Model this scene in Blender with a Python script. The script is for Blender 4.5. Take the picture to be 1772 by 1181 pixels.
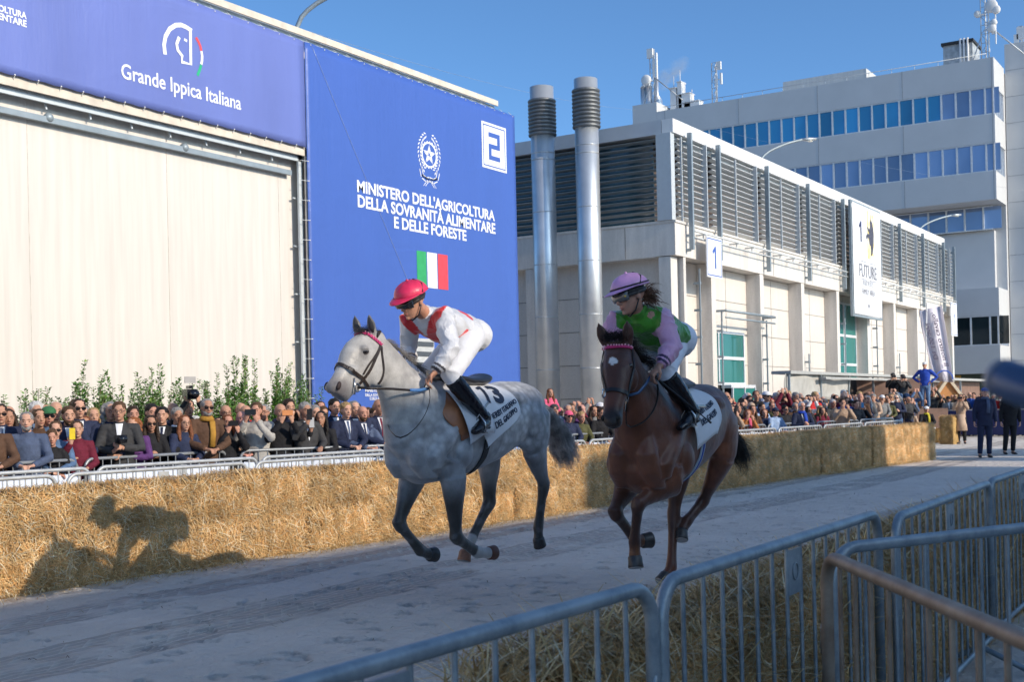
import bpy, bmesh, math, random
from mathutils import Vector, Matrix, noise as mnoise
import numpy as np
for o in list(bpy.data.objects): bpy.data.objects.remove(o)
sc = bpy.context.scene
COL = sc.collection
R_ = math.radians
PI = math.pi
# ------------------------------------------------------------------ camera
FPX, CX, CY, EYE = 2124.0, 886.0, 707.0, 1.55
YAW, ROLL = R_(32.23), R_(-1.3265)
_s, _c = math.sin(YAW), math.cos(YAW)
FWD = Vector((_c, _s, 0))
_r0 = Vector((_s, -_c, 0)); _u0 = Vector((0, 0, 1))
RGT = math.cos(ROLL)*_r0 + math.sin(ROLL)*_u0
UPV = -math.sin(ROLL)*_r0 + math.cos(ROLL)*_u0
ORG = Vector((0, 0, EYE))
cam_d = bpy.data.cameras.new('camera')
cam_d.sensor_width = 36; cam_d.sensor_fit = 'HORIZONTAL'
cam_d.lens = 36*FPX/1772; cam_d.shift_y = (CY-590.5)/1772
cam_d.clip_start = 0.05; cam_d.clip_end = 3000
cam_d.dof.use_dof = True; cam_d.dof.focus_distance = 10.5; cam_d.dof.aperture_fstop = 7.0
cam = bpy.data.objects.new('camera', cam_d); COL.objects.link(cam)
_m = Matrix((RGT, UPV, -FWD)).transposed().to_4x4(); _m.translation = ORG
cam.matrix_world = _m
sc.camera = cam
# ------------------------------------------------------------------ world, sun, exposure
SUN_X, SUN_E = 0.03, R_(25.2)
SUN_D = Vector((SUN_X, 1.0, 0)).normalized()*math.cos(SUN_E) + Vector((0, 0, -math.sin(SUN_E)))
sc.world = bpy.data.worlds.new('World'); sc.world.use_nodes = True
_nt = sc.world.node_tree; _nt.nodes.clear()
_sky = _nt.nodes.new('ShaderNodeTexSky'); _sky.sky_type = 'NISHITA'; _sky.sun_disc = False
_sky.sun_elevation = SUN_E; _sky.sun_rotation = math.atan2(-SUN_D.x, -SUN_D.y)
_sky.altitude = 60; _sky.air_density = 0.6; _sky.dust_density = 1.5; _sky.ozone_density = 5.5
_bg = _nt.nodes.new('ShaderNodeBackground'); _bg.inputs[1].default_value = 0.15
_wo = _nt.nodes.new('ShaderNodeOutputWorld')
_hu = _nt.nodes.new('ShaderNodeMix'); _hu.data_type = 'RGBA'; _hu.blend_type = 'MULTIPLY'; _hu.inputs[0].default_value = 1; _hu.inputs[7].default_value = (.86, 1.03, 1.0, 1)
_nt.links.new(_sky.outputs[0], _hu.inputs[6]); _nt.links.new(_hu.outputs[2], _bg.inputs[0]); _nt.links.new(_bg.outputs[0], _wo.inputs[0])
_sl = bpy.data.lights.new('sun', 'SUN'); _sl.energy = 2.65; _sl.angle = R_(0.55); _sl.color = (1.0, 0.86, 0.69)
_so = bpy.data.objects.new('sun', _sl); COL.objects.link(_so)
_so.rotation_euler = (-SUN_D).to_track_quat('Z', 'Y').to_euler()
sc.view_settings.view_transform = 'Standard'; sc.view_settings.look = 'None'
sc.view_settings.exposure = 0.6; sc.view_settings.gamma = 1; sc.view_settings.use_curve_mapping = False

# ------------------------------------------------------------------ pixel -> world helpers (photo pixels 1772x1181)
def ray(x, y): return FWD + (x-CX)/FPX*RGT - (y-CY)/FPX*UPV
def plhit(x, y, C, n, w=0.0):
    d = ray(x, y); n = Vector(n); return ORG + d*((w + (Vector(C)-ORG).dot(n))/d.dot(n))
def atZ(x, y, z=0.0): return plhit(x, y, (0, 0, z), (0, 0, 1))
def atY(x, y, Y): return plhit(x, y, (0, Y, 0), (0, 1, 0))
def atX(x, y, X): return plhit(x, y, (X, 0, 0), (1, 0, 0))
def atD(x, y, D): return ORG + D*ray(x, y)
def V(*a): return Vector(a)
def lerp(a, b, t): return a*(1-t)+b*t

# ------------------------------------------------------------------ mesh builder
class MB:
    def __init__(s): s.v = []; s.f = []; s.m = []; s.sm = []; s.uv = None
    def add(s, vs, fs, m=0, smooth=False):
        n = len(s.v); s.v.extend([tuple(p) for p in vs]); s.f.extend([tuple(i+n for i in f) for f in fs])
        s.m.extend([m]*len(fs)); s.sm.extend([smooth]*len(fs)); return s
    def box(s, c, d, m=0, rot=None, rz=0):
        hx, hy, hz = d[0]/2, d[1]/2, d[2]/2
        ps = [Vector((x*hx, y*hy, z*hz)) for x in (-1, 1) for y in (-1, 1) for z in (-1, 1)]
        if rz: rot = Matrix.Rotation(rz, 3, 'Z')
        if rot is not None: ps = [rot @ p for p in ps]
        c = Vector(c); ps = [p+c for p in ps]
        return s.add(ps, [(0, 1, 3, 2), (4, 6, 7, 5), (0, 4, 5, 1), (2, 3, 7, 6), (0, 2, 6, 4), (1, 5, 7, 3)], m)
    def bx(s, a, b, m=0):   # box from corner to corner
        return s.box([(a[i]+b[i])/2 for i in range(3)], [abs(a[i]-b[i]) for i in range(3)], m)
    def beam(s, a, b, w, h, m=0, up=(0, 0, 1)):
        a, b = Vector(a), Vector(b); t = (b-a).normalized(); u = Vector(up)
        if abs(t.dot(u)) > .98: u = Vector((1, 0, 0))
        x = t.cross(u).normalized()*w/2; y = x.cross(t).normalized()*h/2
        ps = [a-x-y, a+x-y, a+x+y, a-x+y, b-x-y, b+x-y, b+x+y, b-x+y]
        return s.add(ps, [(3, 2, 1, 0), (4, 5, 6, 7), (0, 1, 5, 4), (1, 2, 6, 5), (2, 3, 7, 6), (3, 0, 4, 7)], m)
    def tube(s, pts, r, n=8, m=0, cap=True, ref=None, closed=False):
        pts = [Vector(p) for p in pts]; k = len(pts)
        rs = r if isinstance(r, (list, tuple)) else [r]*k
        vs = []; prev = None
        for i, p in enumerate(pts):
            if closed: t = pts[(i+1) % k]-pts[i-1]
            else: t = pts[min(i+1, k-1)]-pts[max(i-1, 0)]
            if t.length < 1e-9: t = Vector((0, 0, 1))
            t.normalize()
            if prev is None:
                a = Vector(ref) if ref is not None else (Vector((0, 0, 1)) if abs(t.z) < .9 else Vector((1, 0, 0)))
            else: a = prev
            a = a - t*a.dot(t)
            if a.length < 1e-6: a = t.orthogonal()
            a.normalize(); b = t.cross(a); prev = a
            rr = rs[i]; ra, rb = (rr if isinstance(rr, (tuple, list)) else (rr, rr))
            for j in range(n):
                th = 2*PI*j/n; vs.append(p + a*(ra*math.cos(th)) + b*(rb*math.sin(th)))
        fs = []
        for i in range(k if closed else k-1):
            for j in range(n):
                i2 = (i+1) % k
                fs.append((i*n+j, i*n+(j+1) % n, i2*n+(j+1) % n, i2*n+j))
        if cap and not closed: fs.append(tuple(range(n-1, -1, -1))); fs.append(tuple((k-1)*n+j for j in range(n)))
        return s.add(vs, fs, m, True)
    def cyl(s, a, b, r, r2=None, n=12, m=0): return s.tube([a, b], [r, r if r2 is None else r2], n, m)
    def loft(s, st, n=20, m=0, pw=1.0):   # st: list of (center, axisA vec, axisB vec): closed elliptic sections
        vs = []
        for (c, a, b) in st:
            c, a, b = Vector(c), Vector(a), Vector(b)
            for j in range(n):
                th = 2*PI*j/n; ct, stt = math.cos(th), math.sin(th)
                vs.append(c + a*(math.copysign(abs(ct)**pw, ct)) + b*(math.copysign(abs(stt)**pw, stt)))
        fs = []; k = len(st)
        for i in range(k-1):
            for j in range(n): fs.append((i*n+j, i*n+(j+1) % n, (i+1)*n+(j+1) % n, (i+1)*n+j))
        fs.append(tuple(range(n-1, -1, -1))); fs.append(tuple((k-1)*n+j for j in range(n)))
        return s.add(vs, fs, m, True)
    def ell(s, c, r, rot=None, n=14, k=9, m=0):
        c = Vector(c); r = (r, r, r) if not isinstance(r, (tuple, list)) else r
        vs = []; 
        for i in range(1, k):
            ph = PI*i/k
            for j in range(n):
                th = 2*PI*j/n; p = Vector((r[0]*math.sin(ph)*math.cos(th), r[1]*math.sin(ph)*math.sin(th), r[2]*math.cos(ph)))
                vs.append(p)
        vs.append(Vector((0, 0, r[2]))); vs.append(Vector((0, 0, -r[2])))
        if rot is not None: vs = [rot @ p for p in vs]
        vs = [p+c for p in vs]; fs = []
        for i in range(k-2):
            for j in range(n): fs.append((i*n+j, (i+1)*n+j, (i+1)*n+(j+1) % n, i*n+(j+1) % n))
        T = (k-1)*n
        for j in range(n):
            fs.append((T, j, (j+1) % n)); fs.append((T+1, (k-2)*n+(j+1) % n, (k-2)*n+j))
        return s.add(vs, fs, m, True)
    def grid(s, rows, m=0, smooth=True, both=0.0):   # rows of points -> sheet; both>0 gives thickness along normal guess
        nr, nc = len(rows), len(rows[0]); vs = [p for r in rows for p in r]
        fs = [(i*nc+j, i*nc+j+1, (i+1)*nc+j+1, (i+1)*nc+j) for i in range(nr-1) for j in range(nc-1)]
        return s.add(vs, fs, m, smooth)
    def poly(s, pts, m=0): return s.add(pts, [tuple(range(len(pts)))], m)
    def mesh(s, name='mesh'):
        me = bpy.data.meshes.new(name); me.from_pydata([tuple(p) for p in s.v], [], s.f)
        me.polygons.foreach_set('material_index', s.m); me.polygons.foreach_set('use_smooth', s.sm)
        me.update(); return me
    def obj(s, name, mats=None, parent=None, **kw):
        return mkobj(name, s.mesh(name), mats, parent, **kw)

def mkobj(name, me, mats=None, parent=None, loc=None, rz=0, **props):
    o = bpy.data.objects.new(name, me); COL.objects.link(o)
    if mats is not None:
        if not isinstance(mats, (list, tuple)): mats = [mats]
        if not me.materials:
            for mm in mats: me.materials.append(mm)
    if parent is not None: o.parent = parent
    if loc is not None: o.location = loc
    if rz: o.rotation_euler = (0, 0, rz)
    tag(o, **props); return o
def tag(o, label=None, cat=None, group=None, kind=None):
    if label: o['label'] = label
    if cat: o['category'] = cat
    if group: o['group'] = group
    if kind: o['kind'] = kind
    return o
def thing(name, label, cat, loc=(0, 0, 0), rz=0, group=None):
    o = bpy.data.objects.new(name, None); COL.objects.link(o); o.empty_display_size = .2
    o.location = loc; o.rotation_euler = (0, 0, rz); return tag(o, label, cat, group)
def dup(root, loc, rz=0, label=None, group=None, kids=True):
    r = root.copy(); COL.objects.link(r); r.location = loc; r.rotation_euler = (0, 0, rz)
    if label: r['label'] = label
    if group: r['group'] = group
    def rec(a, b):
        for ch in list(a.children):
            c = ch.copy(); COL.objects.link(c); c.parent = b; c.matrix_parent_inverse = ch.matrix_parent_inverse.copy(); rec(ch, c)
    rec(root, r); return r
def keep(o, root):   # parent o (already modelled in world coordinates) under root
    o.parent = root; o.matrix_parent_inverse = Matrix.LocRotScale(root.location, root.rotation_euler, None).inverted(); return o
def solid(me_obj, th, off=0):
    md = me_obj.modifiers.new('s', 'SOLIDIFY'); md.thickness = th; md.offset = off; return me_obj
def remesh(mb, vox, it=3, name='m', dec=0):
    me = mb.mesh('tmp'); o = bpy.data.objects.new('tmp', me); COL.objects.link(o)
    r = o.modifiers.new('r', 'REMESH'); r.mode = 'VOXEL'; r.voxel_size = vox; r.use_smooth_shade = True
    if it:
        q = o.modifiers.new('q', 'SMOOTH'); q.iterations = it; q.factor = .5
    if dec:
        q = o.modifiers.new('d', 'DECIMATE'); q.ratio = dec
    dg = bpy.context.evaluated_depsgraph_get()
    out = bpy.data.meshes.new_from_object(o.evaluated_get(dg)); out.name = name
    out.materials.clear()
    bpy.data.objects.remove(o); bpy.data.meshes.remove(me)
    out.polygons.foreach_set('use_smooth', [True]*len(out.polygons))
    return out
def cattr(me, fn, name='tint'):   # per-vertex colour attribute
    a = me.color_attributes.new(name, 'FLOAT_COLOR', 'POINT')
    n = len(me.vertices); buf = np.zeros((n, 4), dtype=np.float32)
    for i, v in enumerate(me.vertices): buf[i] = fn(v.co)
    a.data.foreach_set('color', buf.ravel())
def displace(me, fn):
    me.update(); ns = [v.normal.copy() for v in me.vertices]
    for v, nn in zip(me.vertices, ns): v.co += nn*fn(v.co)
    me.update()

# ------------------------------------------------------------------ materials
class NT:
    def __init__(s, name):
        s.mat = bpy.data.materials.new(name); s.mat.use_nodes = True; s.t = s.mat.node_tree
        s.b = s.t.nodes['Principled BSDF']
    def n(s, ty, **kw):
        nd = s.t.nodes.new(ty)
        for k, v in kw.items():
            if k.startswith('i_'): nd.inputs[k[2:]].default_value = v
            else: setattr(nd, k, v)
        return nd
    def l(s, a, b): s.t.links.new(a, b)
    def mix(s, fac, a, b, bt='MIX'):
        m = s.n('ShaderNodeMix', data_type='RGBA', blend_type=bt)
        for sock, val in ((m.inputs[0], fac), (m.inputs[6], a), (m.inputs[7], b)):
            if hasattr(val, 'is_linked'): s.l(val, sock)
            elif isinstance(val, (int, float)): sock.default_value = val
            else: sock.default_value = (*val[:3], 1)
        return m.outputs[2]
    def ramp(s, fac, stops):
        r = s.n('ShaderNodeValToRGB'); e = r.color_ramp.elements
        while len(e) < len(stops): e.new(.5)
        for i, (p, c) in enumerate(stops):
            e[i].position = p; e[i].color = (*(c if isinstance(c, (tuple, list)) else (c, c, c)), 1)
        s.l(fac, r.inputs[0]); return r.outputs[0]
    def coord(s, kind='Object', scale=(1, 1, 1)):
        tc = s.n('ShaderNodeTexCoord'); mp = s.n('ShaderNodeMapping'); mp.inputs['Scale'].default_value = scale
        s.l(tc.outputs[kind], mp.inputs['Vector']); return mp.outputs[0]
    def noise(s, vec, scale=5, detail=4, rough=.55, dist=0):
        nd = s.n('ShaderNodeTexNoise'); nd.inputs['Scale'].default_value = scale; nd.inputs['Detail'].default_value = detail
        nd.inputs['Roughness'].default_value = rough; nd.inputs['Distortion'].default_value = dist
        if vec is not None: s.l(vec, nd.inputs['Vector'])
        return nd.outputs[0]
    def math(s, op, a, b=0.0, c=0.0):
        nd = s.n('ShaderNodeMath', operation=op)
        for i, val in enumerate((a, b, c)):
            if hasattr(val, 'is_linked'): s.l(val, nd.inputs[i])
            else: nd.inputs[i].default_value = val
        return nd.outputs[0]
    def bump(s, h, strength=.3, dist=.02):
        nd = s.n('ShaderNodeBump'); nd.inputs['Strength'].default_value = strength; nd.inputs['Distance'].default_value = dist
        s.l(h, nd.inputs['Height']); s.l(nd.outputs[0], s.b.inputs['Normal']); return nd
    def set(s, rough=.6, metal=0, spec=.5, **kw):
        s.b.inputs['Roughness'].default_value = rough; s.b.inputs['Metallic'].default_value = metal
        s.b.inputs['Specular IOR Level'].default_value = spec
        for k, v in kw.items(): s.b.inputs[k].default_value = v
        return s
    def col(s, c):
        if hasattr(c, 'is_linked'): s.l(c, s.b.inputs['Base Color'])
        else: s.b.inputs['Base Color'].default_value = (*c, 1)
        return s
_MC = {}
def M(name, col, rough=.6, metal=0, var=.12, scale=6, bump=0, bscale=40, spec=.5, **kw):
    if name in _MC: return _MC[name]
    t = NT(name).set(rough, metal, spec, **kw)
    v = t.coord('Object'); nz = t.noise(v, scale, 5)
    d = tuple(max(0, x*(1-var)) for x in col); u = tuple(min(1, x*(1+var)) for x in col)
    t.col(t.mix(t.ramp(nz, [(.3, 0.0), (.7, 1.0)]), d, u))
    if bump: t.bump(t.noise(v, bscale, 3), bump, .01)
    _MC[name] = t.mat; return t.mat
def MO(name, rough=.7, var=.15, scale=12, bump=.15, bscale=60, spec=.3, tint=False, **kw):
    """cloth / skin material that takes its colour from the object's own colour"""
    if name in _MC: return _MC[name]
    t = NT(name).set(rough, 0, spec, **kw)
    oi = t.n('ShaderNodeObjectInfo'); v = t.coord('Object')
    nz = t.ramp(t.noise(v, scale, 4), [(.3, 1-var), (.7, 1+var*.6)])
    c = t.mix(1.0, oi.outputs['Color'], nz, 'MULTIPLY')
    if tint:
        at = t.n('ShaderNodeAttribute'); at.attribute_name = 'tint'
        c = t.mix(1.0, c, at.outputs['Color'], 'MULTIPLY')
    t.col(c)
    if bump: t.bump(t.noise(v, bscale, 3), bump, .01)
    _MC[name] = t.mat; return t.mat
def text_mesh(txt, size=1.0, ext=.01, bold=0.0, align='CENTER', sx=1.0, shear=0.0):
    cu = bpy.data.curves.new('txt', 'FONT'); cu.body = txt; cu.size = size; cu.align_x = align; cu.align_y = 'CENTER'
    cu.extrude = ext; cu.offset = bold; cu.shear = shear; cu.resolution_u = 3
    o = bpy.data.objects.new('txt', cu); COL.objects.link(o)
    me = bpy.data.meshes.new_from_object(o.evaluated_get(bpy.context.evaluated_depsgraph_get()))
    bpy.data.objects.remove(o)
    me.materials.clear()
    if sx != 1.0:
        for v in me.vertices: v.co.x *= sx
    return me
def place(me, origin, xdir, ydir):   # map text mesh plane to world frame
    x = Vector(xdir).normalized(); y = Vector(ydir).normalized(); z = x.cross(y)
    me.transform(Matrix((x, y, z)).transposed().to_4x4()); me.transform(Matrix.Translation(origin)); return me
# ================================================================== GROUND
def path_y(P, x):
    if x <= P[0][0]: a, b = P[0], P[1]
    elif x >= P[-1][0]: a, b = P[-2], P[-1]
    else:
        for a, b in zip(P, P[1:]):
            if a[0] <= x <= b[0]: break
    return a[1]+(b[1]-a[1])*(x-a[0])/(b[0]-a[0])
HAYP = [(4, 9.55), (6.55, 9.37), (12.85, 8.95), (17.3, 8.78), (28.9, 7.9), (31.3, 7.6)]
def asphalt():
    t = NT('asphalt ground').set(.9); v = t.coord('Object')
    a = t.noise(v, .35, 5); b = t.noise(v, 30, 4)
    c = t.mix(t.ramp(a, [(.35, 0.0), (.65, 1.0)]), (.42, .40, .37), (.54, .51, .47)); c = t.mix(.35, c, t.ramp(b, [(.3, (.08, .08, .08)), (.7, (.34, .32, .3))]))
    t.col(c); t.bump(b, .4, .01); return t.mat
def sand(tinted=False):
    t = NT('track sand').set(.92, 0, .25); v = t.coord('Object')
    g = t.noise(v, 220, 4, .7); big = t.noise(v, .9, 6, .6); mid = t.noise(v, 7, 6, .6, .4)
    c = t.mix(t.ramp(big, [(.3, 0.0), (.7, 1.0)]), (.76, .70, .63), (.90, .83, .755))
    c = t.mix(t.math('MULTIPLY', t.ramp(g, [(.35, 0.0), (.75, 1.0)]), .35), c, (.34, .31, .29))
    c = t.mix(t.ramp(mid, [(.62, 0.0), (.70, .45)]), c, (.33, .30, .28))
    # tyre tracks: diamond ribs pressed into bands that run along the track (object X)
    sp = t.n('ShaderNodeSeparateXYZ'); w = t.n('ShaderNodeTexCoord'); t.l(w.outputs['Object'], sp.inputs[0])
    X, Y = sp.outputs[0], sp.outputs[1]
    yw = t.math('ADD', Y, t.math('MULTIPLY', t.math('SINE', t.math('MULTIPLY', X, .35)), .12))
    tot = None
    for yc, hw in ((6.75, .42), (8.15, .30), (4.4, .3)):
        d = t.math('ABSOLUTE', t.math('SUBTRACT', yw, yc)); m = t.math('LESS_THAN', d, hw)
        u = t.math('ADD', t.math('MULTIPLY', X, 5.2), t.math('MULTIPLY', t.math('ABSOLUTE', t.math('SUBTRACT', t.math('FRACT', t.math('MULTIPLY', yw, 2.6)), .5)), 2.2))
        r = t.math('SMOOTH_MIN', t.math('FRACT', u), .32, .25)
        q = t.math('FRACT', t.math('MULTIPLY', yw, 12.0)); r = t.math('MULTIPLY', r, t.math('GREATER_THAN', q, .16))
        r = t.math('MULTIPLY', r, m); tot = r if tot is None else t.math('ADD', tot, r)
    patch = t.ramp(t.noise(v, 1.3, 3), [(.36, 0.0), (.5, 1.0)])
    tot = t.math('MULTIPLY', tot, patch)
    c = t.mix(t.math('MULTIPLY', tot, 2.4), c, (.47, .43, .40))
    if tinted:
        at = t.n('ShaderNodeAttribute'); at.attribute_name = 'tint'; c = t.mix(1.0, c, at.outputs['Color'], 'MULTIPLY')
    t.col(c)
    vo = t.n('ShaderNodeTexVoronoi', feature='DISTANCE_TO_EDGE'); vo.inputs['Scale'].default_value = 3.2; mpn = t.noise(v, 6, 3)
    t.l(t.mix(.12, v, mpn), vo.inputs['Vector'])
    hoofp = t.ramp(vo.outputs[0], [(.0, .55), (.06, .0), (.16, .35), (.3, .3)])
    h = t.math('ADD', t.math('MULTIPLY', mid, 1.6), t.math('MULTIPLY', g, .18)); h = t.math('SUBTRACT', h, t.math('MULTIPLY', tot, 3.2)); h = t.math('SUBTRACT', h, t.math('MULTIPLY', hoofp, .2))
    t.bump(h, 1.0, .07); return t.mat
b = MB(); b.poly([(-400, -400, 0), (700, -400, 0), (700, 700, 0), (-400, 700, 0)]); b.obj('ground', asphalt(), kind='structure')
SANDM = sand()
pc = []
# sand track: real relief (ridges, hoof prints) near the camera
b = MB(); rows = []
rng = random.Random(1)
prints = [(rng.uniform(2.5, 20), rng.uniform(2.6, 9.0), rng.uniform(0, 6.28)) for _ in range(420)]
for k in range(60): x = 3+k*.31; prints.append((x, 5.2+.25*math.sin(k*1.7), .1)); prints.append((x+.1, 3.7+.3*math.sin(k*2.1), 3.0))
cell = {}
for p in prints: cell.setdefault((int(p[0]), int(p[1])), []).append(p)
nx, ny = 900, 260
for j in range(ny+1):
    y = 1.2+j/ny*8.3; row = []
    for i in range(nx+1):
        x = 1.0+(i/nx)**1.5*24.0
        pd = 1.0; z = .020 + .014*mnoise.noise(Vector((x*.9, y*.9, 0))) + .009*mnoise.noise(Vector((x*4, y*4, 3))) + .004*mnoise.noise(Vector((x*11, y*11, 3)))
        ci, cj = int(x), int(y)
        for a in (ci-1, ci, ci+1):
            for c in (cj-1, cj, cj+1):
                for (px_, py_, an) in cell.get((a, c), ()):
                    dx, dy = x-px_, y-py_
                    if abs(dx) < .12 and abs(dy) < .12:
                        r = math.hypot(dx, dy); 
                        if .045 < r < .078 and (dx*math.cos(an)+dy*math.sin(an)) > -.03: z -= .026; pd = .74  # print darkened in the tint: packed sand plus the shade its relief lacks
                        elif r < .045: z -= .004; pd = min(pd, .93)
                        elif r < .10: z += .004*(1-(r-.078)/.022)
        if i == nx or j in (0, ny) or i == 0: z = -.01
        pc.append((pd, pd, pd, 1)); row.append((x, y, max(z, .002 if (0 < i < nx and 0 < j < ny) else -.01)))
    rows.append(row)
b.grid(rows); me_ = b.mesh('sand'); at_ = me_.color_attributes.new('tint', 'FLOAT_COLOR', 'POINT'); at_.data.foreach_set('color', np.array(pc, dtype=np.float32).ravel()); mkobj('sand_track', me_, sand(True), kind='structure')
b = MB(); b.poly([(24.5, -4, .004), (75, -4, .004), (75, 12.5, .004), (24.5, 9.6, .004)]); b.poly([(-30, -3, .004), (24.5, -3, .004), (24.5, 1.3, .004), (-30, 1.3, .004)]); b.poly([(-30, 1.3, .004), (1.2, 1.3, .004), (1.2, 9.6, .004), (-30, 9.6, .004)])
b.obj('sand_track_outer', SANDM, kind='structure')

# ================================================================== MATERIALS OF THE BUILDINGS
CREAM = None
def ribbed(name, col, n=34, dirt=.06):
    t = NT(name).set(.75, 0, .3); v = t.coord('Object'); sp = t.n('ShaderNodeSeparateXYZ'); t.l(v, sp.inputs[0])
    w = t.math('SINE', t.math('MULTIPLY', t.math('ADD', sp.outputs[0], sp.outputs[1]), n)); 
    st = t.noise(t.coord('Object', (2.5, 2.5, .12)), 3, 5)
    t.col(t.mix(t.ramp(st, [(.35, 0.0), (.7, 1.0)]), tuple(x*(1-dirt*2) for x in col), col)); t.bump(w, .18, .01); return t.mat
CREAM = ribbed('cream ribbed wall', (.72, .665, .60))
def concrete(name, col, streak=.12):
    t = NT(name).set(.85, 0, .25); n1 = t.noise(t.coord('Object', (1.6, 1.6, .25)), 2.2, 6); n2 = t.noise(t.coord('Object'), 18, 5)
    c = t.mix(t.ramp(n1, [(.35, 0.0), (.65, 1.0)]), tuple(x*(1-streak*1.6) for x in col), col); c = t.mix(.12, c, t.ramp(n2, [(.3, (.3, .3, .3)), (.7, (.9, .9, .9))]))
    t.col(c); t.bump(n2, .15, .01); return t.mat
CONC = concrete('pale concrete', (.74, .69, .63)); PANEL = concrete('cream cladding panel', (.68, .615, .55), .05)
WHITEP = M('white painted metal', (.72, .71, .70), .5, 0, .05, 2); GALV = M('galvanised steel', (.55, .57, .58), .45, .55, .15, 8, .1, 60)
ALU = M('aluminium louvre', (.76, .76, .74), .45, .3, .06, 3); GREYB = M('blue grey steel', (.30, .35, .38), .5, .3, .1, 4); DARK = M('dark void', (.02, .022, .024), .9)
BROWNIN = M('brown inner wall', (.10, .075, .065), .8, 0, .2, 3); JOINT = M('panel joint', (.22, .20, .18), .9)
def glass(name, col, rough=.06, spec=.8, metal=.0):
    t = NT(name).set(rough, metal, spec); v = t.coord('Object')
    oi = t.n('ShaderNodeObjectInfo'); c = t.mix(t.ramp(t.noise(v, .25, 2), [(.4, 0.0), (.6, 1.0)]), tuple(x*.8 for x in col), col)
    t.col(t.mix(1.0, c, t.ramp(oi.outputs['Random'], [(0, .72), (.5, 1.0), (1, 1.25)]), 'MULTIPLY')); t.bump(t.noise(v, .7, 2), .04, .05); return t.mat  # random tone per pane stands for varied reflections
GL_TEAL = glass('teal window glass', (.035, .22, .20)); GL_BLUE = glass('sky reflection blue glass', (.05, .30, .52), .05, .9, .3); GL_SL = glass('slate window glass', (.24, .33, .50), .05, .9, .3); GL_DK = glass('dark window glass', (.02, .035, .04), .08, .9)  # upper office row: sky reflection painted into the blue
FRAME = M('white window frame', (.66, .68, .70), .45)
def vinyl(name, col, g=.04):
    t = NT(name).set(.42, 0, .45); v = t.coord('Object')
    n1 = t.noise(t.coord('Object', (.5, 1, .12)), 1.2, 3)
    t.col(t.mix(t.ramp(n1, [(.3, 0.0), (.7, 1.0)]), tuple(x*(1-g) for x in col), tuple(min(1, x*(1+g)) for x in col))); t.bump(t.math('ADD', t.noise(t.coord('Object', (2.5, 1, .3)), 2.0, 3), t.math('MULTIPLY', t.noise(t.coord('Object', (.8, 1, 1.6), ), 1.1, 4, .5, 1.0), 1.4)), .22, .06); return t.mat
VB = vinyl('blue banner vinyl', (.058, .125, .43)); VW = M('white print', (.82, .82, .84), .5, 0, .02); VLB = vinyl('paler blue banner vinyl', (.140, .180, .46), .08)

# ================================================================== HALL WITH THE BLUE BANNERS
YF = 17.5
def UY(x, y, Y=YF): return atY(x, y, Y)
hall = thing('exhibition_hall', 'cream ribbed exhibition hall behind the blue ministry banners', 'building', (10, 18.2, 0))
KX = lambda o: keep(o, hall)
XR = UY(897, 600).x
b = MB(); b.bx((-25, 17.86, 0), (XR-.5, 40, 9.55)); KX(b.obj('wall', CREAM))
b = MB()
for x in np.arange(-23.4, XR-1, 3.05): b.bx((x-.007, 17.853, 0), (x+.007, 17.861, 9.5))
KX(b.obj('wall_joints', M('cream joint', (.62, .56, .50), .8)))
b = MB(); b.bx((-25, 17.72, 9.60), (XR-1.0, 18.4, 9.74)); KX(b.obj('roof_coping', M('silver coping', (.62, .66, .68), .4, .5, .08, 2)))
b = MB(); b.bx((-25, 18.2, 9.5), (XR-.6, 39, 9.6)); KX(b.obj('roof', M('grey roof sheet', (.3, .3, .3), .8)))
# aluminium truss frames that carry the banners
PALEBAR = M('pale blue grey aluminium', (.58, .63, .65), .5, .15, .08, 3); TAN_ = M('tan shaded wall', (.66, .58, .48), .8, 0, .15, 4)
def truss(name, a, c, up, label, w=.30, n=None, group='banner frames'):
    """aluminium banner rail: a broad face, two chords, rungs and short stand-off struts"""
    t_ = thing(name, label, 'frame', tuple(a), 0, group); a, c = Vector(a), Vector(c); L = (c-a).length; t = (c-a)/L; up = Vector(up)
    b = MB(); b.beam(a, c, w*.42 if abs(t.x) > .5 else w*.42, .05, up=V(0, 1, 0)); keep(b.obj('face_rail', PALEBAR), t_)
    b = MB(); b.beam(a+up*w*.5+V(0, -.12, 0), c+up*w*.5+V(0, -.12, 0), w*.7, .04, up=V(0, 1, 0)); keep(b.obj('shaded_wall_strip', TAN_), t_)  # added strip, its tan standing for the shaded wall behind the banner
    k = int(L/.9)
    for i in range(k+1):
        p = a+t*L*i/k
        if p.x < 4: continue
        b = MB(); b.beam(p-up*w*.5+V(0, .08, 0), p+up*w*.6+V(0, .14, 0), .03, .03); keep(b.obj('strut', PALEBAR), t_)
    return t_
PBL = UY(528, 74); ZT = 9.43; ZB = 7.17; XS = UY(528, 250).x
truss('banner_truss', (-25, 17.66, ZB-.20), (XS+.15, 17.66, ZB-.20), (0, 0, 1), 'horizontal silver truss under the upper blue banner')
truss('banner_truss', (XS-.02, 17.66, 0), (XS-.02, 17.66, ZB-.02), (1, 0, 0), 'upright silver truss at the left edge of the tall blue banner', .26)
truss('banner_truss', (-25, 17.66, ZT+.12), (XR-.7, 17.66, ZT+.12), (0, 0, 1), 'horizontal silver truss along the top of the blue banners', .2)
b = MB(); b.beam((-25, 17.75, ZB-.52), (XS-.2, 17.75, ZB-.52), .08, .10)
for x in np.arange(-20, XS-1, 3.05): b.ell((x, 17.75, ZB-.48), .09, None, 8, 6)
KX(b.obj('cable_rail', GREYB))
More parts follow.
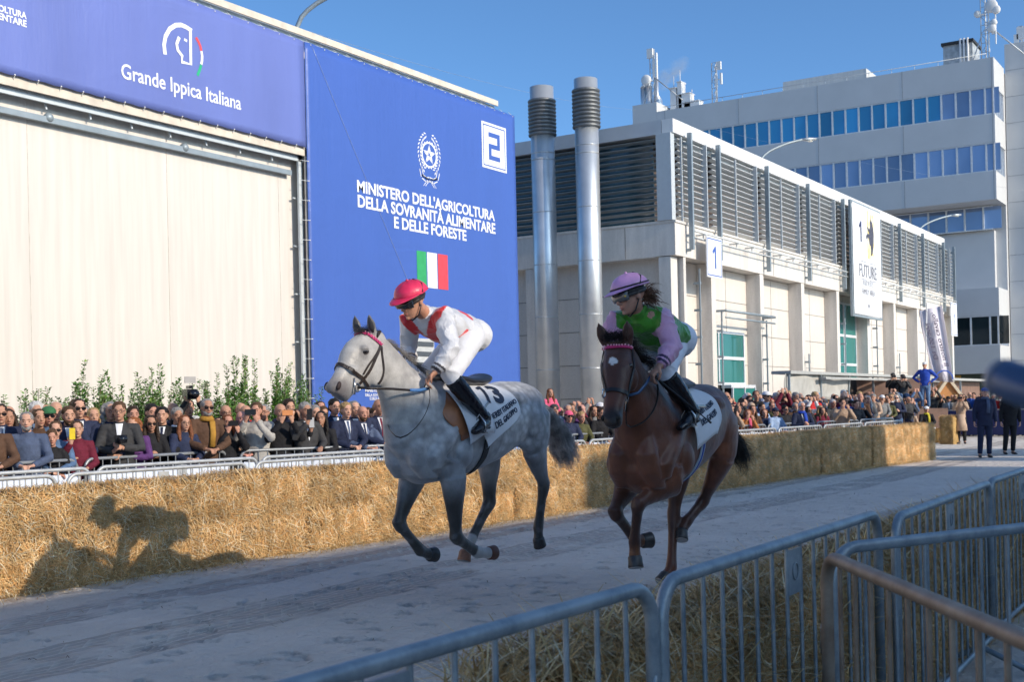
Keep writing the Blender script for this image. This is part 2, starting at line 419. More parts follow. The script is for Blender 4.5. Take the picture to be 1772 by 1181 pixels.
def wavy(x0, x1, z0, z1, y, nx=60, nz=40, amp=.0025, mb=None, sc=True):
    mb = mb or MB(); rows = []
    for j in range(nz+1):
        z = lerp(z0, z1, j/nz); row = []
        for i in range(nx+1):
            x = lerp(x0, x1, i/nx); e = amp*mnoise.noise(Vector((x*.9, z*.35, 2)))+amp*.6*mnoise.noise(Vector((x*2.6, z*.2, 7)))
            row.append((x, y+e, z + (0.02*abs(math.sin(x*PI/.45)) if (sc and j in (0, nz)) else 0)))
        rows.append(row)
    mb.grid(rows, 0, True); return mb
ub = thing('banner', 'long upper blue banner lettered Grande Ippica Italiana with horse head logo', 'banner', (10, 17.5, 8.3)); KU = lambda o: keep(o, ub)
o = KU(wavy(-25, XS-.02, ZB, ZT, 17.46, 200, 14).obj('cloth', VLB)); solid(o, .004)
tb = thing('banner', 'tall royal blue banner with ministry name, white emblem and Italian tricolour', 'banner', (24, 17.5, 5)); KT = lambda o: keep(o, tb)
o = KT(wavy(XS+.0, XR, .35, ZT, 17.46, 60, 50).obj('cloth', VB)); solid(o, .004)
def cord(put, a, c): b = MB(); b.tube([a, a, Vector(a)+V(.0, -.004, .0), c], [.012, .016, .006, .006], 6, 0); put(b.obj('tie_cord', WHITEP))
for x in np.arange(5.5, XS, .45): cord(KU, (x, 17.452, ZT-.02), (x, 17.60, ZT+.12)); cord(KU, (x, 17.452, ZB+.02), (x+.03, 17.60, ZB-.12))
for x in np.arange(XS+.2, XR, .45): cord(KT, (x, 17.452, ZT-.02), (x, 17.60, ZT+.12))
for z in np.arange(.6, ZB, .42): cord(KT, (XS+.04, 17.45, z), (XS-.16, 17.52, z))
# print on the banners (thin sheets a few mm proud)
def ytext(txt, xl, xr, yc, hpx, put, Y=17.452, bold=.0, mat=VW, name='lettering', ext=.002, xr_y=None):
    me = text_mesh(txt, 1, 0.002, bold); xs = [v.co.x for v in me.vertices]; ys = [v.co.y for v in me.vertices]
    A = atY(xl, yc[0], Y); B = atY(xr, yc[1], Y); mid = (xl+xr)/2; ym = (yc[0]+yc[1])/2
    top = atY(mid, ym-hpx/2, Y).z; bot = atY(mid, ym+hpx/2, Y).z
    x0, x1, y0, y1 = min(xs), max(xs), min(ys), max(ys)
    for v in me.vertices:
        v.co = Vector((lerp(A.x, B.x, (v.co.x-x0)/(x1-x0)), Y - v.co.z, lerp(bot, top, (v.co.y-y0)/(y1-y0))))
    return put(mkobj(name, me, mat))
def stroke(b, pts, w, Y=17.452, m=0, closed=False):
    """flat painted line; pts in photo pixels, w in metres"""
    P = [atY(x, y, Y) for x, y in pts]; vs = []; n = len(P)
    for i, p in enumerate(P):
        t = (P[(i+1) % n]-P[i-1]) if closed else (P[min(i+1, n-1)]-P[max(i-1, 0)]); t.normalize(); s = V(-t.z, 0, t.x)*w/2
        vs += [p+s, p-s]
    fs = [(2*i, 2*i+1, (2*i+3) % (2*n), (2*i+2) % (2*n)) for i in range(n if closed else n-1)]
    b.add(vs, fs, m, False)
def arcpx(c, r, a0, a1, n=24): return [(c[0]+r[0]*math.cos(R_(lerp(a0, a1, i/n))), c[1]-r[1]*math.sin(R_(lerp(a0, a1, i/n)))) for i in range(n+1)]
ytext('Grande Ippica Italiana', 210, 417, (133, 175), 33, KU, bold=.012)
s_ = 3.107
def q_(l): return [(x/s_, y/s_) for x, y in l]
b = MB(); stroke(b, q_([(888, 292), (882, 240), (890, 195), (912, 155), (945, 134), (975, 133), (1002, 145), (1032, 165)]), .085)
stroke(b, q_([(1024, 170), (1026, 345), (978, 332), (980, 300), (956, 268), (950, 235), (964, 198)]), .07, 17.4500); stroke(b, q_([(990, 210), (1006, 220)]), .05)
KU(b.obj('logo', VW))
for nm, mt, a in (('logo_red_arc', M('red print', (.75, .07, .08), .5), [(1054, 200), (1068, 225), (1078, 250), (1082, 272)]), ('logo_white_arc', VW, [(1083, 274), (1087, 300), (1086, 325), (1082, 345)]), ('logo_green_arc', M('green print', (.02, .42, .20), .5), [(1082, 348), (1074, 375), (1062, 405)])):
    b = MB(); stroke(b, q_(a), .06); KU(b.obj(nm, mt))
ytext('OLTURA', -3, 46, (13, 27), 12, KU, bold=.03); ytext('ENTARE', -3, 46, (27, 41), 12, KU, bold=.03); ytext('MINISTERO DELL\'AGRIC', -170, -5, (-45, 5), 12, KU, bold=.03)
ytext("MINISTERO DELL'AGRICOLTURA", 618, 856, (324, 371), 20.5, KT, bold=.028)
ytext('DELLA SOVRANITÀ ALIMENTARE', 619, 857, (346.5, 392), 25.5, KT, bold=.028)
ytext('E DELLE FORESTE', 682, 807, (386.5, 406), 20, KT, bold=.028)
for nm, mt, x0, x1 in (('flag_green', M('flag green', (.03, .36, .12), .55), 721, 739), ('flag_white', VW, 739, 757.5), ('flag_red', M('flag red', (.72, .06, .08), .55), 757.5, 776)):
    A, B = atY(x0, 434+(x0-721)*.09, 17.452), atY(x1, 503, 17.452); b = MB(); b.poly([(A.x, 17.452, 5.37), (B.x, 17.452, 5.37), (B.x, 17.452, 4.51), (A.x, 17.452, 4.51)]); KT(b.obj(nm, mt))
def rectY(b, x0, x1, z0, z1, Y, m=0): b.poly([(x0, Y, z0), (x1, Y, z0), (x1, Y, z1), (x0, Y, z1)], m)
num = [atY(833, 210, 17.452).x, atY(877, 300, 17.452).x]
b = MB(); rectY(b, num[0], num[1], 7.82, 9.02, 17.452); KT(b.obj('number_panel', VW))
b = MB()
for (x0, x1, z0, z1) in ((num[0]+.07, num[1]-.07, 8.93, 8.96), (num[0]+.07, num[1]-.07, 7.88, 7.91), (num[0]+.06, num[0]+.09, 7.88, 8.96), (num[1]-.09, num[1]-.06, 7.88, 8.96)): rectY(b, x0, x1, z0, z1, 17.449)
KT(b.obj('number_border', VB))
b = MB(); cx2, zz = (num[0]+num[1])/2, 8.42
for (x0, x1, z0, z1) in ((-.27, .27, .24, .36), (.14, .27, .06, .24), (-.27, .27, -.06, .06), (-.27, -.14, -.24, -.06), (-.27, .27, -.36, -.24)): rectY(b, cx2+x0, cx2+x1, zz+z0, zz+z1, 17.447)
KT(b.obj('number', VB))
# emblem of the republic: star on a cog wheel between two branches over a ribbon
ec = atY(743.5, 268, 17.44); b = MB()
def E_(x, z): return V(ec.x+x, 17.452, ec.z+z)
def ringE(b, r0, r1, n=40, teeth=0, a0=0, a1=360, dx=0, dz=0):
    vs = []
    for i in range(n+1):
        a = R_(lerp(a0, a1, i/n)); k = r1*(1.10 if teeth and int(i/n*teeth*2) % 2 else 1); vs += [E_(dx+r0*math.cos(a), dz+r0*math.sin(a)), E_(dx+k*math.cos(a), dz+k*math.sin(a))]
    b.add(vs, [(2*i, 2*i+1, 2*i+3, 2*i+2) for i in range(n)])
ringE(b, .27, .31, 96, 20); 
for i in range(5):
    a = R_(90+72*i); a1, a2 = a-R_(36), a+R_(36); t_ = E_(.27*math.cos(a), .27*math.sin(a)+0); p1 = E_(.105*math.cos(a1), .105*math.sin(a1)); p2 = E_(.105*math.cos(a2), .105*math.sin(a2))
    b.poly([E_(.02*math.cos(a), .02*math.sin(a)), p1, t_.lerp(p1, .04), t_]); b.poly([E_(.035*math.cos(a), .035*math.sin(a)), t_.lerp(p2, .25), p2])
for g in (-1, 1):
    for i in range(12):
        a = R_(90+g*(22+i*11.5)); c = E_(.40*math.cos(a), .47*math.sin(a)+.02); t_ = V(-math.sin(a)*-g, 0, math.cos(a)*-g)
        for o_ in (-.05, .045):
            cc = c+V(math.cos(a), 0, math.sin(a))*o_; d = (V(math.cos(a), 0, math.sin(a))*(1 if o_ > 0 else -1)*.5+t_*-1*.9).normalized()*.055; s = V(-d.z, 0, d.x)*.38
            b.poly([cc-d, cc+s, cc+d, cc-s])
    stroke(b, [(0, 0)], .01) if False else None
rb = [(-.36, -.38), (-.30, -.56), (-.15, -.62), (0, -.60), (.15, -.62), (.30, -.56), (.36, -.38)]
for (x0, z0), (x1, z1) in zip(rb, rb[1:]):
    d = V(x1-x0, 0, z1-z0).normalized(); s = V(-d.z, 0, d.x); P, Q = E_(x0, z0), E_(x1, z1)
    for e in (.05, -.05): b.poly([P+s*(e-.012), Q+s*(e-.012), Q+s*(e+.012), P+s*(e+.012)])
for g in (-1, 1):
    P, Q = E_(g*.05, -.62), E_(g*.22, -.78); 
    for e in (-.04, .04): b.poly([P+V(e-.012, 0, 0), Q+V(e-.012, 0, 0), Q+V(e+.012, 0, 0), P+V(e+.012, 0, 0)])
KT(b.obj('emblem', VW))
me = text_mesh('REPVBBLICA ITALIANA', .075, .001, .002)
for v in me.vertices:
    x = v.co.x*.85; v.co = E_(x, -.60+.5*x*x*1.2+v.co.y)+V(0, -.001, 0)
KT(mkobj('emblem_lettering', me, VW))
# low screen and small dark opening seen under the banner
scn = thing('display_board', 'low blue board lettered with the ministry name behind the crowd', 'board', tuple(atY(640, 690, 14.6))); KQ = lambda o: keep(o, scn)
A, B = atY(600, 672, 14.9), atY(700, 700, 14.9); b = MB(); b.bx((A.x, 14.9, .5), (B.x+1.2, 15.0, A.z)); KQ(b.obj('panel', VB))
ytext('DELLA SOVRANITÀ', 632, 668, (683, 684), 6, KQ, 14.895, .02); ytext('E DELLE FORESTE', 640, 668, (690, 690.5), 5, KQ, 14.895, .02); ytext('MINISTERO', 632, 660, (676, 677), 5, KQ, 14.895, .02)
op = thing('shuttered_opening', 'grey shuttered opening in the blue banner behind the red jockey', 'opening', tuple(atY(735, 625, 17.4))); KQ = lambda o: keep(o, op)
A, B = atY(712, 585, 17.4), atY(752, 672, 17.4); b = MB(); b.bx((A.x, 17.38, B.z), (B.x, 17.42, A.z)); KQ(b.obj('frame', M('grey shutter', (.52, .53, .52), .6)))
b = MB()
for f in (.10, .30, .52, .70, .9): b.bx((A.x+.05, 17.36, lerp(A.z, B.z, f)-.07), (B.x-.05, 17.38, lerp(A.z, B.z, f)+.04))
KQ(b.obj('slats', M('dark shutter gap', (.08, .09, .10), .5)))
# street lamps over the roofs
def roof_lamp(base, dx, dz, label, r=.05, lit=True, dy=-.6):
    t = thing('street_lamp', label, 'lamp', base, group='lamps on the hall roofs'); b = MB(); P = Vector(base)
    pts = [P, P+V(dx*.04, dy*.04, dz*.28), P+V(dx*.22, dy*.22, dz*.55), P+V(dx*.6, dy*.6, dz*.82), P+V(dx, dy, dz)]
    b.tube(resamp(pts, 16), r, 8); keep(b.obj('arm', GREYB), t)
    b = MB(); d = V(dx, dy, dz*.12).normalized(); E2 = P+V(dx, dy, dz)
    b.loft([(E2, V(0, 0, .05), d.cross(V(0, 0, 1)).normalized()*.06), (E2+d*.25, V(0, 0, .08), d.cross(V(0, 0, 1)).normalized()*.14), (E2+d*.6, V(0, 0, .05), d.cross(V(0, 0, 1)).normalized()*.12)], 12); keep(b.obj('lamp_head', GALV), t)
    b = MB(); b.box(E2+d*.35-V(0, 0, .07), (.3, .16, .03)); keep(b.obj('lens', M('lamp lens', (.8, .75, .6), .15)), t)
def resamp(P, n=14):
    P = [Vector(p) for p in P]; L = [0]
    for a, c in zip(P, P[1:]): L.append(L[-1]+(c-a).length)
    out = []
    for i in range(n):
        d = L[-1]*i/(n-1); k = 0
        while k < len(L)-2 and L[k+1] < d: k += 1
        t = (d-L[k])/max(1e-9, L[k+1]-L[k])
        p0 = P[max(k-1, 0)]; p1 = P[k]; p2 = P[k+1]; p3 = P[min(k+2, len(P)-1)]
        out.append(.5*((2*p1)+(p2-p0)*t+(2*p0-5*p1+4*p2-p3)*t*t+(3*p1-p0-3*p2+p3)*t**3))
    return out
lb = atY(511, 60, 17.8); roof_lamp((lb.x, 17.8, 9.6), 1.5, 1.5, 'curved grey lamp arm above the blue banner roof edge', .05, dy=-2.6)
L1 = atY(1313, 279, 17.7); roof_lamp((L1.x, 17.7, L1.z-.3), 1.5, 1.25, 'nearer curved street lamp over the louvred hall roof', .05, dy=-1.3)
L2 = atY(1588, 398, 17.7); roof_lamp((L2.x, 17.7, L2.z-.4), 1.8, 1.3, 'farther curved street lamp over the far end of the louvred hall', .05, dy=-1.5)
def wire(a, c, sag, label):
    a, c = Vector(a), Vector(c); b = MB(); b.tube([a.lerp(c, t/24)-V(0, 0, sag*4*(t/24)*(1-t/24)) for t in range(25)], .0035, 4); tag(b.obj('overhead_cable', GALV), label, 'cable')
wire(atY(515, 48, 17.6), atD(1100, 190, 60), .3, 'thin cable from the banner roof lamp across the sky'); wire(atY(540, 80, 17.448), atY(720, 520, 17.448), .02, 'thin cable hanging down the tall blue banner')
wire(atX(1130, 195, 60), atX(1772, 330, 60), .3, 'thin pale cable in front of the office block windows')

# ================================================================== LOUVRED HALL
X1, X2, ZR = 38.43, 80.0, 11.32
lh = thing('louvred_hall', 'white concrete hall with louvred upper storey right of the steel flues', 'building', (X1, YF, 0)); KL = lambda o: keep(o, lh)
b = MB(); b.bx((X1+.55, YF+.62, 0), (X2-.3, 45, 6.64)); KL(b.obj('wall', PANEL))
b = MB(); b.bx((X1, YF, 6.66), (X2, YF+.75, 7.78)); b.bx((X1, YF+.75, 6.64), (X1+.7, 45, 7.78)); KL(b.obj('beam', CONC))
b = MB(); b.bx((X1-.04, YF-.05, 7.78), (X2, YF+.9, 7.86)); b.bx((X1-.04, YF+.9, 7.78), (X1+.8, 45, 7.86)); KL(b.obj('ledge', CONC))
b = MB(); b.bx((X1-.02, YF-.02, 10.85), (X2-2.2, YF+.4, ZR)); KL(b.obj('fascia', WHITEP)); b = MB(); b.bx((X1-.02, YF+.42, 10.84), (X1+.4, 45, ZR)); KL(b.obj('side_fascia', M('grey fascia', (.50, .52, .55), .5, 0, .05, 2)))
b = MB(); b.bx((X1+.3, YF+.3, 11.0), (X2-2.4, 44.8, 11.1)); KL(b.obj('roof', M('grey roof sheet', (.3, .3, .3), .8)))
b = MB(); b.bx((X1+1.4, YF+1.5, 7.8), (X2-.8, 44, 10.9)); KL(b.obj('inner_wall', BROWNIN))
GLV = glass('blue green louvre glazing', (.02, .075, .10), .12, .8)
b = MB(); b.bx((X1+.50, YF+1.0, 7.9), (X1+.54, 44, 10.84)); KL(b.obj('side_glazing', GLV))
b = MB(); b.bx((X1+.5, YF+.2, 10.62), (X2-.3, YF+.35, 10.84)); KL(b.obj('top_rail', GREYB))
posts = [41.86+4.953*i for i in range(8)]
for i, x in enumerate([39.34]+posts+[79.28]):
    b = MB(); b.beam((x, YF-.22, 6.75 if i else 6.9), (x, YF-.22, 10.95), .16, .12)
    for z in (6.9, 7.4, 10.6): b.bx((x-.03, YF-.18, z-.05), (x+.03, YF+.05, z+.05))
    KL(b.obj('louvre_post', GREYB))
MUL = M('grey mullion', (.50, .53, .55), .5, 0, .05)
for x in posts+[79.6]:
    b = MB(); b.beam((x-.75, YF+.02, 7.86), (x-.75, YF+.02, 10.85), .22, .06); KL(b.obj('louvre_mullion', MUL)); b = MB(); b.beam((x-2.75, YF+.02, 7.86), (x-2.75, YF+.02, 10.8), .07, .05); KL(b.obj('louvre_mullion', MUL))
b = MB(); b.beam((39.9, YF+.02, 7.86), (39.9, YF+.02, 10.8), .1, .05)
b.beam((X1+.05, YF+.32, 7.86), (X1+.05, YF+.32, 10.84), .3, .55, up=(0, 1, 0))
KL(b.obj('corner_mullion', MUL))
ang = R_(24)
b = MB()
for k in range(14):
    z = 8.02+k*.205
    for xa, xb in ((38.9, 39.9), (39.9, 41.86-.75)): b.box(((xa+xb)/2, YF+.14, z), (xb-xa-.02, .19, .030), rot=Matrix.Rotation(-ang, 3, 'X'))
    for i, x in enumerate(posts[:-1]+[76.53]):
        b.box((x+2.1, YF+.14, z), (4.15 if i < 7 else 2.9, .19, .030), rot=Matrix.Rotation(-ang, 3, 'X')); b.box((x-.45, YF+.2, z), (.5, .1, .012), rot=Matrix.Rotation(-ang, 3, 'X'))
    b.box((78.4, YF+.14, z), (3.2, .19, .030), rot=Matrix.Rotation(-ang, 3, 'X'))
KL(b.obj('louvre_slats', ALU))
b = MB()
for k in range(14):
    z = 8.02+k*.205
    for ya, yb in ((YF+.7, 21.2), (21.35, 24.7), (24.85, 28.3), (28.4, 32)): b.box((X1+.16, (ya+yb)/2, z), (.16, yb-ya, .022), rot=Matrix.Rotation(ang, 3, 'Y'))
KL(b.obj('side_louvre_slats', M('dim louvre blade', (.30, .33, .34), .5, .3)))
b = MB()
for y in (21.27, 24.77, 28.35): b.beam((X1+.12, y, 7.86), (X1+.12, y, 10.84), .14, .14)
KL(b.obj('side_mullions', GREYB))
b = MB(); zc = 7.55
for dz, r in ((0, .035), (-.22, .025)): b.tube([(39.4, YF-.30, zc+dz), (57.0, YF-.30, zc+dz)], r, 8); b.tube([(61.9, YF-.30, zc+dz), (79.3, YF-.30, zc+dz)], r, 8)
for x in np.arange(40.2, 79, 1.55):
    if 57 < x < 62: continue
    b.beam((x, YF-.38, zc-.05), (x, YF+.02, zc-.05), .06, .05); b.beam((x, YF-.28, zc-.22), (x+.0, YF-.28, zc), .04, .04)
KL(b.obj('service_rail', M('pale rail', (.62, .63, .62), .5, .2)))
# columns and recessed cladding
for i, x in enumerate([39.23]+[41.73+4.9*k for k in range(8)]+[79.7]):
    b = MB(); w = .20 if i else .1
    b.bx((x-w, YF+.03, 0), (x+w, YF+.61, 6.65)); KL(b.obj('column', CONC))
for y in (17.93, 23.3, 28.4):
    b = MB(); b.bx((X1+.03, y-.23 if y > 18 else YF+.2, 0), (X1+.56, y+.22, 6.63)); KL(b.obj('column', CONC))
b = MB()
for z in (5.46, 4.25, 3.04, 1.83):
    b.bx((X1+.545, YF+.61, z-.012), (X2-.3, YF+.622, z+.012)); b.bx((X1+.54, YF+.7, z-.012), (X1+.553, 45, z+.012))
for x in np.arange(44.3, 79, 4.9): b.bx((x-.01, YF+.612, 6.6), (x+.01, YF+.621, 0))
KL(b.obj('cladding_joints', JOINT))
b = MB()
for x in (47.9, 52.8, 67.8, 72.7): b.bx((x-.012, YF-.008, 6.7), (x+.012, YF, 7.76))
for y in (19.4, 22.2, 25): b.bx((X1-.008, y-.012, 6.66), (X1, y+.012, 7.76))
KL(b.obj('beam_joints', JOINT))
# downpipes / door frames on the columns
for x, z0, z1 in ((40.05, 1.6, 6.3), (41.98, 0, 4.95), (46.55, 0, 4.8), (51.6, .0, 3.6), (56.8, 0, 5.4), (62.1, 0, 5.6), (66.3, 0, 4), (76.6, 0, 4.6)):
    b = MB(); b.beam((x, YF-.16, z0), (x, YF-.16, z1), .05, .05)
    for z in np.arange(z0+.4, z1, .95): b.bx((x-.05, YF-.2, z-.04), (x+.05, YF+.05, z+.04))
    KL(b.obj('facade_pipe', GREYB))
b = MB(); b.tube([(41.9, YF-.35, 4.93), (47.0, YF-.35, 4.93)], .05, 8); b.tube([(41.9, YF-.35, 4.68), (47.0, YF-.35, 4.68)], .035, 8); b.beam((42, YF-.35, 4.93), (42, YF+.1, 4.93), .08, .08); b.beam((46.7, YF-.35, 4.93), (46.7, YF+.1, 4.93), .3, .12); KL(b.obj('door_hood_rail', GREYB))
def window(x0, x1, z0, z1, nx, zs, gm, name='window', Y=YF+.60):
    f = MB(); f.bx((x0, Y-.08, z0), (x0+.08, Y, z1)); f.bx((x1-.08, Y-.08, z0), (x1, Y, z1)); f.bx((x0+.08, Y-.08, z1-.09), (x1-.08, Y, z1)); f.bx((x0+.08, Y-.08, z0), (x1-.08, Y, z0+.09))
    for z in zs: f.bx((x0+.08, Y-.085, z-.06), (x1-.08, Y-.002, z+.06))
    for x in nx: f.bx((x-.05, Y-.082, z0+.09), (x+.05, Y-.003, z1-.09))
    fo = KL(f.obj(name, FRAME)); g = MB(); g.bx((x0+.06, Y-.04, z0+.06), (x1-.06, Y-.02, z1-.06)); p = g.obj('pane', gm); p.parent = fo; return fo
window(42.05, 45.9, 2.25, 4.3, (43.3,), (3.28,), GL_TEAL)
window(56.95, 60.9, .1, 6.3, (58.9,), (1.9, 3.3, 4.7), GL_TEAL); window(76.6, 79.2, .1, 4.4, (77.8,), (2.4, 3.4), GL_TEAL)
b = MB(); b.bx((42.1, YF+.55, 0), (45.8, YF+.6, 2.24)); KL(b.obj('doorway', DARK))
b = MB(); b.bx((43.4, YF+.1, 2.12), (45.9, YF+.5, 2.24)); b.beam((43.5, YF+.1, 0), (43.5, YF+.1, 2.15), .07, .07); b.beam((44.7, YF+.1, 0), (44.7, YF+.1, 2.15), .07, .07); b.beam((45.8, YF+.1, 0), (45.8, YF+.1, 2.15), .07, .07); d_ = KL(b.obj('glass_door', FRAME))
b = MB(); b.bx((43.56, YF+.09, .1), (44.64, YF+.11, 2.1)); b.bx((44.76, YF+.09, .1), (45.74, YF+.11, 2.1)); p = b.obj('pane', GL_TEAL); p.parent = d_
# numbered signs, tall banner
def sign(xa, xb, z0, z1, txt, hh, label, y=YF-.42):
    t = thing('number_sign', label, 'sign', (xa, y, z0)); b = MB(); b.bx((xa, y, z0), (xb, y+.04, z1)); keep(b.obj('board', VW), t)
    b = MB(); 
    for z in (z0+.06, z1-.10): rectY(b, xa+.06, xb-.06, z, z+.04, y-.003)
    for x in (xa+.05, xb-.09): rectY(b, x, x+.035, z0+.06, z1-.06, y-.004)
    keep(b.obj('border', VB), t)
    b = MB(); c_, m_ = (xa+xb)/2, (z0+z1)/2; b.poly([(c_+dx*hh, y-.005, m_+dz*hh) for dx, dz in ((.02, -.36), (.13, -.36), (.13, .36), (.04, .36), (-.17, .2), (-.13, .10), (.02, .2))]); keep(b.obj('number', VB), t)
sign(40.15, 41.5, 6.02, 7.47, '1', 1.1, 'white sign with blue number 1 on the near corner of the hall'); sign(77.3, 78.9, 5.35, 7.4, '1', 1.0, 'small white sign with number 1 at the far end of the hall')
fbn = thing('banner', 'tall white banner lettered FUTURE and FAMILY AREA with a rearing horse', 'banner', (59.4, 17, 8)); KF = lambda o: keep(o, fbn)
bx0, bx1, bz0, bz1 = 57.15, 61.8, 5.6, 10.85
b = wavy(bx0, bx1, bz0, bz1, 16.98, 30, 40, .004); solid(KF(b.obj('cloth', M('white banner vinyl', (.78, .79, .82), .5, 0, .03, 1))), .01)
b = MB(); b.beam((bx0-.12, 17.05, bz0-.1), (bx0-.12, 17.05, bz1+.1), .12, .12); b.beam((bx1+.1, 17.05, bz0-.1), (bx1+.1, 17.05, bz1+.1), .1, .1); b.beam((bx0, 17.05, bz0-.05), (bx1, 17.05, bz0-.05), .12, .1); b.beam((bx0, 17.05, bz1+.05), (bx1, 17.05, bz1+.05), .12, .1); KF(b.obj('frame', GREYB))
NAVY = M('navy print', (.03, .04, .12), .5); GREYP = M('grey print', (.25, .25, .28), .5)
def ftext(txt, cx, cz, h, w, mat, bold=.0):
    me = text_mesh(txt, 1, .002, bold); xs = [v.co.x for v in me.vertices]; ys = [v.co.y for v in me.vertices]; x0, x1, y0, y1 = min(xs), max(xs), min(ys), max(ys)
    for v in me.vertices: v.co = V(cx+((v.co.x-x0)/(x1-x0)-.5)*w, 16.955-v.co.z, cz+((v.co.y-y0)/(y1-y0)-.5)*h)
    KF(mkobj('lettering', me, mat))
b = MB(); b.poly([(58.35+dx, 16.955, 9.6+dz) for dx, dz in ((.02, -.5), (.17, -.5), (.17, .5), (.05, .5), (-.2, .28), (-.15, .15), (.02, .28))]); KF(b.obj('number', NAVY)); ftext('FUTURE', 59.5, 7.75, .62, 2.9, GREYP, .0); ftext('RIDERS', 59.5, 7.18, .25, 1.7, M('pale grey print', (.5, .5, .52), .5)); ftext('FAMILY AREA', 59.5, 6.75, .26, 2.1, GREYP)
b = MB(); rectY(b, 58.2, 59.2, 8.18, 8.20, 16.955); rectY(b, 59.7, 60.8, 8.18, 8.20, 16.955); rectY(b, 58.2, 59.2, 7.33, 7.35, 16.955); rectY(b, 59.7, 60.8, 7.33, 7.35, 16.955); rectY(b, 59.48, 59.52, 6.05, 6.45, 16.955); b.poly([(59.35, 16.955, 6.15), (59.5, 16.955, 5.95), (59.65, 16.955, 6.15)]); KF(b.obj('ornament_lines', GREYP))
b = MB(); 
for x0, x1, z0, z1 in ((59.5, 60.0, 8.4, 10.75), (60.1, 60.6, 8.6, 10.6)): rectY(b, x0, x1, z0, z1, 16.957)
t_ = NT('yellow paint wash').set(.6); nn_ = t_.noise(t_.coord('Object', (3, 1, .8)), 2.5, 5); t_.col(t_.mix(t_.ramp(nn_, [(.35, 0.0), (.6, 1.0)]), (.78, .78, .78), (.80, .62, .18))); KF(b.obj('yellow_wash', t_.mat))
b = MB(); hp_ = [(60.1, 10.35), (60.35, 10.2), (60.5, 9.9), (60.55, 9.6), (60.5, 9.3), (60.45, 9.0), (60.3, 8.7), (60.05, 8.55), (60.1, 8.85), (60.0, 9.05), (59.8, 9.1), (59.7, 9.35), (59.5, 9.45), (59.35, 9.3), (59.3, 9.5), (59.55, 9.62), (59.8, 9.6), (59.6, 9.75), (59.45, 9.95), (59.65, 9.9), (59.85, 9.85), (59.95, 10.05), (59.9, 10.2)]
b.poly([(x, 16.953, z) for x, z in hp_]); KF(b.obj('painted_horse', M('ink grey', (.07, .07, .10), .6, 0, .5, 12)))

# ================================================================== STEEL FLUES
STW = NT('spun steel flue').set(.36, .7); v_ = STW.coord('Object'); STW.col(STW.mix(STW.ramp(STW.noise(v_, 1.5, 4), [(.3, 0.0), (.7, 1.0)]), (.60, .62, .64), (.76, .77, .78))); STW.bump(STW.noise(STW.coord('Object', (6, 6, .5)), 3, 3), .06, .01)
for px_, top, c0, c1, lab in ((1021.5, 136, 160, 222, 'taller right steel flue with ribbed collar beside the louvred hall'), (945, 150, 178, 236, 'shorter left steel flue with ribbed collar near the blue banner')):
    XX = 36.9; P = atX(px_, 500, XX); D = (P-ORG).dot(FWD); r = 20.6*D/FPX; zt = atX(px_, top, XX).z; a_, b_ = atX(px_, c0, XX).z, atX(px_, c1, XX).z
    t = thing('flue', lab, 'chimney', (XX, P.y, 0)); b = MB(); b.tube([(XX, P.y, 0), (XX, P.y, zt)], r, 32); b.tube([(XX, P.y, b_-.6), (XX, P.y, b_-.58)], r*1.02, 32); keep(b.obj('pipe', STW.mat), t)
    b = MB(); pts, rr_ = [], []
    for i in range(10):
        z = lerp(b_, a_, i/9)
        for dz, k in ((0, 1.02), (.02, 1.16), (.07, 1.2), (.10, 1.16), (.12, 1.02)): pts.append((XX, P.y, z+dz)); rr_.append(r*k)
    b.tube(pts, rr_, 32); keep(b.obj('ribbed_collar', M('grey ribbed collar', (.20, .205, .21), .5, .7, .1)), t)
    b = MB()
    for z in np.arange(1.0, b_-.5, 1.83): b.tube([(XX, P.y, z), (XX, P.y, z+.035)], r*1.012, 32)
    keep(b.obj('seam_rings', GALV), t)

# ================================================================== OFFICE BLOCK BEHIND
OB = thing('office_block', 'pale grey office block with blue window bands behind the halls', 'building', (88, 16.3, 0)); KO = lambda o: keep(o, OB)
CLAD = M('pale grey cladding', (.56, .565, .57), .6, 0, .04, .5); CLADW = CLAD
YR_, YL_ = 16.3, 43.5
XO = 88.0
b = MB()
for z0, z1 in ((22.67, 24.62), (18.87, 20.77), (14.99, 16.91)): b.bx((XO, YR_, z0), (XO+3.6, 41.38, z1))
b.bx((XO+3.5, YR_+.05, 0), (XO+25, YL_-.05, 24.4)); b.bx((XO, 41.39, 0), (XO+3.6, YL_, 25.4))
KO(b.obj('wall', CLAD))
b = MB(); b.bx((XO+2.9, YR_+.75, 0), (XO+3.5, 41, 13.26)); KO(b.obj('lower_wall', CLAD))
b = MB(); b.bx((XO, YR_, 7.13), (XO+3.6, 30, 9.0)); b.bx((XO, YR_, 3.18), (XO+3.6, 30, 5.09)); KO(b.obj('lower_bay', CLAD))
b = MB(); b.bx((XO+.6, YR_+.6, 0), (XO+3.4, 30, 3.17)); KO(b.obj('ground_floor', M('dark ground floor', (.05, .07, .05), .6)))
b = MB(); b.bx((XO+.45, 19, 2.3), (XO+.55, 24, 3.1)); KO(b.obj('yellow_awning', M('ochre awning', (.45, .26, .05), .7)))
b = MB()
for y in np.arange(22.4, 41, 6.1):
    for z0, z1 in ((22.67, 24.62), (18.87, 20.77), (14.99, 16.91)): b.bx((XO-.006, y-.02, z0), (XO, y+.02, z1))
b.bx((XO-.006, YR_+.12, 14.99), (XO, YR_+.16, 24.6)); KO(b.obj('cladding_joints', M('grey joint', (.30, .31, .33), .8)))
